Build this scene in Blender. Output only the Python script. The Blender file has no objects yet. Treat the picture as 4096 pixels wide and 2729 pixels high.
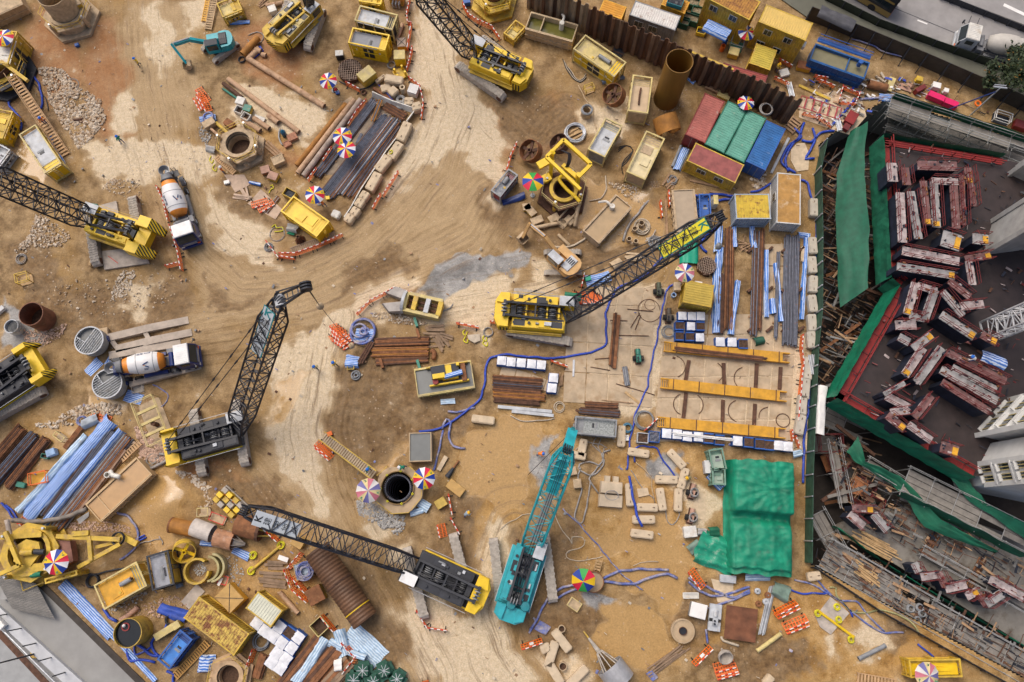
import bpy,bmesh,random
from math import sin,cos,pi,atan2,hypot,sqrt,radians,exp
import numpy as np
from mathutils import Vector as VEC,Matrix,noise as mno
SC=bpy.context.scene
COL=SC.collection
RAD=radians
enu=enumerate
random.seed(7)
RU=random.uniform
CAM_H=86.
TILT=RAD(13.5)
FPX=3150.
_cd=bpy.data.cameras.new('camera')
_cd.sensor_width=36.
_cd.lens=FPX/4096*36.
_cd.clip_start=.5
_cd.clip_end=3000
_co=bpy.data.objects.new('camera',_cd)
COL.objects.link(_co)
_co.location=(0,0,CAM_H)
_co.rotation_euler=(TILT,0,0)
SC.camera=_co
_w=bpy.data.worlds.new('World')
SC.world=_w
_w.use_nodes=True
_nt=_w.node_tree
_nt.nodes.clear()
_sky=_nt.nodes.new('ShaderNodeTexSky')
_sky.sky_type='NISHITA'
_sky.sun_disc=False
_sky.sun_elevation=RAD(58)
_sky.sun_rotation=RAD(-38)
_sky.air_density=.7
_sky.dust_density=6.
_sky.ozone_density=.6
_bg=_nt.nodes.new('ShaderNodeBackground')
_bg.inputs['Strength'].default_value=.15
_wo=_nt.nodes.new('ShaderNodeOutputWorld')
_nt.links.new(_sky.outputs[0],_bg.inputs[0])
_nt.links.new(_bg.outputs[0],_wo.inputs[0])
_sd=bpy.data.lights.new('sun','SUN')
_sd.energy=1.25
_sd.angle=RAD(38)
_sd.color=(1.,.95,.87)
_so=bpy.data.objects.new('sun',_sd)
COL.objects.link(_so)
_az=RAD(-38)
_el=RAD(58)
_sdir=VEC((sin(_az)*cos(_el),cos(_az)*cos(_el),sin(_el)))
_so.rotation_euler=_sdir.to_track_quat('Z','Y').to_euler()
_so.location=_sdir*200
SC.view_settings.view_transform='Standard'
SC.view_settings.look='None'
SC.view_settings.gamma=1.
SC.view_settings.exposure=0.
_sT,_cT=sin(TILT),cos(TILT)
def at(px,py,z=0.):

 u=(px-2048.)/FPX
 v=(1364.5-py)/FPX
 d=_cT-v*_sT
 h=CAM_H-z
 return VEC((h*u/d,h*(_sT+v*_cT)/d,z))
def sht(x0,y0,s):
 return lambda x,y,z=0.:at(x0+x/s,y0+y/s,z)
A1,A2,A3,A4=sht(0,0,2.24),sht(1000,0,2.24),sht(2000,0,2.24),sht(3000,0,2.1478)
B1,B2,B3,B4=sht(0,700,2.24),sht(1000,700,2.24),sht(2000,700,2.24),sht(3000,700,2.1478)
C1,C2,C3,C4=sht(0,1400,2.24),sht(1000,1400,2.24),sht(2000,1400,2.24),sht(3000,1400,2.1478)
D1,D2,D3,D4=sht(0,2029,2.24),sht(1000,2029,2.24),sht(2000,2029,2.24),sht(3000,2029,2.1478)
F=sht(0,0,1/1.7408)
def ang(p,q):
 return atan2(q.y-p.y,q.x-p.x)
_mats={}
MUD=(.34,.215,.105)
def _n(nt,t,**kw):
 n=nt.nodes.new(t)
 for k,v in kw.items():
  setattr(n,k,v)
 return n
def mxc(nt,fac,a,b):
 m=nt.nodes.new('ShaderNodeMix')
 m.data_type='RGBA'
 for sock,val in ((m.inputs[0],fac),(m.inputs[6],a),(m.inputs[7],b)):
  if isinstance(val,(int,float)):
   sock.default_value=val
  elif isinstance(val,tuple):
   sock.default_value=(*val[:3],1)
  else:
   nt.links.new(val,sock)
 return m.outputs[2]
def rmp(nt,src,lo,hi):
 r=nt.nodes.new('ShaderNodeMapRange')
 r.inputs[1].default_value=lo
 r.inputs[2].default_value=hi
 nt.links.new(src,r.inputs[0])
 return r.outputs[0]
def nse(nt,vec,scale,detail=3.,rough=.6):
 n=nt.nodes.new('ShaderNodeTexNoise')
 n.inputs['Scale'].default_value=scale
 n.inputs['Detail'].default_value=detail
 n.inputs['Roughness'].default_value=rough
 nt.links.new(vec,n.inputs['Vector'])
 return n.outputs[0]
def M(name,col=MUD,rough=.6,metal=0.,var=.3,scale=1.3,dirt=0.,dcol=MUD,rust=0.,bump=0.,stc=None,alpha=None,trans=0.):

 if name in _mats:
  return _mats[name]
 m=bpy.data.materials.new(name)
 m.use_nodes=True
 nt=m.node_tree
 b=nt.nodes['Principled BSDF']
 geo=_n(nt,'ShaderNodeNewGeometry')
 vec=geo.outputs['Position']
 if stc:
  tc=_n(nt,'ShaderNodeTexCoord')
  mp=_n(nt,'ShaderNodeMapping')
  mp.inputs['Scale'].default_value=stc
  nt.links.new(tc.outputs['Object'],mp.inputs[0])
  vec=mp.outputs[0]
 n1=nse(nt,vec,scale,4)
 c=mxc(nt,rmp(nt,n1,.3,.7),tuple(x*(1-var) for x in col),tuple(min(1,x*(1+var*.7)) for x in col))
 if dirt>0:
  n2=nse(nt,vec,scale*.55+.35,5,.7)
  c=mxc(nt,rmp(nt,n2,.68-.42*dirt,.86-.3*dirt),c,dcol)
 if rust>0:
  n3=nse(nt,vec,scale*.8+.4,6,.75)
  n4=nse(nt,vec,9.,2)
  rc=mxc(nt,n4,(.1,.035,.015),(.3,.115,.035))
  c=mxc(nt,rmp(nt,n3,.7-.42*rust,.8-.36*rust),c,rc)
 nt.links.new(c,b.inputs['Base Color'])
 b.inputs['Roughness'].default_value=rough
 b.inputs['Metallic'].default_value=metal
 if bump>0:
  bp=_n(nt,'ShaderNodeBump')
  bp.inputs['Strength'].default_value=bump
  bp.inputs['Distance'].default_value=.05
  nt.links.new(nse(nt,vec,scale*6,4),bp.inputs['Height'])
  nt.links.new(bp.outputs[0],b.inputs['Normal'])
 if trans>0:
  b.inputs['Transmission Weight'].default_value=trans
 if alpha is not None:
  b.inputs['Alpha'].default_value=alpha
 _mats[name]=m
 return m
def MST(name,c1,c2,axis,period,duty=.5,rough=.6,dirt=0.,diag=0.,crs=0.):

 if name in _mats:
  return _mats[name]
 m=bpy.data.materials.new(name)
 m.use_nodes=True
 nt=m.node_tree
 b=nt.nodes['Principled BSDF']
 tc=_n(nt,'ShaderNodeTexCoord')
 dp=_n(nt,'ShaderNodeVectorMath',operation='DOT_PRODUCT')
 v=[0.,0.,0.]
 v['xyz'.index(axis)]=1.
 if diag:
  v['xyz'.index('y' if axis=='x' else 'z' if axis=='y' else 'x')]=diag
 dp.inputs[1].default_value=v
 nt.links.new(tc.outputs['Object'],dp.inputs[0])
 src=dp.outputs['Value']
 if crs:
  ad=_n(nt,'ShaderNodeMath',operation='MULTIPLY_ADD')
  nt.links.new(nse(nt,tc.outputs['Object'],1.2,2),ad.inputs[0])
  ad.inputs[1].default_value=crs
  nt.links.new(src,ad.inputs[2])
  src=ad.outputs[0]
 k=_n(nt,'ShaderNodeMath',operation='MULTIPLY')
 k.inputs[1].default_value=1./period
 nt.links.new(src,k.inputs[0])
 fr=_n(nt,'ShaderNodeMath',operation='FRACT')
 nt.links.new(k.outputs[0],fr.inputs[0])
 gt=_n(nt,'ShaderNodeMath',operation='GREATER_THAN')
 gt.inputs[1].default_value=duty
 nt.links.new(fr.outputs[0],gt.inputs[0])
 c=mxc(nt,gt.outputs[0],c1,c2)
 geo=_n(nt,'ShaderNodeNewGeometry')
 n1=nse(nt,geo.outputs['Position'],2.,4)
 hs=_n(nt,'ShaderNodeHueSaturation')
 nt.links.new(rm2(nt,n1,.3,.7,.75,1.12),hs.inputs['Value'])
 nt.links.new(c,hs.inputs['Color'])
 c=hs.outputs[0]
 if dirt:
  n2=nse(nt,geo.outputs['Position'],.9,5,.7)
  c=mxc(nt,rmp(nt,n2,.68-.42*dirt,.86-.3*dirt),c,(.45,.36,.25))
 nt.links.new(c,b.inputs['Base Color'])
 b.inputs['Roughness'].default_value=rough
 _mats[name]=m
 return m
def rm2(nt,src,lo,hi,a,b_):
 r=nt.nodes.new('ShaderNodeMapRange')
 r.inputs[1].default_value=lo
 r.inputs[2].default_value=hi
 r.inputs[3].default_value=a
 r.inputs[4].default_value=b_
 nt.links.new(src,r.inputs[0])
 return r.outputs[0]
YEL=M('yellow_paint',(.8,.53,.012),.45,var=.15,dirt=.12)
YLD=M('dirty_yellow_paint',(.6,.4,.045),.6,dirt=.42,rust=.12)
YLF=M('faded_yellow_paint',(.62,.5,.2),.7,var=.25,dirt=.45,dcol=(.42,.34,.22))
ORY=M('orange_yellow_paint',(.7,.36,.025),.55,var=.25,dirt=.2,rust=.1)
BLK=M('black_paint',(.014,.016,.024),.45)
DGR=M('dark_grey_deck',(.026,.029,.038),.6,var=.35,dirt=.12,dcol=(.2,.18,.15))
GRY=M('grey_steel',(.25,.26,.27),.5,dirt=.25,dcol=(.36,.31,.24))
LGR=M('light_grey_steel',(.48,.5,.52),.5,var=.25,dirt=.28,dcol=(.42,.36,.28))
GLV=M('galvanised_steel',(.5,.52,.55),.35,metal=.5)
WHT=M('white_paint',(.78,.78,.76),.5,var=.12,dirt=.15,dcol=(.5,.44,.36))
WHD=M('dirty_white_paint',(.68,.66,.6),.7,var=.18,dirt=.4,dcol=(.48,.39,.28))
TEAL=M('teal_paint',(.018,.34,.39),.42,var=.22,dirt=.12,dcol=(.12,.22,.2))
TEALD=M('dark_teal_paint',(.01,.19,.22),.45,var=.25)
BLU=M('blue_paint',(.02,.1,.36),.45,var=.25,dirt=.1)
DBL=M('navy_paint',(.012,.035,.17),.4)
RST=M('rust',(.24,.1,.04),.85,var=.45,scale=2.,dirt=.2,bump=.3)
RSD=M('dark_rust',(.115,.055,.032),.85,var=.45,scale=2.,bump=.3)
RSO=M('orange_rust',(.36,.155,.028),.75,var=.35,scale=1.2,rust=.25)
PPB=M('beige_rusty_pipe',(.5,.32,.19),.75,rust=.35)
STB=M('bluish_bar_steel',(.105,.115,.15),.5,metal=.3,var=.4,rust=.28,scale=2.5)
MDM=M('mud_caked_steel',(.5,.375,.235),.85,scale=1.8,rust=.12,bump=.3)
MDG=M('dusty_track_steel',(.42,.375,.32),.8,scale=2.5)
CNC=M('concrete',(.6,.475,.32),.9,var=.2,scale=1.6,bump=.2,dirt=.2,dcol=(.42,.3,.17))
CNG=M('grey_concrete',(.36,.355,.34),.9,var=.2,scale=.8,bump=.15)
CNL=M('pale_concrete',(.6,.6,.58),.85,var=.12,scale=.7)
WD=M('site_timber',(.36,.225,.125),.85,var=.35,scale=2.5)
WDL=M('new_timber',(.5,.33,.16),.85,scale=2.5)
PLY=M('orange_plywood',(.36,.135,.05),.7,var=.4,scale=1.8)
ORG=M('orange_plastic',(.8,.155,.012),.5,var=.15,dirt=.12)
REDW=M('red_plastic',(.6,.035,.02),.5,var=.15)
WHP=M('white_plastic',(.8,.78,.74),.5,var=.1,dirt=.1)
RED=M('red_paint',(.25,.018,.016),.55,var=.25)
REDR=M('red_steel_rail',(.17,.022,.022),.55)
GRN=M('green_tarp',(.005,.165,.085),.55,scale=.6)
NET=M('green_net',(.008,.125,.065),.7,var=.35,scale=.9)
RUBB=M('black_rubber',(.018,.018,.018),.8,dirt=.2)
GLS=M('dark_glass',(.02,.03,.035),.08,var=.2)
BHO=M('blue_hose',(.018,.06,.42),.5,scale=2.,dirt=.22,dcol=(.42,.4,.42))
BHD=M('muddy_blue_hose',(.1,.14,.4),.6,var=.4,scale=1.6,dirt=.62,dcol=(.48,.42,.38))
GHO=M('grey_hose',(.33,.31,.29),.7,var=.35,scale=2.,dirt=.3)
BEIH=M('beige_hose',(.52,.44,.33),.7,var=.2,scale=2.)
YRP=M('yellow_sling',(.66,.6,.02),.6,var=.2)
BST=MST('blue_white_tarp',(.055,.2,.62),(.5,.62,.84),'y',.2,.5,dirt=.12,crs=.14)
BSTRX=MST('blue_white_tarp_wide',(.05,.18,.6),(.6,.7,.88),'y',.3,.5,crs=.5)
PSTR=MST('pale_blue_tarp',(.32,.48,.66),(.62,.74,.84),'y',.24,.5,dirt=.2,crs=.3)
HAZ=MST('hazard_stripes',(.75,.5,.012),(.012,.012,.012),'x',.36,.5,diag=1.)
HAZY=MST('hazard_stripes_side',(.75,.5,.012),(.012,.012,.012),'y',.36,.5,diag=1.)
WATO=M('olive_water',(.145,.135,.035),.1,var=.15)
WATB=M('muddy_water',(.42,.29,.15),.35,var=.12)
WATOR=M('orange_mud_water',(.47,.28,.12),.25,var=.12)
WATK=M('black_water',(.012,.016,.02),.06,var=.1)
SOIL=M('dark_soil',(.09,.05,.03),.95,var=.5,scale=5,bump=.6)
SLUR=M('grey_slurry_fill',(.2,.205,.2),.7,var=.2)
GRNP=M('green_machine_paint',(.03,.2,.14),.5,dirt=.15)
PINK=M('pink_panel',(.7,.01,.12),.5,var=.1)
SKIN=M('skin',(.42,.24,.16),.6,var=.05)
_bx_f=[(0,3,2,1),(4,5,6,7),(0,1,5,4),(1,2,6,5),(2,3,7,6),(3,0,4,7)]
class MB:
 def __init__(s):
  s.v,s.f,s.m,s.k=[],[],[],0
 def mat(s,k):
  s.k=k
  return s
 def add(s,vs,fs):
  o=len(s.v)
  s.v.extend(tuple(p) for p in vs)
  s.f.extend(tuple(i+o for i in f) for f in fs)
  s.m.extend([s.k]*len(fs))
  return s
 def box(s,x0,x1,y0,y1,z0,z1):
  return s.add([(x0,y0,z0),(x1,y0,z0),(x1,y1,z0),(x0,y1,z0),(x0,y0,z1),(x1,y0,z1),(x1,y1,z1),(x0,y1,z1)],_bx_f)
 def tbox(s,x0,x1,y0,y1,z0,z1,ix=0.,iy=0.):

  return s.add([(x0,y0,z0),(x1,y0,z0),(x1,y1,z0),(x0,y1,z0),(x0+ix,y0+iy,z1),(x1-ix,y0+iy,z1),(x1-ix,y1-iy,z1),(x0+ix,y1-iy,z1)],_bx_f)
 def bar(s,p,q,w,h=None):

  p,q=VEC(p),VEC(q)
  h=h or w
  d=(q-p)
  if d.length<1e-6:
   return s
  d.normalize()
  up=VEC((0,0,1)) if abs(d.z)<.98 else VEC((1,0,0))
  a=d.cross(up).normalized()*(w/2)
  b=a.cross(d).normalized()*(h/2)
  return s.add([p-a-b,p+a-b,p+a+b,p-a+b,q-a-b,q+a-b,q+a+b,q-a+b],[(0,3,2,1),(4,5,6,7),(0,1,5,4),(1,2,6,5),(2,3,7,6),(3,0,4,7)][::1])
 def tub(s,p,q,r0,r1=None,n=8,caps=(True,True)):
  p,q=VEC(p),VEC(q)
  r1=r0 if r1 is None else r1
  d=(q-p)
  if d.length<1e-6:
   return s
  d.normalize()
  up=VEC((0,0,1)) if abs(d.z)<.98 else VEC((1,0,0))
  a=d.cross(up).normalized()
  b=a.cross(d).normalized()
  vs=[]
  for c,r in ((p,r0),(q,r1)):
   for i in range(n):
    t=2*pi*i/n
    vs.append(c+a*(r*cos(t))+b*(r*sin(t)))
  fs=[(i,n+i,n+(i+1)%n,(i+1)%n) for i in range(n)]
  if caps[0]:
   fs.append(tuple(range(n)))
  if caps[1]:
   fs.append(tuple(range(2*n-1,n-1,-1)))
  return s.add(vs,fs)
 def pipe(s,p,q,r,t,n=20):

  p,q=VEC(p),VEC(q)
  d=(q-p).normalized()
  up=VEC((0,0,1)) if abs(d.z)<.98 else VEC((1,0,0))
  a=d.cross(up).normalized()
  b=a.cross(d).normalized()
  vs=[]
  for c,rr in ((p,r),(q,r),(q,r-t),(p,r-t)):
   for i in range(n):
    th=2*pi*i/n
    vs.append(c+a*(rr*cos(th))+b*(rr*sin(th)))
  fs=[]
  for k in range(4):
   k2=(k+1)%4
   fs+=[(k*n+i,k2*n+i,k2*n+(i+1)%n,k*n+(i+1)%n) for i in range(n)]
  return s.add(vs,fs)
 def lat(s,prof,n=16,o=(0,0,0),a0=0.,a1=2*pi):

  full=abs(a1-a0-2*pi)<1e-6
  k=n if full else n+1
  vs=[]
  for r,z in prof:
   for i in range(k):
    t=a0+(a1-a0)*i/n
    vs.append((o[0]+r*cos(t),o[1]+r*sin(t),o[2]+z))
  fs=[]
  for j in range(len(prof)-1):
   for i in range(n):
    i2=(i+1)%k
    fs.append((j*k+i,j*k+i2,(j+1)*k+i2,(j+1)*k+i))
  return s.add(vs,fs)
 def prism(s,poly,z0,z1):
  n=len(poly)
  vs=[(x,y,z0) for x,y in poly]+[(x,y,z1) for x,y in poly]
  fs=[tuple(range(n-1,-1,-1)),tuple(range(n,2*n))]
  fs+=[(i,(i+1)%n,n+(i+1)%n,n+i) for i in range(n)]
  return s.add(vs,fs)
 def path(s,pts,r,n=6,closed=False):

  pts=[VEC(p) for p in pts]
  N=len(pts)
  vs=[]
  for i,p in enu(pts):
   if closed:
    d=pts[(i+1)%N]-pts[i-1]
   else:
    d=pts[min(i+1,N-1)]-pts[max(i-1,0)]
   d=d.normalized() if d.length>1e-9 else VEC((1,0,0))
   up=VEC((0,0,1)) if abs(d.z)<.95 else VEC((1,0,0))
   a=d.cross(up).normalized()
   b=a.cross(d).normalized()
   for k in range(n):
    t=2*pi*k/n
    vs.append(p+a*(r*cos(t))+b*(r*sin(t)))
  fs=[]
  for i in range(N if closed else N-1):
   j=(i+1)%N
   fs+=[(i*n+k,j*n+k,j*n+(k+1)%n,i*n+(k+1)%n) for k in range(n)]
  if not closed:
   fs.append(tuple(range(n)))
   fs.append(tuple(range(N*n-1,(N-1)*n-1,-1)))
  return s.add(vs,fs)
 def grid(s,nx,ny,fn):
  vs=[fn(i/nx,j/ny) for j in range(ny+1) for i in range(nx+1)]
  fs=[(j*(nx+1)+i,j*(nx+1)+i+1,(j+1)*(nx+1)+i+1,(j+1)*(nx+1)+i) for j in range(ny) for i in range(nx)]
  return s.add(vs,fs)
 def mesh(s,name,mats,smo=False):
  me=bpy.data.meshes.new(name)
  me.from_pydata([tuple(p) for p in s.v],[],s.f)
  if not isinstance(mats,(list,tuple)):
   mats=[mats]
  for x in mats:
   me.materials.append(x)
  if len(mats)>1:
   me.polygons.foreach_set('material_index',s.m)
  if smo:
   me.polygons.foreach_set('use_smooth',[True]*len(me.polygons))
  me.update()
  return me
 def put(s,name,mats,parent=None,loc=None,rz=0.,smo=False,fixn=True):
  me=s.mesh(name,mats,smo)
  if fixn:
   bm=bmesh.new()
   bm.from_mesh(me)
   bmesh.ops.recalc_face_normals(bm,faces=bm.faces)
   bm.to_mesh(me)
   bm.free()
  return link(name,me,parent,loc,rz)
def link(name,me,parent=None,loc=None,rz=0.):
 o=bpy.data.objects.new(name,me)
 COL.objects.link(o)
 o.parent=parent
 if loc is not None:
  o.location=loc
 o.rotation_euler=(0,0,rz)
 return o
_labels={}
def tag(o,lbl,cat,grp=None,kind=None):
 if lbl:
  o['label']=lbl
  _labels.setdefault(lbl,[]).append(o)
 if cat:
  o['category']=cat
 if grp:
  o['group']=grp
 if kind:
  o['kind']=kind
 return o
def obj(name,lbl,cat,loc=(0,0,0),rz=0.,grp=None):
 o=bpy.data.objects.new(name,None)
 COL.objects.link(o)
 o.empty_display_size=.3
 o.location=loc
 o.rotation_euler=(0,0,rz)
 return tag(o,lbl,cat,grp)
ORD=['first','second','third','fourth','fifth','sixth','seventh','eighth','ninth','tenth','eleventh','twelfth','thirteenth','fourteenth','fifteenth','sixteenth','seventeenth','eighteenth','nineteenth','twentieth']
def spa(pts,step=.35):

 P=[VEC(p) for p in pts]
 if len(P)<3:
  n=max(2,int((P[1]-P[0]).length/step))
  return [P[0].lerp(P[1],i/n) for i in range(n+1)]
 out=[]
 for i in range(len(P)-1):
  p0,p1,p2,p3=P[max(i-1,0)],P[i],P[i+1],P[min(i+2,len(P)-1)]
  n=max(2,int((p2-p1).length/step))
  for k in range(n):
   t=k/n
   out.append(.5*((2*p1)+(p2-p0)*t+(2*p0-5*p1+4*p2-p3)*t*t+(3*p1-p0-3*p2+p3)*t**3))
 out.append(P[-1])
 return out
def txm(name,body,size,mat,parent,loc,rot,bold=False,align='CENTER'):

 cu=bpy.data.curves.new(name,'FONT')
 cu.body=body
 cu.size=size
 cu.align_x=align
 cu.align_y='CENTER'
 cu.offset=size*.02 if bold else 0
 cu.resolution_u=3
 ob=bpy.data.objects.new(name+'_tmp',cu)
 COL.objects.link(ob)
 dg=bpy.context.evaluated_depsgraph_get()
 dg.update()
 me=bpy.data.meshes.new_from_object(ob.evaluated_get(dg))
 bpy.data.objects.remove(ob)
 me.materials.clear()
 me.materials.append(mat)
 o=link(name,me,parent,loc)
 o.rotation_euler=rot
 return o
PIT_F=[(1884,335),(1955,275),(2035,232),(2110,252),(2500,372),(2500,1640),(2353,1556),(1866,1296),(1870,1130),(1872,900),(1880,600)]
PIT=[F(x,y) for x,y in PIT_F]
HOLES=[(C2(1325,1238),2.),(A2(905,650),1.35),(B3(1840,830),.95)]
def _poly_sd(X,Y,poly):

 inside=np.zeros(X.shape,bool)
 d2=np.full(X.shape,1e9)
 n=len(poly)
 for i in range(n):
  x0,y0=poly[i][0],poly[i][1]
  x1,y1=poly[(i+1)%n][0],poly[(i+1)%n][1]
  ex,ey=x1-x0,y1-y0
  L=ex*ex+ey*ey+1e-9
  t=np.clip(((X-x0)*ex+(Y-y0)*ey)/L,0,1)
  d2=np.minimum(d2,(X-x0-t*ex)**2+(Y-y0-t*ey)**2)
  c=(y0>Y)!=(y1>Y)
  if abs(ey)>1e-9:
   inside^=c&(X<ex*(Y-y0)/ey+x0)
 d=np.sqrt(d2)
 return np.where(inside,d,-d)
def vno(X,Y,scale,seed):

 rng=np.random.RandomState(seed)
 T=rng.rand(256,256)
 x,y=X*scale+1000,Y*scale+1000
 i,j=np.floor(x).astype(int),np.floor(y).astype(int)
 fx,fy=x-i,y-j
 fx,fy=fx*fx*(3-2*fx),fy*fy*(3-2*fy)
 g=lambda a,b:T[a%256,b%256]
 return (g(i,j)*(1-fx)+g(i+1,j)*fx)*(1-fy)+(g(i,j+1)*(1-fx)+g(i+1,j+1)*fx)*fy
G_DRY=[[(955,0),(985,0),(1012,40),(1050,120),(1100,205),(1112,260),(1160,330),(1165,395),(1150,470),(1118,425),(1090,372),(1040,330),(1010,360),(950,378),(905,450),(890,440),(950,330),(985,250),(968,180),(945,130)],[(650,800),(700,755),(780,712),(850,662),(905,640),(955,634),(968,662),(925,690),(870,715),(820,748),(770,800),(760,860),(742,930),(745,1000),(735,1060),(755,1150),(745,1185),(722,1180),(690,1110),(640,1080),(612,1000),(628,900)],[(965,690),(1010,690),(1080,660),(1170,640),(1175,770),(1260,770),(1330,800),(1340,930),(1440,945),(1505,930),(1515,800),(1520,660),(1440,640),(1360,720),(1330,740),(1290,700),(1160,690),(1130,800),(1100,800),(1060,745),(1000,740),(950,715)],[(1520,780),(1870,780),(1860,1010),(1515,985)],[(905,1395),(985,1330),(1040,1390),(1100,1400),(1118,1270),(1175,1260),(1180,1390),(1150,1440),(1170,1500),(1215,1568),(1050,1600),(960,1568),(930,1480)],[(1120,1210),(1160,1190),(1180,1215),(1150,1320),(1110,1300)],[(195,325),(260,305),(330,310),(430,330),(490,335),(500,380),(470,420),(430,400),(370,370),(345,420),(280,420),(235,400)],[(480,440),(530,470),(580,520),(640,560),(620,600),(560,575),(500,540),(478,500)],[(335,10),(365,0),(385,60),(395,130),(375,165),(350,110)],[(420,0),(470,0),(470,60),(440,90),(430,50)],[(260,210),(310,220),(310,280),(270,285)],[(540,210),(640,190),(740,260),(720,330),(640,300),(560,270)],[(1350,240),(1420,220),(1440,300),(1380,340),(1335,300)],[(1560,1110),(1600,1100),(1640,1150),(1620,1240),(1580,1230)],[(815,1195),(870,1170),(885,1225),(840,1235)],[(905,1250),(945,1235),(960,1290),(930,1310)],[(1030,1320),(1060,1300),(1070,1340),(1040,1350)],[(1950,1470),(1990,1440),(2020,1480),(1985,1510)],[(1900,1480),(1920,1470),(1925,1510),(1905,1515)],[(1220,1500),(1235,1480),(1250,1520),(1235,1530)],[(1300,1500),(1340,1520),(1360,1560),(1320,1600),(1290,1560)],[(1215,590),(1300,610),(1290,700),(1210,660)],[(300,640),(345,650),(340,720),(300,700)],]
G_TAN=[[(285,0),(420,0),(440,120),(470,200),(430,290),(445,390),(470,470),(500,570),(600,600),(720,570),(800,520),(880,460),(930,380),(985,370),(1060,340),(1120,420),(1150,480),(1130,560),(1010,610),(955,640),(880,650),(780,700),(690,740),(560,750),(450,780),(420,740),(470,690),(440,620),(400,560),(360,480),(345,400),(300,200)],[(720,760),(800,760),(760,980),(790,1200),(720,1240),(600,1170),(580,1050),(640,1000),(640,850)],[(760,1180),(850,1300),(900,1420),(980,1568),(820,1568),(700,1330),(700,1240)],]
G_PUD=[[(1075,985),(1130,965),(1190,985),(1240,975),(1260,1010),(1235,1060),(1215,1140),(1150,1180),(1060,1140),(1050,1080),(1070,1030)],[(1425,1150),(1470,1130),(1520,1170),(1560,1210),(1590,1290),(1550,1310),(1470,1290),(1410,1280),(1380,1260),(1400,1200)],[(1460,1060),(1530,1040),(1570,1090),(1540,1130),(1470,1110)],[(1440,1330),(1520,1300),(1570,1320),(1565,1390),(1520,1410),(1450,1360)],[(1370,1420),(1440,1400),(1520,1430),(1540,1520),(1450,1540),(1380,1500)],[(880,1060),(930,1040),(900,1090),(870,1080)],[(1350,400),(1480,440),(1540,470),(1530,560),(1400,560),(1310,500)],[(1360,600),(1420,600),(1400,650),(1350,640)],[(200,880),(260,900),(300,950),(250,960),(205,930)],[(90,940),(200,1000),(220,1060),(160,1130),(90,1100),(60,1020)],[(270,1090),(400,1080),(430,1140),(400,1240),(280,1220),(230,1160)],[(640,890),(690,870),(660,960),(610,960)],[(60,300),(150,330),(120,430),(30,400)],[(2040,1490),(2130,1450),(2140,1530),(2060,1560)],[(1870,1330),(1960,1330),(1990,1380),(1930,1390),(1880,1370)],]
G_ORG=[[(1070,970),(1300,960),(1300,1040),(1240,1070),(1220,1200),(1120,1270),(1060,1170),(1040,1060)],[(1390,1040),(1600,1020),(1640,1110),(1640,1320),(1420,1330),(1330,1240)],[(250,1070),(420,1050),(470,1150),(430,1260),(260,1240),(200,1180)],[(60,960),(250,960),(250,1150),(50,1130)],[(670,250),(740,270),(700,360),(600,350),(560,290)],[(560,1270),(700,1240),(760,1330),(720,1420),(600,1400)],[(870,1450),(960,1440),(940,1540),(880,1530)],[(1650,1330),(1990,1310),(2300,1500),(2100,1568),(1660,1568)],]
G_SLU=[[(966,682),(985,632),(1012,604),(1062,592),(1088,590),(1140,575),(1170,560),(1205,566),(1196,612),(1155,636),(1105,656),(1052,684),(1000,696)],[(1058,592),(1085,575),(1108,585),(1095,606),(1068,612)],[(1350,1385),(1385,1375),(1410,1395),(1380,1420),(1362,1432)],[(0,690),(60,720),(110,760),(70,790),(0,800)],[(1230,1010),(1275,1000),(1290,1060),(1260,1090),(1235,1060)],[(1480,1060),(1560,1050),(1580,1100),(1510,1110)],]
G_RED=[[(205,40),(240,30),(300,80),(305,200),(290,300),(240,310),(200,220),(190,120)],[(290,1090),(370,1080),(430,1130),(430,1210),(350,1235),(290,1180)],[(560,30),(720,60),(700,190),(600,180),(540,110)],[(640,320),(740,360),(700,400),(560,360)],[(430,1000),(530,1070),(560,1110),(480,1120),(420,1080)],[(1100,260),(1160,225),(1260,225),(1330,260),(1320,330),(1230,360),(1140,330)],[(80,30),(180,80),(210,180),(120,240),(50,160)],]
G_DRK=[[(1118,235),(1180,215),(1290,230),(1335,260),(1320,330),(1230,350),(1150,320)],[(770,830),(830,800),(950,850),(1060,910),(1080,960),(1040,1010),(960,1010),(850,1050),(780,1020),(750,940)],[(945,700),(970,640),(1035,610),(1010,650),(990,690)],[(1100,400),(1160,430),(1180,520),(1140,540),(1105,480)],[(1180,520),(1240,560),(1330,640),(1360,560),(1300,500),(1200,480)],[(0,560),(120,560),(210,700),(180,800),(60,690)],[(200,660),(420,640),(440,760),(250,790),(160,760)],[(480,640),(560,690),(620,660),(600,710),(500,720)],[(800,600),(900,570),(950,600),(860,640),(760,680)],[(690,1300),(800,1240),(880,1350),(960,1500),(900,1568),(820,1450)],[(1180,1240),(1330,1180),(1330,1400),(1420,1420),(1300,1500),(1200,1450)],[(1000,1290),(1100,1300),(1090,1250),(1130,1000),(1050,1100)],[(1540,1350),(1640,1340),(1640,1450),(1560,1460)],[(1640,1460),(1800,1440),(1870,1520),(1760,1568),(1640,1568)],[(1985,1480),(2060,1400),(2100,1430),(2040,1510)],[(1330,440),(1500,420),(1540,600),(1380,640),(1300,560)],[(0,220),(160,250),(150,420),(0,400)],[(500,380),(560,420),(600,480),(640,530),(560,520),(500,460)],[(770,440),(900,430),(880,460),(780,530)],[(440,1080),(620,1100),(680,1180),(560,1170)],]
G_STO=[[(150,240),(240,330),(330,320),(310,390),(260,400),(190,330),(140,270)],[(230,900),(300,870),(400,880),(500,940),(470,970),(360,930),(250,960)],]
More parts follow.
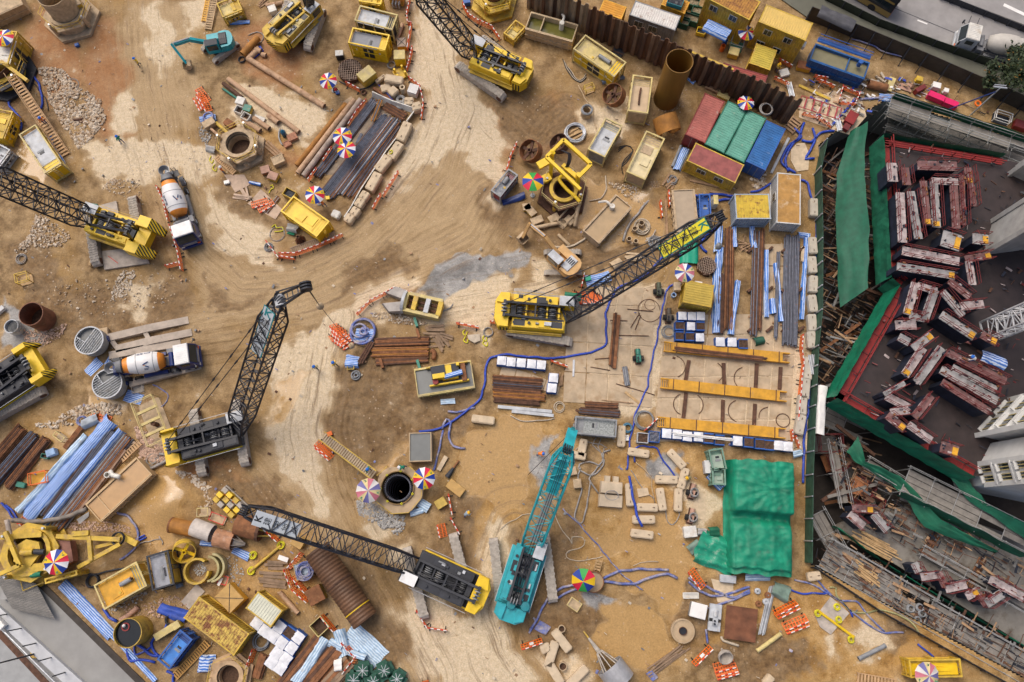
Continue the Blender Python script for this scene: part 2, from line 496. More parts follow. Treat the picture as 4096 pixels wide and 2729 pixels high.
FLOW=[[(330,0),(350,200),(400,400),(450,560),(560,650),(700,640),(830,570),(930,470),(1000,380),(1045,250),(1010,100),(980,0)],[(420,770),(560,745),(720,705),(850,645),(960,600),(1080,540),(1130,450)],[(770,730),(740,860),(720,1000),(740,1120),(800,1260),(880,1400),(960,1568)],[(1190,1220),(1130,1400),(1160,1500),(1210,1568)],[(1150,260),(1230,330),(1300,260)],[(1000,700),(1250,660),(1500,620)],[(560,1100),(640,1200),(760,1330),(820,1500)]]
def _flow(X,Y):
 best=np.full(X.shape,1e9)
 S,D=np.zeros(X.shape),np.zeros(X.shape)
 off=0
 for ln in FLOW:
  P=[F(a,b) for a,b in ln]
  for a,b in zip(P[:-1],P[1:]):
   ex,ey=b.x-a.x,b.y-a.y
   L=hypot(ex,ey)
   t=np.clip(((X-a.x)*ex+(Y-a.y)*ey)/(L*L),0,1)
   dx,dy=X-a.x-t*ex,Y-a.y-t*ey
   q=np.hypot(dx,dy)
   m=q<best
   best=np.where(m,q,best)
   S=np.where(m,off+t*L,S)
   D=np.where(m,q*np.sign(ex*dy-ey*dx),D)
   off+=L
  off+=50
 return S,D,np.clip(1.25-best/6.5,0,1)
def make_ground():
 st=.2
 ex=[-900,-500,-300,-180,-120,-95,-80,-74,-71]
 xs=np.concatenate([ex,np.arange(-69.,69.01,st),[71,74,80,95,120,180,300,500,900]])
 ys=np.concatenate([[-900,-500,-300,-180,-100,-60,-40,-28,-24],np.arange(-21.,70.01,st),[72,75,80,95,120,180,300,500,900]])
 X,Y=np.meshgrid(xs,ys)
 nx,ny=len(xs),len(ys)
 wx=(vno(X,Y,.35,1)-.5)*2.4+(vno(X,Y,1.1,2)-.5)*1.2
 wy=(vno(X,Y,.35,3)-.5)*2.4+(vno(X,Y,1.1,4)-.5)*1.2
 XW,YW=X+wx,Y+wy
 def mask(polys,soft):
  m=np.zeros(X.shape)
  for p in polys:
   q=[F(a,b) for a,b in p]
   m=np.maximum(m,np.clip(_poly_sd(XW,YW,q)/(2*soft)+.5,0,1))
  return m
 dry,tan,pud,org=mask(G_DRY,1.),mask(G_TAN,1.6),mask(G_PUD,.7),mask(G_ORG,1.8)
 slu,red,drk,sto=mask(G_SLU,.5),mask(G_RED,1.5),mask(G_DRK,1.6),mask(G_STO,1.)
 XT,YT=X+wx*.12,Y+wy*.12
 fs,fd,fw=_flow(XT,YT)
 z=(vno(X,Y,.12,21)-.5)*.05+(vno(X,Y,.9,22)-.5)*.05+(vno(X,Y,2.3,23)-.5)*.035
 churn=np.clip(drk+.4*red-dry,0,1)
 z+=churn*((vno(X,Y,1.4,31)-.5)*.16+(vno(X,Y,2.4,32)-.5)*.1)
 z+=fw*(1-pud)*.05*np.sin(fd*9+3*vno(X,Y,.2,11))*vno(X,Y,.3,9)
 z=z*(1-.9*pud)-.05*pud
 z-=.02
 hill=lambda fx,fy,r,h:h*np.exp(-((X-F(fx,fy).x)**2+(Y-F(fx,fy).y)**2)/(r*r))
 z+=hill(405,1150,2.2,.7)+hill(372,1170,1.8,.4)+hill(1225,250,2.,.35)+hill(1280,300,2.2,.3)
 z+=hill(858,1180,2.,.35)+hill(1500,445,1.5,.5)+hill(1620,232,2.2,.3)+sto*.08
 z+=hill(1000,630,1.3,.3)+hill(975,655,1.2,.35)+hill(1045,608,1.3,.25)
 far=(np.abs(X)>70)|(Y<-22)|(Y>71)
 z=np.where(far,-.02,z)
 psd=_poly_sd(X,Y,PIT)
 keep=psd<0.
 for hc,hr in HOLES:
  keep&=(X-hc.x)**2+(Y-hc.y)**2>hr*hr
 me=bpy.data.meshes.new('ground')
 co=np.stack([X,Y,z],-1).reshape(-1,3)
 idx=np.arange(nx*ny).reshape(ny,nx)
 q=np.stack([idx[:-1,:-1],idx[:-1,1:],idx[1:,1:],idx[1:,:-1]],-1)
 kq=keep[:-1,:-1]&keep[:-1,1:]&keep[1:,1:]&keep[1:,:-1]
 q=q[kq].reshape(-1,4)
 me.vertices.add(nx*ny)
 me.vertices.foreach_set('co',co.astype(np.float32).ravel())
 me.loops.add(q.size)
 me.loops.foreach_set('vertex_index',q.ravel().astype(np.int32))
 me.polygons.add(len(q))
 me.polygons.foreach_set('loop_start',np.arange(0,q.size,4,dtype=np.int32))
 me.polygons.foreach_set('loop_total',np.full(len(q),4,np.int32))
 me.polygons.foreach_set('use_smooth',np.ones(len(q),bool))
 me.update()
 for nm,ch in (('flow',(fs,fd,fw,fw)),('soil_a',(dry,tan,pud,org)),('soil_b',(slu,red,drk,sto))):
  a=me.attributes.new(nm,'FLOAT_COLOR','POINT')
  a.data.foreach_set('color',np.stack(ch,-1).astype(np.float32).ravel())
 me.materials.append(ground_mat())
 o=link('ground',me)
 o['kind']='structure'
 return o
def ground_mat():
 m=bpy.data.materials.new('site_mud')
 m.use_nodes=True
 nt=m.node_tree
 b=nt.nodes['Principled BSDF']
 geo=_n(nt,'ShaderNodeNewGeometry')
 P=geo.outputs['Position']
 ch=[]
 for nm in ('soil_a','soil_b'):
  a=_n(nt,'ShaderNodeAttribute',attribute_name=nm)
  s=_n(nt,'ShaderNodeSeparateColor')
  nt.links.new(a.outputs['Color'],s.inputs[0])
  ch+=[s.outputs[0],s.outputs[1],s.outputs[2],a.outputs['Alpha']]
 dry,tan,pud,org,slu,red,drk,_=ch
 fa=_n(nt,'ShaderNodeAttribute',attribute_name='flow')
 fm=_n(nt,'ShaderNodeMapping')
 fm.inputs['Scale'].default_value=(.13,1.7,0)
 nt.links.new(fa.outputs['Color'],fm.inputs[0])
 nS=nse(nt,fm.outputs[0],1.,7,.72)
 fw=fa.outputs['Alpha']
 nA0=nse(nt,P,.5,8,.68)
 mx=_n(nt,'ShaderNodeMix')
 fk=_n(nt,'ShaderNodeMath',operation='MULTIPLY')
 fk.inputs[1].default_value=.7
 nt.links.new(fw,fk.inputs[0])
 nt.links.new(fk.outputs[0],mx.inputs[0])
 nt.links.new(nA0,mx.inputs[2])
 nt.links.new(nS,mx.inputs[3])
 nA=mx.outputs[0]
 nB=nse(nt,P,2.2,6,.65)
 nC=nse(nt,P,.16,4,.6)
 nD=nse(nt,P,7.,4,.7)
 def rgd(mk,src,amt,w):
  ma=_n(nt,'ShaderNodeMath',operation='MULTIPLY_ADD')
  nt.links.new(src,ma.inputs[0])
  ma.inputs[1].default_value=amt
  nt.links.new(mk,ma.inputs[2])
  return rmp(nt,ma.outputs[0],.5+amt*.5-w,.5+amt*.5+w)
 def bias(sk,k):
  n=_n(nt,'ShaderNodeMath',operation='ADD')
  nt.links.new(sk,n.inputs[0])
  n.inputs[1].default_value=k
  return n.outputs[0]
 c=mxc(nt,rmp(nt,nA,.36,.66),(.145,.082,.028),(.385,.245,.1))
 c=mxc(nt,rmp(nt,nC,.45,.65),c,mxc(nt,nA,(.21,.115,.03),(.44,.268,.088)))
 c=mxc(nt,rgd(red,nA,.9,.3),c,mxc(nt,nB,(.22,.09,.028),(.42,.2,.07)))
 c=mxc(nt,rgd(tan,nA,.8,.3),c,mxc(nt,rmp(nt,nA,.32,.68),(.27,.175,.078),(.52,.365,.19)))
 c=mxc(nt,rgd(org,nA,.9,.35),c,mxc(nt,rmp(nt,nA0,.35,.65),(.27,.14,.032),(.53,.31,.09)))
 c=mxc(nt,rgd(drk,nA0,1.5,.16),c,mxc(nt,rmp(nt,nB,.3,.7),(.105,.056,.019),(.25,.145,.053)))
 c=mxc(nt,rgd(bias(dry,.16),nA,1.5,.45),c,(.49,.355,.2))
 c=mxc(nt,rgd(bias(dry,.03),nA,2.4,.15),c,mxc(nt,rmp(nt,nB,.3,.7),(.54,.415,.255),(.7,.575,.4)))
 c=mxc(nt,rgd(pud,nC,.5,.2),c,mxc(nt,nA,(.38,.225,.075),(.49,.31,.125)))
 c=mxc(nt,rgd(bias(slu,.12),nA0,1.3,.2),c,mxc(nt,rmp(nt,nA0,.38,.62),(.18,.175,.165),(.4,.385,.36)))
 st=_n(nt,'ShaderNodeMath',operation='MULTIPLY')
 nt.links.new(rm2(nt,nS,.53,.64,0.,.72),st.inputs[0])
 nt.links.new(fw,st.inputs[1])
 c=mxc(nt,st.outputs[0],c,(.2,.125,.062))
 sp=rmp(nt,nse(nt,P,1.1,5,.75),.64,.7)
 spm=_n(nt,'ShaderNodeMath',operation='MULTIPLY')
 nt.links.new(sp,spm.inputs[0])
 spm.inputs[1].default_value=.55
 c=mxc(nt,spm.outputs[0],c,(.19,.12,.06))
 vo=_n(nt,'ShaderNodeTexVoronoi')
 vo.inputs['Scale'].default_value=3.2
 vo.inputs['Randomness'].default_value=1.
 nt.links.new(P,vo.inputs['Vector'])
 sc=_n(nt,'ShaderNodeSeparateColor')
 nt.links.new(vo.outputs['Color'],sc.inputs[0])
 g1=_n(nt,'ShaderNodeMath',operation='LESS_THAN')
 nt.links.new(vo.outputs['Distance'],g1.inputs[0])
 g1.inputs[1].default_value=.28
 g2=_n(nt,'ShaderNodeMath',operation='GREATER_THAN')
 nt.links.new(sc.outputs[0],g2.inputs[0])
 g2.inputs[1].default_value=.9
 g3=_n(nt,'ShaderNodeMath',operation='MULTIPLY')
 nt.links.new(g1.outputs[0],g3.inputs[0])
 nt.links.new(g2.outputs[0],g3.inputs[1])
 g4=_n(nt,'ShaderNodeMath',operation='MULTIPLY')
 nt.links.new(g3.outputs[0],g4.inputs[0])
 nt.links.new(rm2(nt,nC,.42,.62,0.,.7),g4.inputs[1])
 c=mxc(nt,g4.outputs[0],c,(.58,.47,.34))
 hs=_n(nt,'ShaderNodeHueSaturation')
 nt.links.new(rm2(nt,nD,.25,.75,.7,1.26),hs.inputs['Value'])
 nt.links.new(c,hs.inputs['Color'])
 nt.links.new(hs.outputs[0],b.inputs['Base Color'])
 pm=rgd(pud,nC,.5,.12)
 nt.links.new(rm2(nt,pm,0,1,.75,.13),b.inputs['Roughness'])
 b.inputs['Specular IOR Level'].default_value=.5
 bp=_n(nt,'ShaderNodeBump')
 nt.links.new(rm2(nt,pm,0,1,.55,.03),bp.inputs['Strength'])
 bp.inputs['Distance'].default_value=.12
 ad=_n(nt,'ShaderNodeMath',operation='ADD')
 nt.links.new(nB,ad.inputs[0])
 nt.links.new(nD,ad.inputs[1])
 nt.links.new(ad.outputs[0],bp.inputs['Height'])
 nt.links.new(bp.outputs[0],b.inputs['Normal'])
 return m
make_ground()
def lcl(root):

 c,s=cos(-root.rotation_euler.z),sin(-root.rotation_euler.z)
 l=root.location
 def f(p):
  x,y=p[0]-l[0],p[1]-l[1]
  return VEC((c*x-s*y,s*x+c*y,p[2]-l[2]))
 return f
_cache={}
def shr(key,fn):
 if key not in _cache:
  _cache[key]=fn()
 return _cache[key]
def prp(mb,name,mats,smo=False):
 me=mb.mesh(name,mats,smo)
 bm=bmesh.new()
 bm.from_mesh(me)
 bmesh.ops.recalc_face_normals(bm,faces=bm.faces)
 bm.to_mesh(me)
 bm.free()
 return me
def bvb(mb_name,L,W,H,bev,mat,seg=1):
 bm=bmesh.new()
 bmesh.ops.create_cube(bm,size=1.)
 for v in bm.verts:
  v.co=VEC((v.co.x*L,v.co.y*W,(v.co.z+.5)*H))
 bmesh.ops.bevel(bm,geom=[e for e in bm.edges],offset=bev,segments=seg,affect='EDGES')
 me=bpy.data.meshes.new(mb_name)
 bm.to_mesh(me)
 bm.free()
 me.materials.append(mat)
 return me
def rect3(a,b,c):

 return (VEC(((a.x+c.x)/2,(a.y+c.y)/2,0)),(b-a).length,(c-b).length,ang(a,b))
def _barrier_meshes():
 top=MB()
 n=6
 for i in range(n):
  x0=-1+2*i/n
  top.mat(i%2).tub((x0,0,1.),(x0+2/n,0,1.),.055,n=6)
 pan=MB()
 for z in (.14,.5,.86):
  pan.box(-1,1,-.03,.03,z,z+.07)
 for i in range(9):
  x=-1+.25*i
  pan.box(x-.03,x+.03,-.026,.026,.1,.96)
 foot=MB().box(-.05,.05,-.35,.35,0.,.07).box(-.03,.03,-.03,.03,.07,.2)
 sign=MB().box(-.2,.2,.034,.05,.36,.78)
 return (prp(top,'top_rail',[REDW,WHP]),prp(pan,'panel',ORG),prp(foot,'foot',RUBB),prp(sign,'notice',WHP))
def brr(p,q,lbl,grp='orange and white safety barriers',lean=0.,sign=False,z=0.,h=1.):
 t,pa,f,sg=shr('barrier',_barrier_meshes)
 c=(p+q)/2
 L=(q-p).length/2
 r=obj('safety_barrier',lbl,'barrier',(c.x,c.y,z),ang(p,q),grp)
 r.rotation_euler=(lean,0,ang(p,q))
 r.scale=(L,1,h)
 link('top_rail',t,r)
 link('panel',pa,r)
 link('foot',f,r,(-.8,0,0))
 link('foot',f,r,(.8,0,0))
 if sign:
  link('notice',sg,r)
 return r
def brow(pts,what,n_each=1,lean=0.,end='left',grp=None,sign=False):
 segs=[]
 for a,b in zip(pts[:-1],pts[1:]):
  k=n_each if isinstance(n_each,int) else max(1,round((b-a).length/2.05))
  for i in range(k):
   segs.append((a.lerp(b,i/k+.015),a.lerp(b,(i+1)/k-.015)))
 for i,(a,b) in enu(segs):
  lab=f'orange barrier {what}' if len(segs)==1 else f'{ORD[i]} barrier from the {end} in the row {what}'
  brr(a,b,lab,grp or f'barriers {what}',lean+RU(-.05,.05),sign and i%2==0)
def blk(p,L,W,H,rz,lbl,grp='concrete blocks',holes=2,mat=None,z=0.):
 mat=mat or CNC
 r=obj('concrete_block',lbl,'block',(p.x,p.y,z),rz,grp)
 link('body',shr(('blk',round(L,2),round(W,2),round(H,2),mat.name),lambda:bvb('body',L,W,H,min(.09,W*.12),mat,2)),r)
 me=shr('eye',lambda:prp(MB().path([(cos(t)*.11,0,sin(t)*.11) for t in [pi*i/6 for i in range(7)]],.03,5),'lifting_eye',RSD))
 for i in range(holes):
  x=0 if holes==1 else (-L*.3 if i==0 else L*.3)
  link('lifting_eye',me,r,(x,0,H-.01))
 return r
def bk2(p,q,W,H,lbl,grp='concrete blocks',**k):
 return blk((p+q)/2,(q-p).length,W,H,ang(p,q),lbl,grp,**k)
def crb(L,W,H,amp=.05,per=.28,z0=.12):
 mb=MB()
 def side(n,length):
  out=[]
  k=max(2,int(length/per))
  for i in range(k):
   t=i/k
   d=1/k
   out+=[(t,0),(t+d*.35,0),(t+d*.5,amp),(t+d*.85,amp)]
  return out
 poly=[]
 for t,a in side(0,L):
  poly.append((-L/2+t*L,-W/2+a))
 for t,a in side(1,W):
  poly.append((L/2-a,-W/2+t*W))
 for t,a in side(2,L):
  poly.append((L/2-t*L,W/2-a))
 for t,a in side(3,W):
  poly.append((-L/2+a,W/2-t*W))
 n=len(poly)
 vs=[(x,y,z0) for x,y in poly]+[(x,y,H-.02) for x,y in poly]
 mb.add(vs,[(i,(i+1)%n,n+(i+1)%n,n+i) for i in range(n)])
 return mb
def ctn(p,L,W,H,rz,lbl,wall,roof,z=0.,drs='x+',wins=(),cat='container',name='shipping_container',ribs=True,ac=False):
 r=obj(name,lbl,cat,(p.x,p.y,z),rz)
 crb(L-.06,W-.06,H).put('wall',wall,r)
 mb=MB().box(-L/2+.05,L/2-.05,-W/2+.05,W/2-.05,H-.06,H-.01)
 if ribs:
  k=int(L/.3)
  for i in range(k):
   x=-L/2+.25+i*(L-.5)/max(1,k-1)
   mb.tbox(x-.07,x+.07,-W/2+.12,W/2-.12,H-.01,H+.025,.03,.03)
 mb.put('roof',roof,r)
 for sx in (-1,1):
  for sy in (-1,1):
   MB().box(sx*L/2-.08,sx*L/2+.08,sy*W/2-.08,sy*W/2+.08,0,H+.03).put('corner_post',wall,r)
 for sy in (-1,1):
  MB().box(-L/2+.08,L/2-.08,sy*W/2-.06,sy*W/2+.06,H-.1,H+.02).put('roof_rail',wall,r)
  MB().box(-L/2+.08,L/2-.08,sy*W/2-.06,sy*W/2+.06,0.,.16).put('bottom_rail',wall,r)
 for sx in (-1,1):
  MB().box(sx*L/2-.06,sx*L/2+.06,-W/2+.08,W/2-.08,H-.1,H+.02).put('roof_rail',wall,r)
 if drs:
  s=1 if drs=='x+' else -1
  for sy in (-1,1):
   d=MB().box(s*(L/2-.02),s*(L/2+.03),min(.02*sy,sy*(W/2-.1)),max(.02*sy,sy*(W/2-.1)),.16,H-.12).put('door',wall,r)
   MB().tub((s*(L/2+.07),sy*.35,.2),(s*(L/2+.07),sy*.35,H-.15),.03,n=6).put('locking_bar',GRY,d)
 for side,t,w,h,zc in wins:
  ww=MB()
  if side[0]=='y':
   y=(W/2+.02)*(1 if side[1]=='+' else -1)
   f=MB().box(t-w/2-.06,t+w/2+.06,y-.03,y+.03,zc-h/2-.06,zc+h/2+.06).put('window',WHD,r)
   for k in (-1,1):
    MB().box(t+(k-1)*w/4+.02 if k<0 else t+.03,t-.03 if k<0 else t+w/2,y-.05,y+.05,zc-h/2,zc+h/2).put('pane',GLS,f)
  else:
   x=(L/2+.02)*(1 if side[1]=='+' else -1)
   f=MB().box(x-.03,x+.03,t-w/2-.06,t+w/2+.06,zc-h/2-.06,zc+h/2+.06).put('window',WHD,r)
   MB().box(x-.05,x+.05,t-w/2,t+w/2,zc-h/2,zc+h/2).put('pane',GLS,f)
 if ac:
  MB().box(L/2+.05,L/2+.5,-.4,.4,H*.45,H*.45+.55).put('air_conditioner',WHP,r)
 return r
def ppk(p,L,W,H,rz,lbl,frm=YLD,body=YLD,roof=LGR,sty=0,cat='generator',name='power_unit',z=0.,bl=0.,over=.5,tarp=None):

 r=obj(name,lbl,cat,(p.x,p.y,z),rz)
 MB().box(-L/2+.1,L/2-.1,-W/2+.1,W/2-.1,0,.22).put('skid',frm,r)
 hb=H-over
 x0,x1=-L/2+.2+bl,L/2-.2
 MB().box(x0,x1,-W/2+.18,W/2-.18,.22,hb-.05).put('body',body,r)
 rf=MB().box(x0-.03,x1-L*.18,-W/2+.15,W/2-.15,hb-.05,hb).put('roof_panel',roof,r)
 g=MB().box(x1-L*.18+.02,x1,-W/2+.2,W/2-.2,hb-.16,hb-.12).put('grille',BLK,r)
 for i in range(4):
  x=x1-L*.18+.06+i*(L*.18-.1)/3
  MB().box(x,x+.06,-W/2+.2,W/2-.2,hb-.12,hb-.02).put('slat',frm if sty!=1 else GRY,g)
 if sty==0:
  MB().box(-.2,.05,-W*.28,W*.1,hb,hb+.05).put('hatch',GRY,rf)
  MB().box(.15,.35,-W*.2,W*.05,hb,hb+.06).put('vent_slot',BLK,rf)
 elif sty==1:
  MB().box(-L*.28,-L*.05,-W*.3,W*.2,hb,hb+.07).put('hatch',roof,rf)
  MB().tub((-L*.02,.1,hb+.25),(L*.24,.1,hb+.25),.24,n=12).put('silencer',GRY,r)
  MB().tub((L*.26,.1,hb+.2),(L*.26,.1,hb+.75),.09,n=8).put('exhaust_stack',RSD,r)
  MB().tub((-L*.1,-W*.2,hb),(-L*.1,-W*.2,hb+.15),.14,n=10).put('filler_cap',YLD,r)
 elif sty==2:
  MB().path(spa([(-L*.25,0,hb+.15),(0,.05,hb+.2),(L*.2,0,hb+.15)],.3),.11,8).put('exhaust_pipe',RSD,r)
 elif sty==3:
  MB().box(-L*.2,L*0.,-W*.3,W*.1,hb,hb+.12).put('hatch',roof,rf)
  MB().box(L*.06,L*.24,-W*.2,W*.3,hb,hb+.1).put('cover',body,rf)
 pw=.16
 for sx in (-1,1):
  for sy in (-1,1):
   MB().box(sx*(L/2-pw/2)-pw/2,sx*(L/2-pw/2)+pw/2,sy*(W/2-pw/2)-pw/2,sy*(W/2-pw/2)+pw/2,.01,H).put('frame_post',frm,r)
 for sy in (-1,1):
  MB().box(-L/2+pw,L/2-pw,sy*(W/2-pw/2)-pw/2,sy*(W/2-pw/2)+pw/2,H-pw,H).put('top_rail',frm,r)
 for sx in (-1,1):
  MB().box(sx*(L/2-pw/2)-pw/2,sx*(L/2-pw/2)+pw/2,-W/2+pw,W/2-pw,H-pw,H).put('top_rail',frm,r)
 for sy in (-1,1):
  MB().box(-L/2+pw,L/2-pw,sy*(W/2-.05)-.04,sy*(W/2-.05)+.04,H*.5,H*.5+.08).put('side_rail',frm,r)
  for i in range(3):
   x=(i-1)*L*.28
   MB().box(x-.04,x+.04,sy*(W/2-.05)-.035,sy*(W/2-.05)+.035,.2,H-pw).put('stanchion',frm,r)
 for i in range(3):
  x=x0+(i+.5)*(x1-x0)/3
  d=MB().box(x-(x1-x0)/6.6,x+(x1-x0)/6.6,-W/2+.15,-W/2+.17,.4,hb-.3).put('side_door',body if i!=1 else DGR,r)
  MB().box(x-.15,x+.1,-W/2+.12,-W/2+.145,hb-.9,hb-.6).put('notice',WHP,d)
 lad=MB()
 for i in range(6):
  lad.bar((L/2+.05,-.2,.3+i*(H-.5)/6),(L/2+.05,.2,.3+i*(H-.5)/6),.05)
 for y in (-.2,.2):
  lad.bar((L/2+.05,y,.1),(L/2+.05,y,H),.06)
 lad.put('ladder',frm,r)
 return r
U_R=M('umbrella_red',(.62,.012,.05),.6,var=.12)
U_Y=M('umbrella_yellow',(.8,.5,.01),.6,var=.12)
U_B=M('umbrella_blue',(.012,.045,.3),.6,var=.15)
U_W=M('umbrella_white',(.78,.77,.78),.6,var=.08)
U_G=M('umbrella_green',(.03,.33,.06),.6,var=.12)
UF_R=M('umbrella_faded_red',(.56,.17,.22),.7,var=.15)
UF_Y=M('umbrella_faded_yellow',(.68,.56,.28),.7,var=.15)
UF_B=M('umbrella_faded_blue',(.16,.15,.36),.7,var=.15)
UF_W=M('umbrella_faded_white',(.66,.63,.6),.7,var=.15)
LOGO=M('logo_green',(.02,.22,.12),.6,var=.05)
def umb(p,R,lbl,rot=0.,cols=None,h=2.6,logo=True,tilt=(0,0),z=0.):
 cols=cols or [U_Y,U_B,U_W,U_R]*3
 n=len(cols)
 r=obj('parasol',lbl,'umbrella',(p.x,p.y,z),rot,'site parasols')
 r.rotation_euler=(tilt[0]+RU(-.11,.11),tilt[1]+RU(-.11,.11),rot)
 rise=R*.34
 for i,c in enu(cols):
  a0,a1=2*pi*i/n,2*pi*(i+1)/n
  mb=MB()
  rows=5
  def pt(u,v):
   a=a0+(a1-a0)*u
   rr=R*v*(1-.05*sin(pi*u)*v)
   zz=rise*(1-v**1.7)-.035*sin(pi*u)*v*R
   return (rr*cos(a),rr*sin(a),h+zz)
  mb.grid(4,rows,lambda u,v:pt(u,max(v,.02)))
  me=shr(('up',round(R,2),n,i,c.name,round(h,1)),lambda:prp(mb,'canopy_panel',c,True))
  o=link('canopy_panel',me,r)
 if logo:
  for i in range(n):
   if cols[i] in (U_Y,UF_Y):
    a=2*pi*(i+.5)/n
    k=MB()
    s=R*.12
    for x0,y0,x1,y1 in ((-1,1,-1,-1),(-1,0,1,1),(-1,0,1,-1)):
     k.bar((x0*s*.6,y0*s,0),(x1*s*.6,y1*s,0),s*.36,.01)
    o=shr(('klogo',round(R,2)),lambda:prp(k,'logo',LOGO))
    lo=link('logo',o,r,(cos(a)*R*.77,sin(a)*R*.77,h+rise*(1-.77**1.7)+.04),a+pi/2)
    lo.rotation_euler=(RAD(-24),0,a+pi/2)
 MB().tub((0,0,0),(0,0,h+rise+.08),.035,n=6).put('pole',WHP,r)
 MB().lat([(0.,0),(.3,0),(.3,.1),(.05,.14),(0,.14)],10).put('base',GRY,r)
 return r
def _body(pose):

 st=pose
 J={'pel':(0,0,.95),'che':(.03,0,1.32),'neck':(.04,0,1.48),'head':(.07,0,1.62),'top':(.07,0,1.7),'hl':(0,.11,.9),'kl':(.14,.12,.5),'al':(.1,.12,.08),'tl':(.27,.13,.05),'hr':(0,-.11,.9),'kr':(.02,-.12,.5),'ar':(-.22,-.12,.12),'tr':(-.08,-.13,.05),'sl':(.03,.2,1.42),'el':(-.08,.3,1.16),'wl':(.1,.32,.96),'fl':(.19,.31,.9),'sr':(.03,-.2,1.42),'er':(.1,-.29,1.16),'wr':(.3,-.27,1.06),'fr':(.39,-.25,1.05)}
 if st=='stand':
  J.update(kl=(.03,.12,.5),al=(0,.13,.08),tl=(.17,.14,.05),kr=(.03,-.12,.5),ar=(0,-.13,.08),tr=(.17,-.14,.05),el=(0.,.28,1.14),wl=(.22,.22,1.05),fl=(.31,.2,1.05))
 if st=='bend':
  J.update(che=(.28,0,1.18),neck=(.38,0,1.27),head=(.48,0,1.35),top=(.54,0,1.38),sl=(.33,.2,1.25),sr=(.33,-.2,1.25),el=(.42,.26,.98),wl=(.6,.2,.85),fl=(.68,.18,.82),er=(.42,-.26,.98),wr=(.6,-.2,.85),fr=(.68,-.18,.82))
 R={'pel':.15,'che':.17,'neck':.065,'head':.1,'top':.085,'hl':.1,'hr':.1,'kl':.075,'kr':.075,'al':.05,'ar':.05,'tl':.045,'tr':.045,'sl':.075,'sr':.075,'el':.055,'er':.055,'wl':.04,'wr':.04,'fl':.035,'fr':.035}
 E=[('pel','che'),('che','neck'),('neck','head'),('head','top'),('pel','hl'),('hl','kl'),('kl','al'),('al','tl'),('pel','hr'),('hr','kr'),('kr','ar'),('ar','tr'),('che','sl'),('sl','el'),('el','wl'),('wl','fl'),('che','sr'),('sr','er'),('er','wr'),('wr','fr')]
 ks=list(J)
 me=bpy.data.meshes.new('body_skeleton')
 me.from_pydata([J[k] for k in ks],[(ks.index(a),ks.index(b)) for a,b in E],[])
 o=bpy.data.objects.new('body_skeleton',me)
 COL.objects.link(o)
 md=o.modifiers.new('s','SKIN')
 for i,k in enu(ks):
  me.skin_vertices[0].data[i].radius=(R[k],R[k]*(1.25 if k=='che' else 1.))
 me.skin_vertices[0].data[0].use_root=True
 o.modifiers.new('u','SUBSURF').levels=1
 dg=bpy.context.evaluated_depsgraph_get()
 dg.update()
 out=bpy.data.meshes.new_from_object(o.evaluated_get(dg))
 bpy.data.objects.remove(o)
 out.polygons.foreach_set('use_smooth',[True]*len(out.polygons))
 return out,J
_wk={}
def wkr(p,rz,lbl,vest,trousers=None,helmet=None,pose='walk',z=0.):
 trousers=trousers or DBL
 helmet=helmet or M('helmet_blue',(.02,.16,.6),.4,var=.05)
 key=(pose,vest.name,trousers.name)
 if pose not in _wk:
  _wk[pose]=_body(pose)
 base,J=_wk[pose]
 if key not in _wk:
  me=base.copy()
  me.materials.clear()
  for m in (trousers,vest,SKIN,RUBB):
   me.materials.append(m)
  hd,nk=VEC(J['head']),VEC(J['neck'])
  for f in me.polygons:
   c=f.center
   if (c-hd).length<.17 and c.z>nk.z-.02 or min((c-VEC(J['fl'])).length,(c-VEC(J['fr'])).length)<.09:
    f.material_index=2
   elif c.z>.96 or (pose=='bend' and c.z>.8 and c.x>.12):
    f.material_index=1
   elif c.z<.14:
    f.material_index=3
  _wk[key]=me
 r=obj('person',lbl,'person',(p.x,p.y,z),rz)
 link('body',_wk[key],r)
 hm=shr(('helm',helmet.name),lambda:prp(MB().lat([(.19,0.),(.17,.01),(.145,.06),(.11,.13),(.05,.17),(0.,.175)],12),'helmet',helmet,True))
 h=link('helmet',hm,r,VEC(J['head'])+VEC((.01,0,.04)))
 if pose=='bend':
  h.rotation_euler=(0,.6,0)
 stripe=shr(('stripe',pose),lambda:prp(MB().lat([(.205,0.),(.205,.06)],12),'reflective_band',WHP))
 s=link('reflective_band',stripe,r,VEC(J['pel']).lerp(VEC(J['che']),.55))
 s.scale=(.88,1.,1)
 return r
def hos(pts,r,mat,lbl,cat='hose',name=None,z=None,step=.4):
 name=name or cat.replace(' ','_')
 zz=r if z is None else z
 P=spa([VEC((p.x,p.y,p.z+zz)) for p in pts],step)
 P=[p+VEC((mno.noise(p*.9),mno.noise(p*.9+VEC((7,0,0))),0))*.16 for p in P]
 o=MB().path(P,r,6).put(name,mat,smo=True)
 return tag(o,lbl,cat)
def coi(p,R,r,turns,mat,lbl,cat='cable coil',name=None,z=0.,jit=.12):
 name=name or cat.replace(' ','_')
 P=[]
 for i in range(turns*22):
  t=i/22*2*pi
  k=i/22
  rr=R*(1+jit*sin(k*2.3+1)*.6+RU(-.01,.01))
  P.append((p.x+rr*cos(t)+.1*R*sin(k*1.7),p.y+rr*sin(t)*(1+.06*sin(k)),z+r+(k%5)*r*.9))
 o=MB().path(P,r,5).put(name,mat,smo=True)
 return tag(o,lbl,cat)
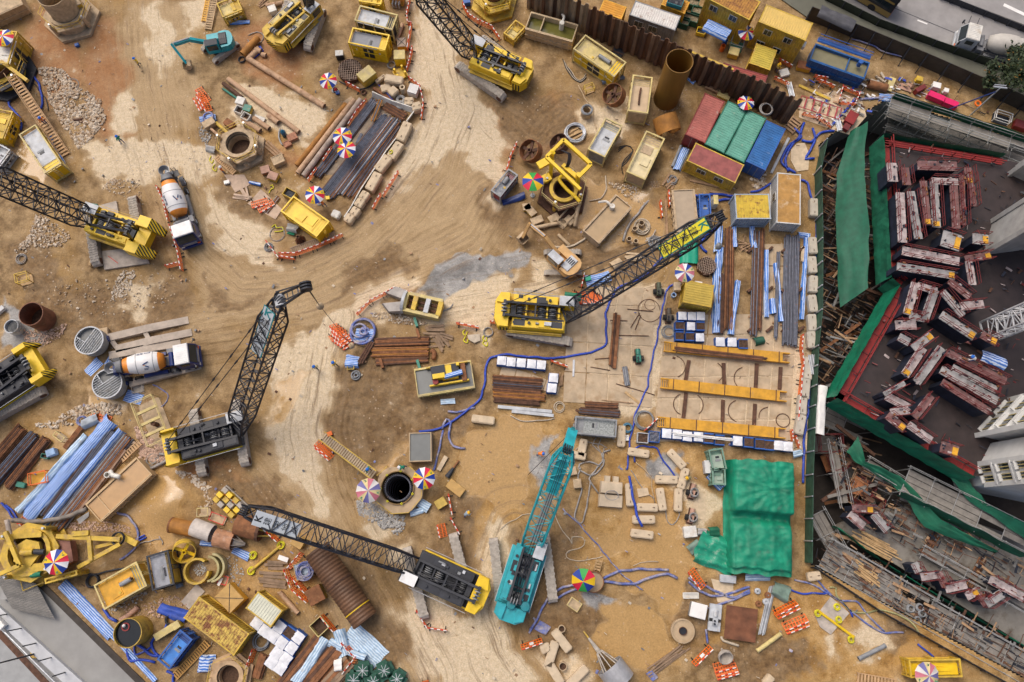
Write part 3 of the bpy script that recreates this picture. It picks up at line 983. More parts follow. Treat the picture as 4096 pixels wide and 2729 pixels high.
def bpi(p,q,r,mat,lbl,t=.03,cat='pipe',name=None,z=0.,n=20,rings=()):
 name=name or cat.replace(' ','_')
 c=(p+q)/2
 o=obj(name,lbl,cat,(c.x,c.y,z),ang(p,q)) if rings else None
 L=(q-p).length
 mb=MB().pipe((-L/2,0,r),(L/2,0,r),r,t,n)
 if rings:
  mb.put('barrel',mat,o,smo=False)
  for x in rings:
   MB().pipe((-L/2+x*L-.06,0,r),(-L/2+x*L+.06,0,r),r+.03,.06,n).put('joint_ring',mat,o)
  return o
 ob=mb.put(name,mat,None,(c.x,c.y,z),ang(p,q))
 return tag(ob,lbl,cat)
def spi(p,r,h,mat,lbl,t=.04,cat='pipe',name=None,fill=None,fz=.3,n=32):
 name=name or cat.replace(' ','_')
 o=obj(name,lbl,cat,(p.x,p.y,0))
 MB().pipe((0,0,-.05),(0,0,h),r,t,n).put('shell',mat,o,smo=False)
 MB().pipe((0,0,h),(0,0,h+.03),r+.015,t+.03,n).put('rim',mat,o)
 if fill:
  MB().lat([(0,fz),(r-t,fz)],n).put('contents',fill,o)
 return o
def bun(p,q,n,r,mats,lbl,cat='bar bundle',name=None,part='bar',lay=1,W=None,z=.1,jit=.06,box=False,hol=False,bea=True):

 name=name or cat.replace(' ','_')
 c=(p+q)/2
 L=(q-p).length
 o=obj(name,lbl,cat,(c.x,c.y,0),ang(p,q))
 W=W or n*2*r
 mats=mats if isinstance(mats,list) else [mats]
 for m in mats:
  if box:
   shr(('barb',m.name,round(r,3)),lambda:prp(MB().box(-.5,.5,-r,r,-r,r),part,m))
  else:
   shr(('bar',m.name,round(r,3),hol),lambda:prp(MB().pipe((-.5,0,0),(.5,0,0),r,r*.3,8) if hol else MB().tub((-.5,0,0),(.5,0,0),r,n=7),part,m))
 for l in range(lay):
  k=n-l
  for i in range(k):
   m=mats[(i*7+l*3+i//3)%len(mats)]
   me=_cache[('barb',m.name,round(r,3)) if box else ('bar',m.name,round(r,3),hol)]
   y=(-W/2+(i+.5)*W/k) if l==0 else (-(W/2)*(k/n)+(i+.5)*W/n)
   b=link(part,me,o,(RU(-jit,jit)*L*.5,y,z+r+l*r*1.75))
   b.scale=(L*(1+RU(-jit,jit)*.5),1,1)
   b.rotation_euler=(0,0,RU(-.008,.008))
 if bea:
  for x in (-.32,.32):
   MB().box(x*L-.1,x*L+.1,-W/2-.15,W/2+.15,0,z).put('bearer',WD,o)
 return o
def tim(p,rz,n,L,W,lbl,mat=None,spread=.3,cat='timber',name=None,w=.22,part='plank',z=0.):
 name=name or cat.replace(' ','_')
 mat=mat or WD
 o=obj(name,lbl,cat,(p.x,p.y,z),rz)
 me=shr(('plk',mat.name,round(w,2)),lambda:prp(MB().box(-.5,.5,-w/2,w/2,0,.09),part,mat))
 for i in range(n):
  b=link(part,me,o,(RU(-.15,.15)*L,-W/2+W*(i+.5)/n+RU(-.05,.05),.02+.095*(i%3)))
  b.scale=(L*RU(.75,1.05),1,1)
  b.rotation_euler=(0,0,RU(-spread,spread))
 return o
def pla(poly,z0,z1,mat,lbl,cat='steel plate',name=None):
 name=name or cat.replace(' ','_')
 c=sum(poly,VEC())/len(poly)
 o=MB().prism([(v.x-c.x,v.y-c.y) for v in poly],0,z1-z0).put(name,mat,None,(c.x,c.y,z0))
 return tag(o,lbl,cat)
def sqd(p,q,W,z1,mat,lbl,cat='slab',name=None,z0=-.02):
 name=name or cat.replace(' ','_')
 d=(q-p).normalized()
 n=VEC((-d.y,d.x,0))*W/2
 return pla([p+n,p-n,q-n,q+n],z0,z1,mat,lbl,cat,name)
def rag(p,q,W,mat,lbl,h=.25,seed=0,cat='tarpaulin',name=None,amp=.18,nx=None,zfun=None,z=0.,edge=.25,wob=.3):
 name=name or cat.replace(' ','_')
 c=(p+q)/2
 L=(q-p).length
 nx=nx or max(10,int(L/.22))
 ny=max(6,int(W/.2))
 def f(u,v):
  x=(u-.5)*L
  e=W/2*(1+wob*(mno.noise((x*.5+seed*7,3.1,seed))))
  y=(v-.5)*2*e+wob*.8*W*mno.noise((x*.3,seed*3.7,1.5))*(1 if wob else 0)
  x2=x+(.35*wob+.05)*W*mno.noise((y*.9,seed*5.3,8.))*(1 if abs(u-.5)>.42 else.2)
  g=min(1,min(v,1-v)*2/max(edge,1e-3)) if edge else 1
  b=zfun(x,y) if zfun else h*g
  w=amp*(1.3*abs(mno.noise((x*.22+seed,y*2.6,seed*.7)))+mno.noise((x*.35+seed,y*3.2,seed*1.3))+.5*mno.noise((x*1.4,y*2.,seed+9.)))
  return (x2,y,max(.03,b+w))
 o=MB().grid(nx,ny,f).put(name,mat,None,(c.x,c.y,z),ang(p,q),smo=True)
 return tag(o,lbl,cat)
def str_(p,q,W,z0,z1,n,lbl,mat=YLD,tread=None,cat='stairs',name=None,rls=True):

 name=name or cat.replace(' ','_')
 tread=tread or mat
 o=obj(name,lbl,cat,(p.x,p.y,0),ang(p,q))
 L=(VEC((q.x,q.y,0))-VEC((p.x,p.y,0))).length
 for s in (-1,1):
  MB().bar((0,s*W/2,z0+.1),(L,s*W/2,z1+.1),.09,.2).put('stringer',mat,o)
  if rls:
   MB().bar((0,s*W/2,z0+.95),(L,s*W/2,z1+.95),.06).put('handrail',mat,o)
   for i in range(4):
    t=(i+.5)/4
    MB().bar((L*t,s*W/2,z0+(z1-z0)*t+.1),(L*t,s*W/2,z0+(z1-z0)*t+.95),.05).put('post',mat,o)
 d=L/n
 me=prp(MB().box(-d*.3,d*.3,-W/2+.05,W/2-.05,0,.05),'tread',tread)
 for i in range(n):
  t=(i+.5)/n
  link('tread',me,o,(L*t,0,z0+(z1-z0)*t+.12))
 return o
def tnk(p,L,W,H,rz,lbl,mat=MDM,wtr=WATB,fill=.75,ribs=True,bfl=(),olt=None,cat='tank',name=None,z=0.):
 name=name or cat.replace(' ','_')
 o=obj(name,lbl,cat,(p.x,p.y,z),rz)
 t=.1
 MB().box(-L/2,L/2,-W/2,W/2,0,.06).put('floor',mat,o)
 for s in (-1,1):
  MB().box(-L/2,L/2,s*(W/2-t/2)-t/2,s*(W/2-t/2)+t/2,.06,H).put('side_wall',mat,o)
  MB().box(s*(L/2-t/2)-t/2,s*(L/2-t/2)+t/2,-W/2+t,W/2-t,.06,H).put('end_wall',mat,o)
 MB().box(-L/2+t,L/2-t,-W/2+t,W/2-t,H*fill-.05,H*fill).put('water',wtr,o)
 if ribs:
  k=max(3,int(L/.8))
  me=prp(MB().box(-.06,.06,-.06,.06,0.,H-.02),'rib',mat)
  for s in (-1,1):
   for i in range(k):
    link('rib',me,o,(-L/2+(i+.5)*L/k,s*(W/2+.06),0.))
  for s in (-1,1):
   for zz in (H*.4,H-.14):
    MB().box(-L/2,L/2,s*(W/2+.003) if s>0 else s*(W/2+.13),s*(W/2+.13) if s>0 else s*(W/2+.003),zz,zz+.1).put('waling',mat,o)
 for b in bfl:
  MB().box(b*L-.05,b*L+.05,-W/2+t,W/2-t,.1,H-.1).put('baffle',mat,o)
 if olt:
  MB().tub((olt[0],olt[1],H*fill),(olt[0],olt[1],H+.45),.3,n=12).put('inlet_drum',WHD,o)
  MB().path(spa([(olt[0],olt[1]+.2,H+.25),(olt[0],olt[1]+.9,H+.3),(olt[0]-.4,olt[1]+1.6,H-.3)],.2),.15,7).put('inlet_pipe',WHD,o)
 return o
BAGW=M('white_bag_liner',(.74,.75,.78),.7,var=.15,scale=2.5,dirt=.12,dcol=(.45,.42,.4))
BAGB=M('blue_bag_fabric',(.02,.11,.42),.7,scale=3)
def bag(p,s,rz,lbl,fill='white',z=0.,grp='white-lined bulk bags'):
 o=obj('bulk_bag',lbl,'bag',(p.x,p.y,z),rz,grp)
 h=.85
 MB().tbox(-s/2,s/2,-s/2,s/2,0,h,.03,.03).put('sack',BAGB,o)
 sd=random.random()*50
 e=s/2-.05
 if fill=='white':
  MB().grid(7,7,lambda u,v:((u-.5)*2*e*(1+.08*mno.noise((u*3,v*3,sd))),(v-.5)*2*e*(1+.08*mno.noise((u*3,v*3,sd+5))),h+.03+.09*sin(pi*u)*sin(pi*v)+.1*mno.noise((u*3.5,v*3.5,sd))**2*2)).put('liner',BAGW,o,smo=True)
 else:
  MB().grid(7,7,lambda u,v:((u-.5)*2*e,(v-.5)*2*e,h+.02+.12*mno.noise((u*5,v*5,sd))**2+.02)).put('contents',SOIL if fill=='soil' else STB,o)
  for k in range(2):
   s2=1 if k else -1
   MB().box(-e,e,s2*e-.04,s2*e+.08,h,h+.1).put('rim',BAGB if fill=='soil' else BAGW,o)
 return o
def rub(poly,n,smin,smax,mat,name='rubble_stones',soft=True,z=0.,pile=0.):
 X=[v.x for v in poly]
 Y=[v.y for v in poly]
 cx,cy=sum(X)/len(X),sum(Y)/len(Y)
 mb=MB()
 k=0
 rnd=random.Random(n*13+int(cx*10))
 P2=[(v.x,v.y) for v in poly]
 RMAX=max(hypot(x-cx,y-cy) for x,y in P2)
 ico=[(0,0,1),(.89,0,.45),(.28,.85,.45),(-.72,.53,.45),(-.72,-.53,.45),(.28,-.85,.45),(.72,.53,-.45),(-.28,.85,-.45),(-.89,0,-.45),(-.28,-.85,-.45),(.72,-.53,-.45)]
 fc=[(0,1,2),(0,2,3),(0,3,4),(0,4,5),(0,5,1),(1,6,2),(2,7,3),(3,8,4),(4,9,5),(5,10,1),(6,7,2),(7,8,3),(8,9,4),(9,10,5),(10,6,1)]
 tries=0
 while k<n and tries<n*30:
  tries+=1
  x,y=rnd.uniform(min(X),max(X)),rnd.uniform(min(Y),max(Y))
  ins=False
  for i in range(len(P2)):
   (x0,y0),(x1,y1)=P2[i],P2[i-1]
   if (y0>y)!=(y1>y) and x<(x1-x0)*(y-y0)/(y1-y0)+x0:
    ins=not ins
  if not ins:
   continue
  if soft and mno.noise((x*.45,y*.45,3.3))<rnd.uniform(-.75,.15):
   continue
  s=smin+(smax-smin)*rnd.random()**2.2
  a=rnd.uniform(0,6.28)
  ca,sa=cos(a),sin(a)
  sx,sy,sz=s*rnd.uniform(.7,1.2),s*rnd.uniform(.6,1.),s*rnd.uniform(.5,.8)
  bz=z+pile*max(0,1-(hypot(x-cx,y-cy)/RMAX)**1.3)
  vs=[]
  for px,py,pz in ico:
   j=rnd.uniform(.75,1.2)
   vx,vy=px*sx*j/2,py*sy*j/2
   vs.append((x+ca*vx-sa*vy-cx,y+sa*vx+ca*vy-cy,bz+sz*.25+pz*sz*j/2))
  mb.k=rnd.randrange(3)
  mb.add(vs,fc)
  k+=1
 o=mb.put(name,[mat,ST2,ST3] if mat is ST1 else mat,None,(cx,cy,0),fixn=False)
 o['kind']='stuff'
 o['label']='loose stones strewn over the mud'
 return o
ST1=M('pale_stone',(.5,.4,.29),.9,var=.2,scale=3)
ST2=M('warm_stone',(.43,.31,.2),.9,var=.2,scale=3)
ST3=M('whitish_stone',(.6,.51,.4),.9,var=.2,scale=3)
STG=M('grey_stone',(.4,.385,.36),.9,scale=3)
STP=M('pink_stone',(.52,.36,.27),.9,var=.25,scale=3)
def trm(L,W,H,mat):
 n=6
 prof=[]
 for i in range(n+1):
  a=-pi/2+pi*i/n
  prof.append((L/2-H/2+H/2*cos(a),H/2+H/2*sin(a)))
 for i in range(n+1):
  a=pi/2+pi*i/n
  prof.append((-L/2+H/2+H/2*cos(a),H/2+H/2*sin(a)))
 mb=MB()
 k=len(prof)
 vs=[(x,-W/2,z) for x,z in prof]+[(x,W/2,z) for x,z in prof]
 mb.add(vs,[tuple(range(k)),tuple(range(2*k-1,k-1,-1))]+[(i,k+i,k+(i+1)%k,(i+1)%k) for i in range(k)])
 return prp(mb,'crawler_track',mat)
def trk(root,rz,L,W,H,gauge,mat=None,shoe=None,pitch=.3,z=0.):
 mat=mat or MDG
 shoe=shoe or MDG
 out=[]
 for s in (-1,1):
  tr=link('crawler_track',shr(('trk',L,W,H,mat.name),lambda:trm(L,W*.92,H,mat)),root)
  c,sn=cos(rz),sin(rz)
  tr.location=(-sn*s*gauge/2,c*s*gauge/2,z)
  tr.rotation_euler=(0,0,rz)
  n=int((L-H*.5)/pitch)
  me=shr(('shoe',W,pitch,shoe.name),lambda:prp(MB().box(-pitch*.4,pitch*.4,-W/2,W/2,0,.05).box(-pitch*.12,pitch*.12,-W*.46,-W*.1,.05,.09).box(-pitch*.12,pitch*.12,W*.1,W*.46,.05,.09),'track_shoe',shoe))
  for i in range(n):
   x=-(L-H*.6)/2+(i+.5)*(L-H*.6)/n
   link('track_shoe',me,tr,(x,.03*(1 if i%2 else -1),H+.005))
  wm=shr(('spr',H,W),lambda:prp(MB().tub((0,-W*.5,0),(0,W*.5,0),H*.33,n=12),'sprocket',RSD))
  for sx in (-1,1):
   link('sprocket',wm,tr,(sx*(L/2-H/2),0,H/2))
  out.append(tr)
 return out
def ltc(root,foot,tip,w,h,mat,name='boom',bays=None,foot_w=None,tip_w=None,cr=.11,br=.085,up=None,taper0=.14,taper1=.12):

 d=(tip-foot)
 L=d.length
 d.normalize()
 side=(up or VEC((0,0,1))).cross(d).normalized()
 nrm=d.cross(side).normalized()
 bays=bays or max(6,int(L/(w*.72)))
 if bays%2:
  bays+=1
 def cw(t):
  k=1.
  fw=(foot_w or w*.9)/w
  k2=1.
  if t<taper0:
   k2=.18+.82*t/taper0
   k=fw+(1-fw)*t/taper0
  if t>1-taper1:
   s=(1-t)/taper1
   k2=min(k2,.25+.75*s)
   k=min(k,(tip_w or.55)+(1-(tip_w or.55))*s)
  return k*w/2,k2*h/2
 def pt(t,sy,sz):
  a,b=cw(t)
  return foot+d*(L*t)+side*(a*sy)+nrm*(b*sz)
 bm_=tpt(name,root)
 for sy in (-1,1):
  for sz in (-1,1):
   mb=MB()
   for a,b in zip((0,taper0,1-taper1),(taper0,1-taper1,1)):
    mb.tub(pt(a,sy,sz),pt(b,sy,sz),cr,n=6)
   mb.put('chord',mat,bm_)
 lac=MB()
 for i in range(bays):
  t0,t1=i/bays,(i+1)/bays
  f=1 if i%2 else -1
  for sz in (-1,1):
   lac.bar(pt(t0,-f,sz),pt(t1,f,sz),br)
   lac.bar(pt(t1,-1,sz),pt(t1,1,sz),br)
   if i%3==1:
    lac.bar(pt(t0,f,sz),pt(t1,-f,sz),br*.8)
  for sy in (-1,1):
   lac.bar(pt(t0,sy,-f),pt(t1,sy,f),br)
   lac.bar(pt(t1,sy,-1),pt(t1,sy,1),br)
 lo=lac.put('lacing',mat,bm_,fixn=False)
 lo['kind']='stuff'
 return pt,d,side,nrm,L
def tpt(name,root):
 o=bpy.data.objects.new(name,None)
 COL.objects.link(o)
 o.empty_display_size=.2
 o.parent=root
 return o
def dwn(root,x,r,w,y=0.,z=2.,mat=None):
 mb=MB().mat(0).tub((x,y-w/2,z),(x,y+w/2,z),r,n=16)
 mb.mat(1).tub((x,y-w/2-.06,z),(x,y-w/2,z),r*1.3,n=16).tub((x,y+w/2,z),(x,y+w/2+.06,z),r*1.3,n=16)
 o=mb.put('winch_drum',[mat or RUBB,DGR],root)
 k=MB()
 for i in range(5):
  yy=y-w/2+(i+.5)*w/5
  k.pipe((x,yy-.03,z),(x,yy+.03,z),r+.03,.05,14)
 k.put('rope_layer',GRY,o)
def rope(root,p,q,r=.035,name='rope',mat=None):
 return MB().tub(p,q,r,n=5).put(name,mat or BLK,root)
def crn(base,head,thead,lbl,tip,bmw=1.7,deck=YEL,side=YEL,ctw=YEL,boom=BLK,gty=BLK,cab=WHT,cbs=1,L=7.4,W=3.4,tl=7.5,tw=1.,th=1.15,gauge=4.6,wng=False,haz=True,gant='flat',bnr=None,hook=None,pend=True,gwk=True,foot_x=2.3,rfm=None,shoe=None,bh=None,back_x=None):
 o=obj('crawler_crane',lbl,'crane',(base.x,base.y,0),head)
 lc=lcl(o)
 trk(o,thead-head,tl,tw,th,gauge,shoe=shoe)
 MB().box(-1.6,1.6,-1.7,1.7,.4,1.).tub((0,0,1.),(0,0,1.3),1.2,n=20).put('carbody',DGR,o)
 f,b=L*.36,-L*.64
 zd=1.55
 rfm=rfm or deck
 MB().box(b,f,-W/2+.02,W/2-.02,1.28,zd).put('deck_frame',side,o)
 hw=W*.27
 for s in (-1,1):
  y0,y1=sorted((s*W/2,s*(W/2-hw)))
  x0=b+L*.16
  x1=f-(1. if s==cbs else.2)
  h=MB().box(x0,x1,y0,y1,zd,2.72).put('engine_house' if s<0 else 'tank_house',side,o)
  MB().box(x0+.05,x1-.05,y0+.05,y1-.05,2.72,2.76).put('top_plate',rfm,h)
  n=4
  for i in range(n):
   xa=x0+.2+i*(x1-x0-.2)/n
   xb=xa+(x1-x0-.2)/n-.15
   if (i+(s>0))%3==0:
    g=MB().box(xa,xb,y0+.15,y1-.15,2.76,2.8).put('grille',BLK,h)
   elif i%2==0:
    MB().box(xa,xb,y0+.12,y1-.12,2.76,2.86).put('hatch',rfm,h)
   else:
    MB().tub((xa+.3,(y0+y1)/2,2.76),(xa+.3,(y0+y1)/2,3.),.16,n=10).put('exhaust_cap',DGR,h)
  if gwk:
   wy0,wy1=sorted((s*(W/2+.01),s*(W/2+(.16 if deck is DGR else.42))))
   wk=MB().box(b+.6,f-.3,wy0,wy1,1.3,1.36).put('walkway',YEL if deck is DGR else YLD if deck is YEL else deck,o)
   MB().bar((b+.6,s*(W/2+.4),2.3),(f-.3,s*(W/2+.4),2.3),.045).put('handrail',YLD if deck is YEL else LGR,wk)
 cy=cbs*(W/2-.45)
 c=MB().tbox(f-.95,f+.95,cy-.6,cy+.6,zd-.15,3.1,.12,.06).put('cab',side,o)
 MB().box(f-.86,f+.8,cy-.56,cy+.56,3.1,3.16).put('cab_roof',cab,c)
 MB().box(f+.84,f+.93,cy-.5,cy+.5,1.9,2.9).put('windscreen',GLS,c)
 MB().box(f-.6,f+.6,*sorted((cy+cbs*.575,cy+cbs*.61)),2.,2.9).put('side_window',GLS,c)
 mw=W-2*hw-.25
 for i,x in enu((f-1.5,f-2.7,b+1.9)):
  dwn(o,x,.42 if i<2 else.32,mw*.72,0,2.15)
 for x in (f-.8,f-2.1,b+2.6):
  MB().box(x-.09,x+.09,-mw/2,mw/2,zd,2.55).put('cross_frame',side if deck is YEL else gty,o)
 MB().box(b+.9,b+1.45,-mw/2+.1,mw/2-.1,zd,2.4).put('hydraulic_block',DGR,o)
 rc=random.Random(int(L*100+W*10+base.x))
 for i in range(16):
  x,y=rc.uniform(b+1.3,f-1.2),rc.choice((-1,1))*rc.uniform(.1,W/2-.25)
  z=2.76 if abs(y)>W/2-hw else 1.6
  a,c2=rc.uniform(.08,.4),rc.uniform(.06,.2)
  MB().box(x-a,x+a,y-c2,y+c2,z,z+rc.uniform(.08,.35)).put('fitting',rc.choice((DGR,GRY,side,LGR,BLK)),o)
 for i in range(4):
  y=rc.uniform(-mw/2,mw/2)
  MB().path(spa([(f-.6,y,2.5),(f-2,y+rc.uniform(-.3,.3),2.7),(b+1.5,rc.uniform(-.5,.5),2.5)],.5),.045,5).put('hydraulic_line',BLK,o)
 if wng:
  MB().tbox(b-.75,b+.8,-W/2-.1,W/2+.1,1.2,2.3,.05,0.).put('counterweight',ctw,o)
  wo=.75*wng+.1
  for s in (-1,1):
   ys=sorted((s*(W*(.62-.3*wng)),s*(W/2+wo-.1)))
   w1=MB().tbox(b-.55,b+1.05,ys[0],ys[1],1.45,3.,.1,.05).put('counterweight_stack',ctw,o)
   mb=MB()
   y_in,y_out=s*(W*(.62-.3*wng)),s*(W/2+wo-.1)
   mb.add([(b-.5,y_in,3.02),(b-.5,y_out,3.02),(b-.7-1.2*wng,y_out*.8,1.7),(b-.7-1.2*wng,y_in,1.7),(b-.5,y_in,1.3),(b-.5,y_out,1.3),(b-.7-1.2*wng,y_out*.8,1.3),(b-.7-1.2*wng,y_in,1.3)],[(0,1,2,3),(4,7,6,5),(0,4,5,1),(1,5,6,2),(2,6,7,3),(3,7,4,0)])
   mb.put('hazard_fairing',HAZ,w1)
 else:
  pts=[(b+.75,-W/2-.12),(b+.75,W/2+.12),(b-.35,W/2+.12),(b-.85,W*.28),(b-.85,-W*.28),(b-.35,-W/2-.12)]
  cw=MB().prism(pts,1.2,2.62).put('counterweight',ctw,o)
  for s in (-1,1):
   MB().prism([(b+.7,s*(W/2+.08)),(b+.7,s*W*.2),(b-.7,s*W*.22),(b-.32,s*(W/2+.06))][::s],2.62,2.9).put('weight_block',ctw,cw)
  if haz:
   for s in (-1,1):
    MB().box(b-.33,b+.72,*sorted((s*(W/2+.125),s*(W/2+.15))),1.3,2.5).put('hazard_panel',HAZ,cw)
   MB().box(b-.9,b-.86,-W*.27,W*.27,1.3,2.5).put('hazard_panel',HAZY,cw)
 gy=mw/2+.12
 bx=b+.2 if back_x is None else back_x
 zg=3.3 if gant=='flat' else 5.2
 for s in (-1,1):
  MB().bar((f-.2,s*gy,2.6),(bx,s*gy*.85,zg),.24,.28).put('gantry_leg',gty,o)
  MB().bar((bx+.9,s*gy,1.6),(bx,s*gy*.85,zg),.2).put('gantry_strut',gty,o)
 MB().bar((bx,-gy-.1,zg),(bx,gy+.1,zg),.3).put('gantry_head',gty,o)
 MB().bar(((f+bx)/2,-gy,(2.6+zg)/2),((f+bx)/2,gy,(2.6+zg)/2),.16).put('gantry_tie',gty,o)
 for i in range(3):
  y=(i-1)*gy*.45
  MB().tub((bx,y-.05,zg+.1),(bx,y+.05,zg+.1),.34,n=12).put('sheave',GRY,o)
 foot=VEC((foot_x,0,1.9))
 tp=lc(tip)
 pt,d,sd,nr,BL=ltc(o,foot,tp,bmw,bh or bmw*.95,boom,'boom',foot_w=bmw*.85)
 hd=tpt('boom_head',o)
 for i in range(4):
  y=(i-1.5)*.22
  c0=tp+d*.2+sd*y
  MB().tub(c0-sd*.05,c0+sd*.05,.42,n=14).put('sheave',DGR,hd)
 for s in (-1,1):
  MB().bar(tp-d*1.+sd*s*.5,tp+d*.7+sd*s*.45,.08,.5).put('head_plate',boom,hd)
 MB().bar(tp-d*.9+nr*.35-sd*.5,tp-d*.9+nr*.35+sd*.5,.25).put('head_beam',boom,hd)
 MB().bar(pt(0,-1,0),pt(.02,1,0)-d*.01*BL,.2).put('foot_pin',boom,hd)
 if pend:
  for s in (-1,1):
   a,bq=VEC((bx,s*.35,zg+.3)),tp+nr*.6+sd*s*.45-d*.6
   ln=MB()
   for k in range(6):
    p0,p1=a.lerp(bq,k/6),a.lerp(bq,(k+1)/6)
    ln.tub(p0,p1,.045,n=5)
    if k:
     ln.tub(p0-(bq-a).normalized()*.22,p0+(bq-a).normalized()*.22,.1,n=6)
   ln.put('pendant',boom if boom is BLK else BLK,o)
 if hook:
  hz,hp=hook
  w0=tp+d*.4
  q=VEC((w0.x,w0.y,hz)) if hp is None else lc(hp)
  for s in (-1,1):
   rope(o,w0+sd*.08*s,VEC((q.x,q.y,hz+.5)),.03,'hoist_rope')
  hk=MB().lat([(0,.5),(.22,.45),(.36,.2),(.36,-.15),(.2,-.4),(0,-.45)],12,(q.x,q.y,hz)).put('hook_block',GRY,o,smo=True)
  MB().path([(q.x+.2*cos(t),q.y,hz-.7+.2*sin(t)) for t in [.6+.6*i for i in range(9)]],.05,6).put('hook',YRP,hk)
 if bnr:
  t0,t1,sz,mt,edge,kcol,tcol,chars=bnr
  e0,e1=pt(t0,-sz*.5,1)+nr*.14,pt(t1,-sz*.5,1)+nr*.14
  wv=sd*(bmw*.36)
  ctr=(e0+e1)/2
  R3=Matrix((d,sd,nr)).transposed()
  LL=(e1-e0).length
  def addp(nm,me_mb,m,off,par=None):
   me=prp(me_mb,nm,m)
   ob=link(nm,me,o)
   ob.location=ctr+nr*off
   ob.rotation_euler=R3.to_euler()
   return ob
  hwid=bmw*.36
  addp('banner',MB().box(-LL/2,LL/2,-hwid,hwid,-.02,.02),edge,0)
  addp('banner_face',MB().box(-LL/2+.08,LL/2-.08,-hwid+.1,hwid-.1,-.02,.03),mt,0)
  n=len(chars)+1
  for i,chx in enu(['K']+list(chars)):
   x=LL/2-LL*(i+.5)/n
   tm=txm('letter',chx,min(LL/n,hwid*1.9)*(.84 if i else 1.05),kcol if i==0 else tcol,o,ctr+d*x+nr*.045,(R3@Matrix.Rotation(-pi/2,3,'Z')).to_euler(),bold=i==0)
 return o,pt,(d,sd,nr,BL),lc
def exc(base,head,thead,lbl,reach,mat,dark,bucket=MDM,tl=4.6,s=1.,arm_tip=None,elbow_h=3.6,cbd=1):
 o=obj('excavator',lbl,'excavator',(base.x,base.y,0),head)
 o.scale=(s,s,s)
 trk(o,thead-head,tl,.65,.85,2.6,pitch=.24)
 MB().box(-1.,1.,-1.,1.,.35,.85).tub((0,0,.85),(0,0,1.05),.9,n=18).put('undercarriage',DGR,o)
 pts=[(1.5,-1.3),(1.5,1.3),(-1.3,1.35)]
 for i in range(7):
  a=pi/2+pi*i/6
  pts.append((-1.55+.75*cos(a),1.28*sin(a)))
 pts.append((-1.3,-1.35))
 hs=MB().prism(pts,1.05,1.3).put('turntable',mat,o)
 rear=[(-.5,1.3)]+[(-1.5+.8*cos(pi/2+pi*i/6),1.27*sin(pi/2+pi*i/6)) for i in range(7)]+[(-.5,-1.3)]
 MB().prism(rear,1.3,2.15).put('counterweight',mat,o)
 hd=MB().tbox(-1.5,-.35,-.95,.95,2.15,2.32,.06,.06).put('engine_hood',dark,o)
 for i in range(4):
  MB().box(-1.35+i*.25,-1.2+i*.25,-.6,.1,2.32,2.35).put('vent',BLK,hd)
 MB().box(-.5,1.35,-cbd*1.3 if cbd>0 else.35,-.35 if cbd>0 else 1.3,1.3,1.95).put('toolbox',mat,o)
 cy0,cy1=sorted((cbd*.25,cbd*1.3))
 c=MB().tbox(-.35,1.6,cy0,cy1,1.3,2.9,.1,.06).put('cab',mat,o)
 MB().box(-.28,1.5,cy0+.04,cy1-.04,2.9,2.96).put('cab_roof',dark,c)
 MB().box(1.5,1.62,cy0+.1,cy1-.1,1.6,2.75).put('windscreen',GLS,c)
 MB().box(-.1,1.3,*sorted((cbd*1.29,cbd*1.315)),1.75,2.75).put('side_window',GLS,c)
 lc=lcl(o)
 tp=lc(arm_tip)/s
 y=-.1*cbd
 foot=VEC((.9,y,1.5))
 knee=VEC((foot.x+(reach-foot.x)*.52,y,elbow_h))
 el=VEC((reach,y,elbow_h-.4))
 bo=tpt('boom',o)
 for a,b_,w0,h in ((foot,knee,.42,.6),(knee,el,.4,.5)):
  MB().bar(a,b_,w0,h).put('boom_beam',mat,bo)
 MB().tub(VEC((1.3,y,1.2)),foot.lerp(knee,.75)-VEC((0,0,.3)),.09,n=8).put('lift_cylinder',GLV,bo)
 MB().tub(knee+VEC((0,0,.35)),el+VEC((.1,0,.4)),.08,n=8).put('stick_cylinder',GLV,bo)
 st=tpt('stick',o)
 MB().bar(el+VEC((.35,0,.3)),tp,.32,.4).put('stick_beam',mat,st)
 bk=MB()
 w=.55
 prof=[(.15,.25),(.55,0.),(.6,-.5),(.2,-.85),(-.35,-.75),(-.6,-.3)]
 k=len(prof)
 dirx=(tp-el)
 dirx.z=0
 fl=-1 if dirx.x<0 else 1
 for t_ in (-1,1):
  bk.add([(x*fl,t_*w,z) for x,z in prof],[tuple(range(k))])
  bk.add([(x*fl*.93,t_*w*.9,z*.93) for x,z in prof],[tuple(range(k))])
 bk.add([(x*fl,-w,z) for x,z in prof]+[(x*fl,w,z) for x,z in prof],[(i,i+1,k+i+1,k+i) for i in range(k-1)])
 b=bk.put('bucket',bucket,o,fixn=False)
 b.location=(tp.x,tp.y,max(.86,tp.z))
 for i in range(5):
  MB().box(-.05,.05,-.04,.04,-.2,.1).put('tooth',bucket,b,(-.6*fl,-w+.1+i*(2*w-.2)/4,-.25))
 return o
MIXO=M('drum_orange',(.8,.27,.03),.45,var=.12,dirt=.1)
MIXW=M('drum_white',(.78,.77,.75),.45,var=.08,dirt=.05)
MIXG=M('mixer_grey',(.2,.205,.215),.6,dirt=.2,dcol=(.35,.32,.28))
TYRE=M('tyre',(.02,.02,.02),.85,dirt=.25)
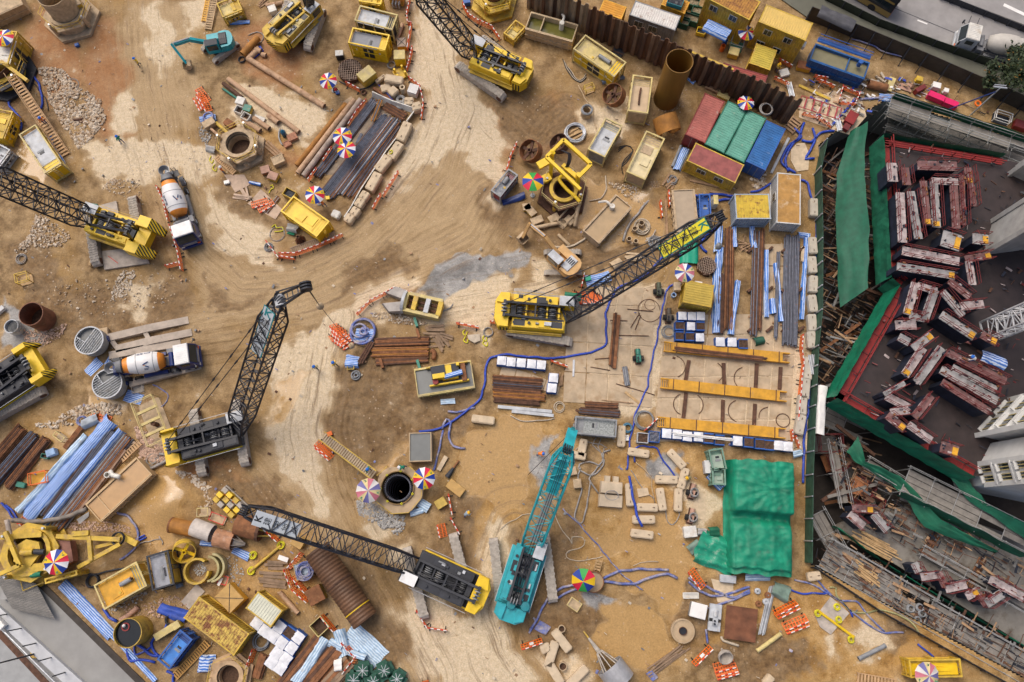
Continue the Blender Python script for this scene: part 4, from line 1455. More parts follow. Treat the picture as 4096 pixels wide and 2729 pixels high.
def mxr(base,head,lbl,cabm=DBL,roofm=WHT,chas=DBL,bands=True,drum=None,text=True,z=0.,orient=1):
 o=obj('concrete_mixer_truck',lbl,'mixer truck',(base.x,base.y,z),head)
 for s in (-1,1):
  MB().box(-4.2,3.2,s*.45-.1,s*.45+.1,.85,1.15).put('chassis_rail',chas,o)
 c=MB().add([(2.75,-1.2,.7),(4.75,-1.2,.7),(4.75,1.2,.7),(2.75,1.2,.7),(2.75,-1.2,1.75),(4.8,-1.2,1.75),(4.8,1.2,1.75),(2.75,1.2,1.75),(2.75,-1.12,2.85),(4.3,-1.1,2.85),(4.3,1.1,2.85),(2.75,1.12,2.85)],[(0,3,2,1),(0,1,5,4),(1,2,6,5),(2,3,7,6),(3,0,4,7),(4,5,9,8),(5,6,10,9),(6,7,11,10),(7,4,8,11),(8,9,10,11)]).put('cab',cabm,o)
 rf=MB().tbox(2.72,4.32,-1.14,1.14,2.85,2.98,.06,.06)
 for i in range(9):
  rf.box(2.95,4.15,-.95+i*.23,-.87+i*.23,2.98,3.01)
 rf.put('cab_roof',roofm,c)
 MB().add([(4.8,-1.02,1.85),(4.8,1.02,1.85),(4.36,.98,2.78),(4.36,-.98,2.78)],[(0,1,2,3)]).put('windscreen',GLS,c,(.015,0,.005))
 for s in (-1,1):
  MB().box(3.2,4.1,*sorted((s*1.165,s*1.185)),1.85,2.6).put('side_window',GLS,c)
  MB().box(4.78,4.84,*sorted((s*.75,s*1.1)),.95,1.15).put('headlight',ORG if s>0 else WHP,c)
  MB().bar((4.6,s*1.2,2.3),(4.85,s*1.55,2.3),.05).box(4.75,4.9,*sorted((s*1.45,s*1.65)),2.,2.5).put('mirror',BLK,c)
 MB().box(4.76,4.9,-1.2,1.2,.5,.85).put('bumper',cabm,c)
 for i in range(3):
  MB().box(4.8,4.84,-.8,.8,1.15+i*.17,1.23+i*.17).put('grille_bar',GLV,c)
 wm=shr('tyre',lambda:prp(MB().lat([(.28,-.14),(.48,-.15),(.52,-.1),(.52,.1),(.48,.15),(.28,.14)],18),'tyre',TYRE))
 rm=shr('rim',lambda:prp(MB().lat([(0.,.08),(.12,.1),(.2,.04),(.29,.13)],12),'rim',LGR))
 for x in (3.7,1.9,-2.1,-3.4):
  for s in (-1,1):
   w=tpt('wheel',o)
   w.location=(x,s*1.05,.52)
   w.rotation_euler=(pi/2*-s,0,0)
   link('tyre',wm,w)
   link('rim',rm,w)
   if x!=3.7 and x!=-2.1:
    fd=MB()
    for i in range(8):
     a0,a1=pi*i/8,pi*(i+1)/8
     for r_ in (.6,):
      fd.add([(r_*cos(a0),-.22,r_*sin(a0)),(r_*cos(a1),-.22,r_*sin(a1)),(r_*cos(a1),.22,r_*sin(a1)),(r_*cos(a0),.22,r_*sin(a0))],[(0,1,2,3)])
    fd.put('mudguard',MIXG if chas is not DBL else BLK,o,(x,s*1.05,.6))
 for s in (-1,1):
  MB().box(-1.4,1.2,*sorted((s*.85,s*1.2)),.5,1.).put('side_guard',MIXG if chas is not DBL else chas,o)
 MB().tub((2.05,-.75,1.75),(2.05,.75,1.75),.27,n=12).put('water_tank',MIXG if chas is not DBL else DBL,o)
 MB().box(1.6,2.4,.75,1.25,1.15,1.75).put('fuel_box',MIXG,o)
 MB().box(1.3,2.6,-.5,.5,1.1,1.4).put('gearbox',MIXG,o)
 dr=tpt('drum',o)
 dr.location=(1.35,0,1.95)
 dr.rotation_euler=(0,-pi/2+RAD(12),0)
 prof=[(0.,-.05),(.72,0.),(.98,.55),(1.13,1.05),(1.17,1.9),(1.12,2.7),(.9,3.6),(.72,4.2),(.58,4.75),(.56,4.9)]
 if bands:
  MB().lat(prof[0:3],28).put('front_band',MIXO,dr,smo=True)
  MB().lat(prof[2:7],28).put('white_shell',MIXW,dr,smo=True)
  MB().lat(prof[6:8],28).put('rear_band',MIXO,dr,smo=True)
  MB().lat(prof[7:],28).put('drum_mouth',MIXG,dr,smo=True)
  for zz,rr in ((.98,1.125),(2.68,1.13)):
   MB().lat([(rr,zz),(rr+.012,zz+.03),(rr,zz+.06)],28).put('weld_seam',GRY,dr)
 else:
  MB().lat(prof,28).put('shell',drum,dr,smo=True)
 MB().lat([(.74,4.15),(.8,4.15),(.8,4.3),(.72,4.3)],24).put('roller_ring',DGR,dr)
 if text:
  ink=M('drum_ink',(.03,.06,.16),.5,var=.05)
  def on_drum(body,size,zz,th,spin,m):
   rr=1.19
   R_=Matrix.Rotation(th,3,'Z')@Matrix.Rotation(pi/2,3,'Y')@Matrix.Rotation(spin,3,'Z')
   t=txm('lettering',body,size,m,dr,(rr*cos(th),rr*sin(th),zz),R_.to_euler(),bold=True)
  def logo(zz,th,flip):
   rr=1.185
   k1,k2=MB(),MB()
   for a,b_ in (((-.3,.28),(0,-.3)),((.3,.28),(.12,-.05))):
    k1.bar((a[0],a[1],0),(b_[0],b_[1],0),.12,.01)
   k2.add([(-.1,-.1,.004),(.12,-.1,.004),(0.,-.34,.004)],[(0,1,2)])
   R_=Matrix.Rotation(th,3,'Z')@Matrix.Rotation(pi/2,3,'Y')@Matrix.Rotation(pi/2+flip,3,'Z')
   for kk,m in ((k1,ink),(k2,MIXO)):
    ob=kk.put('logo_mark',m,dr)
    ob.location=(rr*cos(th),rr*sin(th),zz)
    ob.rotation_euler=R_.to_euler()
  th=0.
  on_drum('友盟混凝土'[:3] if orient>0 else 'ance 友盟',.42 if orient>0 else.34,1.9,-.75*orient,0. if orient>0 else pi,ink)
  logo(1.75,.45*orient,0 if orient>0 else pi)
  on_drum('Alli',.34,1.75,.88*orient,0. if orient>0 else pi,ink)
 hp=MB().lat([(.35,0.),(.62,.55),(.58,.55),(.3,0.)],14).put('hopper',MIXG,o,(-3.95,0,2.75))
 MB().box(-4.,-3.6,-.7,.7,1.1,2.5).put('rear_support',MIXG if chas is not DBL else chas,o)
 ch=MB()
 for i in range(5):
  a0,a1=pi+pi*i/5,pi+pi*(i+1)/5
  ch.add([(0,.3*cos(a0),.3*sin(a0)),(0,.3*cos(a1),.3*sin(a1)),(-1.3,.24*cos(a1),-.5+.24*sin(a1)),(-1.3,.24*cos(a0),-.5+.24*sin(a0))],[(0,1,2,3)])
 ch.put('chute',LGR,o,(-4.,0,2.2))
 ld=MB()
 for s in (-.2,.2):
  ld.bar((-4.15,.85+s,.8),(-4.15,.85+s,2.9),.05)
 for i in range(6):
  ld.bar((-4.15,.65,1.+.33*i),(-4.15,1.05,1.+.33*i),.04)
 ld.box(-4.1,-3.3,.7,1.25,2.2,2.25)
 ld.put('ladder',BLK,o)
 return o
def swh(p,r,w,rz,lbl,mat=RST,tilt=.35,spokes=4,hub=None,z=None):

 o=obj('spoked_drum',lbl,'drilling tool',(p.x,p.y,r*.98 if z is None else z))
 o.rotation_euler=(0,RAD(90)-tilt,rz)
 MB().pipe((0,0,-w/2),(0,0,w/2),r,.07,28).put('rim',mat,o)
 MB().pipe((0,0,-w*.35),(0,0,w*.42),r*.2,.08,14).put('hub',hub or RSD,o)
 for i in range(spokes):
  a=pi*2*i/spokes+.4
  MB().bar((cos(a)*r*.18,sin(a)*r*.18,w*.05),(cos(a)*r*.96,sin(a)*r*.96,w*.05),.26*r,.14).put('spoke',hub or RSD,o)
 return o
def rtt(p,r,lbl,rz=0.,sides=6,R=2.6,base=MDM,ring=YLD,csg=None,ch=0.,rail=YLD,dkz=1.6,jacks=4,fill=SOIL,fz=.2,cat='casing rotator',name='casing_rotator'):

 o=obj(name,lbl,cat,(p.x,p.y,0),rz)
 po=[(R*1.15*cos(2*pi*i/sides),R*1.15*sin(2*pi*i/sides)) for i in range(sides)]
 def ringplate(outer,rin,z0,z1,nm,m):
  mb=MB()
  n=24
  ins=[(rin*cos(2*pi*i/n),rin*sin(2*pi*i/n)) for i in range(n)]
  def onpoly(a):
   best=None
   for i in range(len(outer)):
    (x0,y0),(x1,y1)=outer[i],outer[(i+1)%len(outer)]
    den=cos(a)*(y1-y0)-sin(a)*(x1-x0)
    if abs(den)<1e-9:
     continue
    t=(x0*(y1-y0)-y0*(x1-x0))/den
    s_=((cos(a)*t-x0)*(x1-x0)+(sin(a)*t-y0)*(y1-y0))/((x1-x0)**2+(y1-y0)**2)
    if t>0 and -1e-6<=s_<=1+1e-6 and (best is None or t<best):
     best=t
   return (best*cos(a),best*sin(a))
  out=[onpoly(2*pi*i/n) for i in range(n)]
  vs=[(x,y,z1) for x,y in out]+[(x,y,z1) for x,y in ins]+[(x,y,z0) for x,y in ins]+[(x,y,z0) for x,y in out]
  fs=[]
  for k in range(4):
   k2=(k+1)%4
   fs+=[(k*n+i,k*n+(i+1)%n,k2*n+(i+1)%n,k2*n+i) for i in range(n)]
  mb.add(vs,fs)
  return mb.put(nm,m,o)
 ringplate(po,r+.2,0.,.4,'base_plate',base)
 po2=[(x*.86,y*.86) for x,y in po]
 ringplate(po2,r+.12,dkz-.25,dkz,'deck',base)
 MB().lat([(r+.1,.42),(r+.75,.42),(r+.75,dkz-.3),(r+.1,dkz-.3)],24).put('clamp_ring',ring,o)
 MB().lat([(r+.08,dkz+.01),(r+.5,dkz+.01),(r+.5,dkz+.35),(r+.08,dkz+.35)],24).put('upper_ring',ring,o)
 if csg:
  MB().pipe((0,0,0),(0,0,dkz+ch),r,.06,32).put('casing',csg,o)
  MB().lat([(0,fz),(r-.06,fz)],24).put('casing_fill',fill,o)
 for i in range(jacks):
  a=2*pi*(i+.5)/jacks
  x,y=cos(a)*(r+1.),sin(a)*(r+1.)
  j=MB().tub((x,y,.4),(x,y,dkz+.7),.24,n=10).put('jack',ring,o)
  MB().tub((x,y,dkz+.7),(x,y,dkz+1.),.13,n=8).put('piston',GLV,j)
 if rail:
  n=len(po2)
  for i in range(n):
   (x0,y0),(x1,y1)=po2[i],po2[(i+1)%n]
   mb=MB()
   for zz in (.5,1.):
    mb.bar((x0,y0,dkz+zz),(x1,y1,dkz+zz),.05)
   for k in range(3):
    t=k/3
    x,y=x0+(x1-x0)*t,y0+(y1-y0)*t
    mb.bar((x,y,dkz),(x,y,dkz+1.),.05)
   mb.put('handrail',rail,o)
 return o
def cage(p,L,W,H,rz,lbl,mat=YLD,floor=WD,cat='lifting cage',name=None,rls=1,z=0.):
 name=name or cat.replace(' ','_')
 o=obj(name,lbl,cat,(p.x,p.y,z),rz)
 MB().box(-L/2,L/2,-W/2,W/2,.02,.1).put('floor',floor,o)
 w=.07
 for sx in (-1,1):
  for sy in (-1,1):
   MB().box(sx*(L/2-w/2)-w/2,sx*(L/2-w/2)+w/2,sy*(W/2-w/2)-w/2,sy*(W/2-w/2)+w/2,.1,H).put('post',mat,o)
 for k in range(rls):
  zz=H-w-k*.45
  for s in (-1,1):
   MB().box(-L/2+w,L/2-w,s*(W/2-w/2)-w/2,s*(W/2-w/2)+w/2,zz,zz+w).put('rail',mat,o)
   MB().box(s*(L/2-w/2)-w/2,s*(L/2-w/2)+w/2,-W/2+w,W/2-w,zz,zz+w).put('rail',mat,o)
 return o
def cra(p,L,W,H,rz,lbl,mat=YLD,top=None,cat='crate',name=None,z=0.,strap=False):
 name=name or cat.replace(' ','_')
 o=obj(name,lbl,cat,(p.x,p.y,z),rz)
 MB().box(-L/2,L/2,-W/2,W/2,.08,H-.06).put('body',mat,o)
 MB().tbox(-L/2-.04,L/2+.04,-W/2-.04,W/2+.04,H-.06,H,.04,.04).put('lid',top or mat,o)
 for s in (-1,1):
  MB().box(-L/2,L/2,s*W*.32-.08,s*W*.32+.08,0,.08).put('skid',DGR,o)
 if strap:
  for s in (-1,1):
   MB().bar((-L/2,s*W/2*.9,H+.02),(L/2,-s*W/2*.9,H+.02),.05).put('sling',BLK,o)
 return o
def obx(p,L,W,H,rz,lbl,mat=YLD,fill=SOIL,fz=.4,cat='skip',name=None,z=0.):
 name=name or cat.replace(' ','_')
 o=obj(name,lbl,cat,(p.x,p.y,z),rz)
 t=.07
 MB().box(-L/2,L/2,-W/2,W/2,0,.08).put('floor',mat,o)
 for s in (-1,1):
  MB().box(-L/2,L/2,s*(W/2-t/2)-t/2,s*(W/2-t/2)+t/2,.08,H).put('side_wall',mat,o)
  MB().box(s*(L/2-t/2)-t/2,s*(L/2-t/2)+t/2,-W/2+t,W/2-t,.08,H).put('end_wall',mat,o)
 MB().grid(6,6,lambda u,v:((u-.5)*(L-2*t),(v-.5)*(W-2*t),H*fz+.12*H*mno.noise((u*4+p.x,v*4,1.)))).put('contents',fill,o)
 return o
ORGV=M('vest_orange',(.85,.22,.02),.7,var=.08)
YELV=M('vest_yellow',(.8,.55,.04),.7,var=.08)
GRNV=M('vest_green',(.03,.3,.17),.7,var=.08)
GRYV=M('shirt_grey',(.3,.38,.45),.7,var=.08)
H_W=M('helmet_white',(.8,.8,.8),.4,var=.03)
H_Y=M('helmet_yellow',(.85,.45,.01),.4,var=.03)
H_R=M('helmet_red',(.65,.02,.02),.4,var=.03)
INK=M('banner_ink',(.02,.02,.02),.6,var=.02)
KTEAL=M('banner_teal',(.01,.24,.26),.6,var=.05)
KGRN=M('banner_green',(.01,.18,.13),.6,var=.05)
BANW=M('banner_white',(.6,.64,.66),.6,var=.06)
BANY=M('banner_yellow',(.72,.62,.02),.6,var=.06)
CH4='\u5efa\u69ae\u5730\u57fa'
b=A3(-70,640)
crn(b,ang(A3(60,680,2),A2(2090,590,2)),ang(A2(1990,690),A3(50,900)),'yellow crawler crane with hazard-striped tail beside the tall rusty casing',A2(1480,-150,16),bmw=1.95,gant='flat',cab=LGR,cbs=-1,W=3.3,L=6.6)
b=B1(1060,520)
crn(b,ang(B1(1330,640,2),B1(830,470,2)),ang(B1(740,520),B1(800,920)),'yellow crawler crane with two hazard-striped wing counterweights at left',B1(-160,-20,15),bmw=2.1,gant='tall',wng=True,cab=LGR,cbs=-1,gauge=5.2,L=6.6,W=3.)
b=C1(1990,790)
cr3,pt3,fr3,lc3=crn(b,ang(C1(1640,830,2),C1(2180,680,2)),ang(C1(1950,1010),C1(1880,520)),'dark crawler crane with raised boom and white banner near the mixer truck',B2(260,1130,18.5),bmw=1.95,deck=DGR,side=DGR,rfm=DGR,ctw=YEL,cab=LGR,cbs=1,wng=.4,L=7.4,W=3.3,gant='flat',hook=None,pend=True,bnr=(.66,.965,-.2,BANW,KTEAL,KTEAL,INK,CH4))
jl=lc3(B2(270,1130,18.5))
jt=lc3(B2(500,1000,20.5))
jd=(jt-jl).normalized()
js=VEC((0,0,1)).cross(jd).normalized()
jib=tpt('jib_head',cr3)
for s in (-1,1):
 MB().bar(jl+js*.55*s,jt+js*.3*s,.16,.2).put('jib_arm',BLK,jib)
 MB().bar(jl+js*.55*s+VEC((0,0,1.)),jt+js*.3*s,.1,.12).put('jib_stay',BLK,jib)
for i in range(5):
 q=jl.lerp(jt,(i+.5)/5)
 MB().bar(q-js*.5,q+js*.5,.09).put('jib_tie',BLK,jib)
for i in range(3):
 q=jt+js*(i-1)*.28
 MB().tub(q-js*.07,q+js*.07,.55,n=16).put('sheave',DGR,jib)
MB().tub(jl+js*.5,jl-js*.5,.5,n=14).put('sheave_drum',LGR,jib)
w1,w2=lc3(B2(628,1175,16)),lc3(B2(910,1530,1.2))
rope(cr3,jt,w1+VEC((0,0,.4)),.035,'hoist_rope')
rope(cr3,jt+js*.3,w1+VEC((0,0,.4)),.035,'hoist_rope')
rope(cr3,w1,w2,.03,'hoist_rope')
for w in (w1,w2):
 MB().lat([(0,.42),(.16,.36),(.34,.12),(.34,-.16),(.15,-.4),(0,-.42)],14,w).put('ball_weight',MDM,cr3,smo=True)
b=B3(380,1290)
crn(b,ang(B3(110,1210,2),B3(610,1250,2)),ang(B3(230,1430),B3(700,1510)),'yellow crawler crane with yellow banner on its long black boom',B3(1960,385,15),bmw=1.95,gant='flat',cab=LGR,cbs=1,L=7.,W=3.7,hook=(6.,B3(1960,640,6)),bnr=(.68,.955,.1,BANY,KGRN,KGRN,INK,CH4),th=1.1)
b=D2(1700,610)
crn(b,ang(D2(2030,760,2),D2(1480,510,2)),ang(D2(1530,870),D2(1400,360)),'dark grey crawler crane with yellow tail, boom over the big corrugated casing',at(985,2045,11),bmw=1.95,deck=DGR,side=DGR,rfm=DGR,ctw=YEL,gty=DGR,cab=WHT,cbs=1,L=7.2,W=3.5,haz=False,pend=False,gauge=5.,bnr=(.72,.96,-.55,BANW,BANW,INK,INK,CH4))
b=D3(205,560)
TGRT=M('teal_grating',(.3,.3,.28),.7,var=.2)
crt,ptt,frt,lct=crn(b,ang(D3(120,900,2),D3(300,330,2)),ang(D3(60,600),D3(20,250)),'teal crawler crane with teal boom standing in the orange puddle',C3(600,900,11),bmw=2.1,deck=TEAL,side=TEAL,rfm=TEAL,ctw=TEAL,boom=TEAL,gty=DGR,cab=LGR,cbs=-1,L=6.8,W=2.9,haz=False,gauge=5.4,pend=False,tl=7.2,bh=1.4,back_x=-3.)
d,s_d,n,BL_=frt
MB().bar(ptt(.12,0,1)+n*.02,ptt(.62,0,1)+n*.02,.7,.04).put('boom_walkway',TGRT,crt)
MB().bar(ptt(.62,0,.9),ptt(.97,0,.9),1.2,.1).put('boom_plate',TEAL,crt)
for i in range(3):
 rope(crt,VEC((-1.5,(i-1)*.3,3.2)),ptt(.98,(i-1)*.25,1)+n*.3,.035,'luffing_rope')
e0=lct(C3(600,900,11))
e1=lct(C3(645,735,9.5))
MB().bar(e0+s_d*0.,e1,1.,.9).put('head_frame',TEAL,crt)
MB().tub(e1-s_d*.2,e1+s_d*.2,.5,n=14).put('head_sheave',TEALD,crt)
rope(crt,lct(VEC((C3(250,1120,.6).x,C3(250,1120,.6).y,.6))),lct(at(2272,1740,9.5)),.03,'tag_line')
for i,(x,y) in enu(((100,870),(225,890))):
 MB().lat([(0,.3),(.45,.28),(.5,0)],14,lct(D3(x,y,2.95))).put('lifting_lug',TEALD,crt)
b=C1(90,360)
crn(b,ang(C1(470,190,2),C1(30,480,2)),ang(C1(60,690),C1(480,460)),'black and yellow crawler crane cut by the left edge',C1(-900,900,14),bmw=1.9,deck=DGR,side=DGR,rfm=DGR,ctw=YEL,cab=YEL,cbs=1,wng=.6,L=6.8,W=3.8,gant='flat',pend=False)
b=A2(450,260)
crn(b,ang(A2(310,390,2),A2(600,90,2)),ang(A2(650,380),A2(770,60)),'old yellow crawler crane with hazard edges below the top border',A2(520,-260,17),bmw=.9,deck=YLD,side=YLD,rfm=YLF,ctw=YLD,cab=LGR,cbs=-1,L=5.6,W=3.2,boom=BLK,gty=YLD,tl=6.,gauge=4.2,pend=False)
exc(A1(1985,440),ang(A1(1950,400),A1(1600,470)),ang(A1(1930,560),A1(2110,420)),'teal excavator with its bucket down on the brown haul track',5.6,TEAL,DGR,arm_tip=A1(1670,570,.9),elbow_h=3.2,s=.86)
BEX=M('beige_excavator_paint',(.6,.36,.14),.55,var=.2,dirt=.35)
exc(B3(560,800),ang(B3(600,850),B3(330,600)),ang(B3(330,690),B3(640,690)),'dusty orange excavator reaching towards the grey slurry',5.4,BEX,LGR,arm_tip=B3(205,560,1.2),elbow_h=3.,s=.95)
mxr(B1(1650,330),ang(B1(1600,60,1.5),B1(1760,600,1.5)),'orange and white drum mixer truck with white roof beside the striped crane',cabm=DBL,chas=MIXG,roofm=WHT,orient=1)
mxr(C1(1420,140,.35),ang(C1(1120,200,1.5),C1(1760,70,1.5)),'orange and white drum mixer truck backed up onto the twin ramp',cabm=DBL,chas=DBL,roofm=WHT,orient=-1,z=0.)
RGR=M('beige_mixer_drum',(.5,.47,.42),.6,var=.15)
mxr(A4(2060,470),ang(A4(2250,460,1.5),A4(1800,330,1.5)),'beige mixer truck driving on the road beyond the hoarding',cabm=LGR,chas=MIXG,roofm=WHD,bands=False,drum=RGR,text=False)
def bus(p,q,lbl):
 c=(p+q)/2
 o=obj('double_decker_bus',lbl,'bus',(c.x,c.y,0),ang(p,q))
 L=(q-p).length
 gold=M('bus_gold',(.34,.22,.06),.35,var=.1)
 for z0,z1,m,nm in ((.35,1.2,gold,'lower_body'),(1.2,4.3,BLK,'body')):
  MB().box(-L/2,L/2,-1.25,1.25,z0,z1).put(nm,m,o)
 MB().tbox(-L/2+.02,L/2-.02,-1.24,1.24,4.3,4.42,.1,.1).put('roof',M('bus_roof',(.66,.55,.42),.5,var=.1),o)
 for s in (-1,1):
  for zz in (1.5,3.1):
   for i in range(8):
    x=-L/2+.5+i*(L-1)/8
    MB().box(x+.06,x+(L-1)/8-.06,s*1.26-.01,s*1.26+.01,zz,zz+.95).put('window',GLS,o)
  for x in (-L/2+2.6,L/2-2.4):
   MB().tub((x,s*1.05,.5),(x,s*1.27,.5),.5,n=16).put('wheel',TYRE,o)
  MB().box(-L/2+.3,L/2-.3,s*1.255-.01,s*1.255+.01,2.55,2.85).put('gold_stripe',gold,o)
 MB().box(L/2-.005,L/2+.03,-1.1,1.1,3.,4.1).put('rear_window',GLS,o)
 MB().box(L/2-.005,L/2+.04,-1.15,1.15,.6,.8).put('tail_light_bar',REDW,o)
 return o
bus(A4(560,-270),A4(1215,110),'black and gold double-decker bus on the road behind the hoarding')
tnk(A1(100,130),4.6,2.2,1.9,ang(A1(0,190),A1(280,60)),'mud-caked ribbed steel tank in the top left corner',fill=.9,wtr=MDM)
rtt(A1(660,180),1.75,'muddy casing rotator gripping a wide grey casing at the top edge',rz=.3,sides=6,R=3.,csg=MDM,ch=3.4,ring=MDM,rail=YLD)
cra(A1(770,130),1.,1.4,2.6,.5,'tall yellow control cabinet on the top casing rotator',YLD,MDM,'control cabinet')
cra(A1(700,415),.45,.35,.4,.3,'small bright blue drum lying on red soil',BLU,None,'drum','plastic_drum')
rtt(A1(70,680),1.7,'dark casing rotator at the left edge with a wooden stair',rz=.2,sides=8,R=3.2,csg=RSD,ch=1.2,ring=YLD,rail=YLD,base=DGR)
ppk(A1(90,480,2.),4.4,2.4,3.4,ang(A1(60,640),A1(150,330)),'yellow rig cabin under the parasol at the left edge',frm=YLD,body=YLD,roof=WHD,sty=3,name='rig_cabin',cat='cabin')
umb(A1(85,360,3.6),1.15,'red, blue, yellow and white parasol at the left edge',.35,h=4.)
MB_=MB().bar((0,0,.2),(4.4,0,.25),.4,.35).put('yellow_beam',YLD,None,A1(20,560,2.6),ang(A1(0,500),A1(190,640)))
tag(MB_,'yellow steel beam lying over the left edge rig','beam')
str_(A1(600,1400),A1(215,770),1.,0.,2.3,28,'long wooden stair climbing to the left edge rig',M('stair_tan',(.52,.33,.17),.8,var=.25),rls=True)
ppk(*[*rect3(A1(320,1120,2.6),A1(555,1470,2.6),A1(395,1550,2.6))[:3]],2.6,ang(A1(320,1120),A1(555,1470)),'yellow framed generator with grey roof beside the wooden stair',frm=YLF,body=YEL,roof=LGR,sty=0)
rag(A1(430,1230),A1(570,1500),.9,BST,'blue striped sheet along the generator by the stair',h=.3,seed=2)
ppk(A1(40,1150,1.),3.6,2.4,2.2,ang(A1(0,1230),A1(70,1050)),'yellow power pack half hidden at the left border',frm=YLD,body=YEL,roof=YLD,sty=3)
ppk(A1(15,1420,1.),2.6,1.8,1.8,ang(A1(0,1480),A1(60,1400)),'small grey unit below the power pack at the left border',frm=LGR,body=GRY,roof=LGR,sty=0)
hos([A1(290,615),A1(320,700),A1(370,800),A1(385,900),A1(380,985)],.13,BHO,'blue hose hanging beside the wooden stair')
hos([A1(95,900),A1(85,960),A1(170,1040),A1(195,1100),A1(190,1170)],.13,BHO,'blue hose on the wet ground left of the wooden stair')
hos([A1(200,680),A1(330,780),A1(420,900),A1(435,990)],.06,BLK,'thin black hose beside the wooden stair',cat='cable')
rag(A1(130,1110),A1(130,1240),.5,BST,'crumpled blue sheet next to the left border power pack',h=.4,seed=5,wob=.1)
tim(A1(720,1085),.1,3,1.3,.5,'short dark sleepers lying on the rubble',RSD,.15,w=.2)
coi(A1(635,770),.9,.03,2,GHO,'loose wire loop on the rubble','wire','wire_loop',jit=.2)
wkr(A1(1258,590),ang(A1(1300,560),A1(1240,600)),'worker in yellow vest and blue helmet walking on the haul track',YELV,DGR)
wkr(A1(1105,1285),ang(A1(1130,1300),A1(1070,1250)),'worker in green vest and blue helmet on the pale dry patch',GRNV,DBL)
wkr(A1(410,1105,1.2),ang(A1(220,780),A1(600,1400)),'worker in orange vest climbing the wooden stair',ORGV,DBL,z=.95)
str_(A1(1870,275),A1(1935,-10),.8,.05,.3,14,'flat wooden ladder lying near the teal excavator',M('stair_tan2',(.5,.35,.2),.8,var=.25),rls=False,cat='ladder')
str_(A1(1830,200),A1(1870,0),.5,.05,.1,10,'thin orange ladder beside the flat wooden ladder',ORY,rls=False,cat='ladder')
ppk(A1(2075,95,1),2.6,2.2,1.8,ang(A1(2000,120),A1(2150,60)),'yellow engine unit above the teal excavator',frm=YLD,body=YLD,roof=YLF,sty=3)
MB_=MB().path(spa([(0,0,1.4),(1.2,.5,1.5),(2.2,1.4,1.5)],.3),.16,8).put('yellow_pipe',YEL,None,A1(2110,70),.2)
tag(MB_,'bent yellow pipe beside the engine unit at the top edge','pipe')
for i,(a,b) in enu((((1815,775),(1900,890)),((1800,865),(1860,975)),((1830,835),(1880,970)),((1850,850),(1915,985)))):
 brr(A1(*a),A1(*b),f'{ORD[i]} barrier from the left in the folded heap below the teal excavator','folded barriers near the casing clamp',lean=1.2 if i else 1.45)
rag(A1(1800,1090),A1(1940,1060),.9,BST,'knotted blue striped sheet beside the muddy casing clamp',h=.5,seed=8,amp=.4)
coi(A1(1880,1070),.55,.12,2,BHD,'coiled blue hose on the muddy casing clamp','hose','hose_coil',z=.4)
rtt(A2(-60,1350),1.35,'muddy casing clamp with open ring and yellow rails',rz=.5,sides=6,R=2.5,base=MDM,ring=MDM,rail=YLD,csg=MDM,ch=-.3)
for i,(x,y,l,r) in enu(((2010,1180,2.6,.2),(1960,1230,2.2,.16))):
 bpi(A1(x-60,y-60),A1(x+80,y+60),r,PPB if i else YLD,['dull yellow ram beside the muddy casing clamp','beige tube beside the muddy casing clamp'][i],z=.3)
cra(A1(1890,1130),1.4,.9,.9,.6,'mud-covered steel box next to the knotted striped sheet',MDM,MDM)
cra(A1(2070,1130),1.2,.8,.8,-.6,'rusty steel box behind the muddy casing clamp',RST,RST)
rag(A1(1860,1340),A1(1940,1350),.8,M('grey_sheet',(.4,.39,.37),.8),'grey canvas heap beside the muddy casing clamp',h=.5,seed=12,amp=.3)
str_(A1(1940,1410),A2(-130,1560),.55,.02,.1,12,'tan ladder lying below the muddy casing clamp',M('stair_tan'),rls=False,cat='ladder')
for i,(x,y) in enu(((1890,1435),(1925,1510))):
 hos([A1(x,y-40),A1(x-15,y),A1(x+10,y+30),A1(x+18,y-5)],.06,YRP,['yellow sling shackle left of the tan ladder','yellow sling shackle below the tan ladder'][i],'sling',step=.12)
wkr(A1(2010,1555),.6,'worker with white helmet in orange vest beside the tan ladder',ORGV,DBL,H_W,'stand')
bpi(A2(-15,535),A2(672,965),.33,PPB,'long beige pipe lying diagonally below the old yellow crane',t=.04)
bpi(A1(2050,720),A2(445,1195),.3,PPB,'long stained pipe beside the small cut pipe ends',t=.04)
bpi(A1(2005,755),A1(2175,885),.24,RSD,'dark short pipe lying next to the long stained pipe')
bpi(A1(2000,800),A1(2150,905),.14,GRNP,'thin green tube next to the dark short pipe',t=.02)
bpi(A2(170,1045),A2(260,1115),.32,PPB,'short cut pipe end above the blue gas bottle')
bpi(A2(40,1070),A2(180,1165),.3,PPB,'middle cut pipe end left of the blue gas bottle')
bpi(A2(-60,1080),A2(100,1185),.3,PPB,'leftmost cut pipe end near the muddy casing clamp')
bpi(A2(866,945),A2(424,1495),.32,RSO,'orange-rusted pipe, left of the three parallel long pipes',t=.04)
bpi(A2(938,905),A2(432,1565),.32,PPB,'middle one of the three parallel long pipes',t=.04)
bpi(A2(998,905),A2(485,1590),.33,M('scorched_pipe',(.34,.27,.22),.7,var=.4,rust=.3),'scorched grey pipe, right of the three parallel long pipes',t=.04)
bpi(A1(2190,520),A1(2330,370),.42,RSO,'orange rusty pipe leaning behind the teal excavator',z=.3)
bpi(A1(2230,545),A1(2330,450),.35,PPB,'beige stub pipe behind the teal excavator')
coi(A1(2170,540),.38,.05,4,BLK,'coil of black cable behind the teal excavator')
rag(A2(10,500),A2(110,440),.9,BHO,'bright blue sheet below the old yellow crane',h=.2,seed=21,amp=.2)
bpi(A2(55,465),A2(110,480),.3,PPB,'short pipe stub on the bright blue sheet',z=.15)
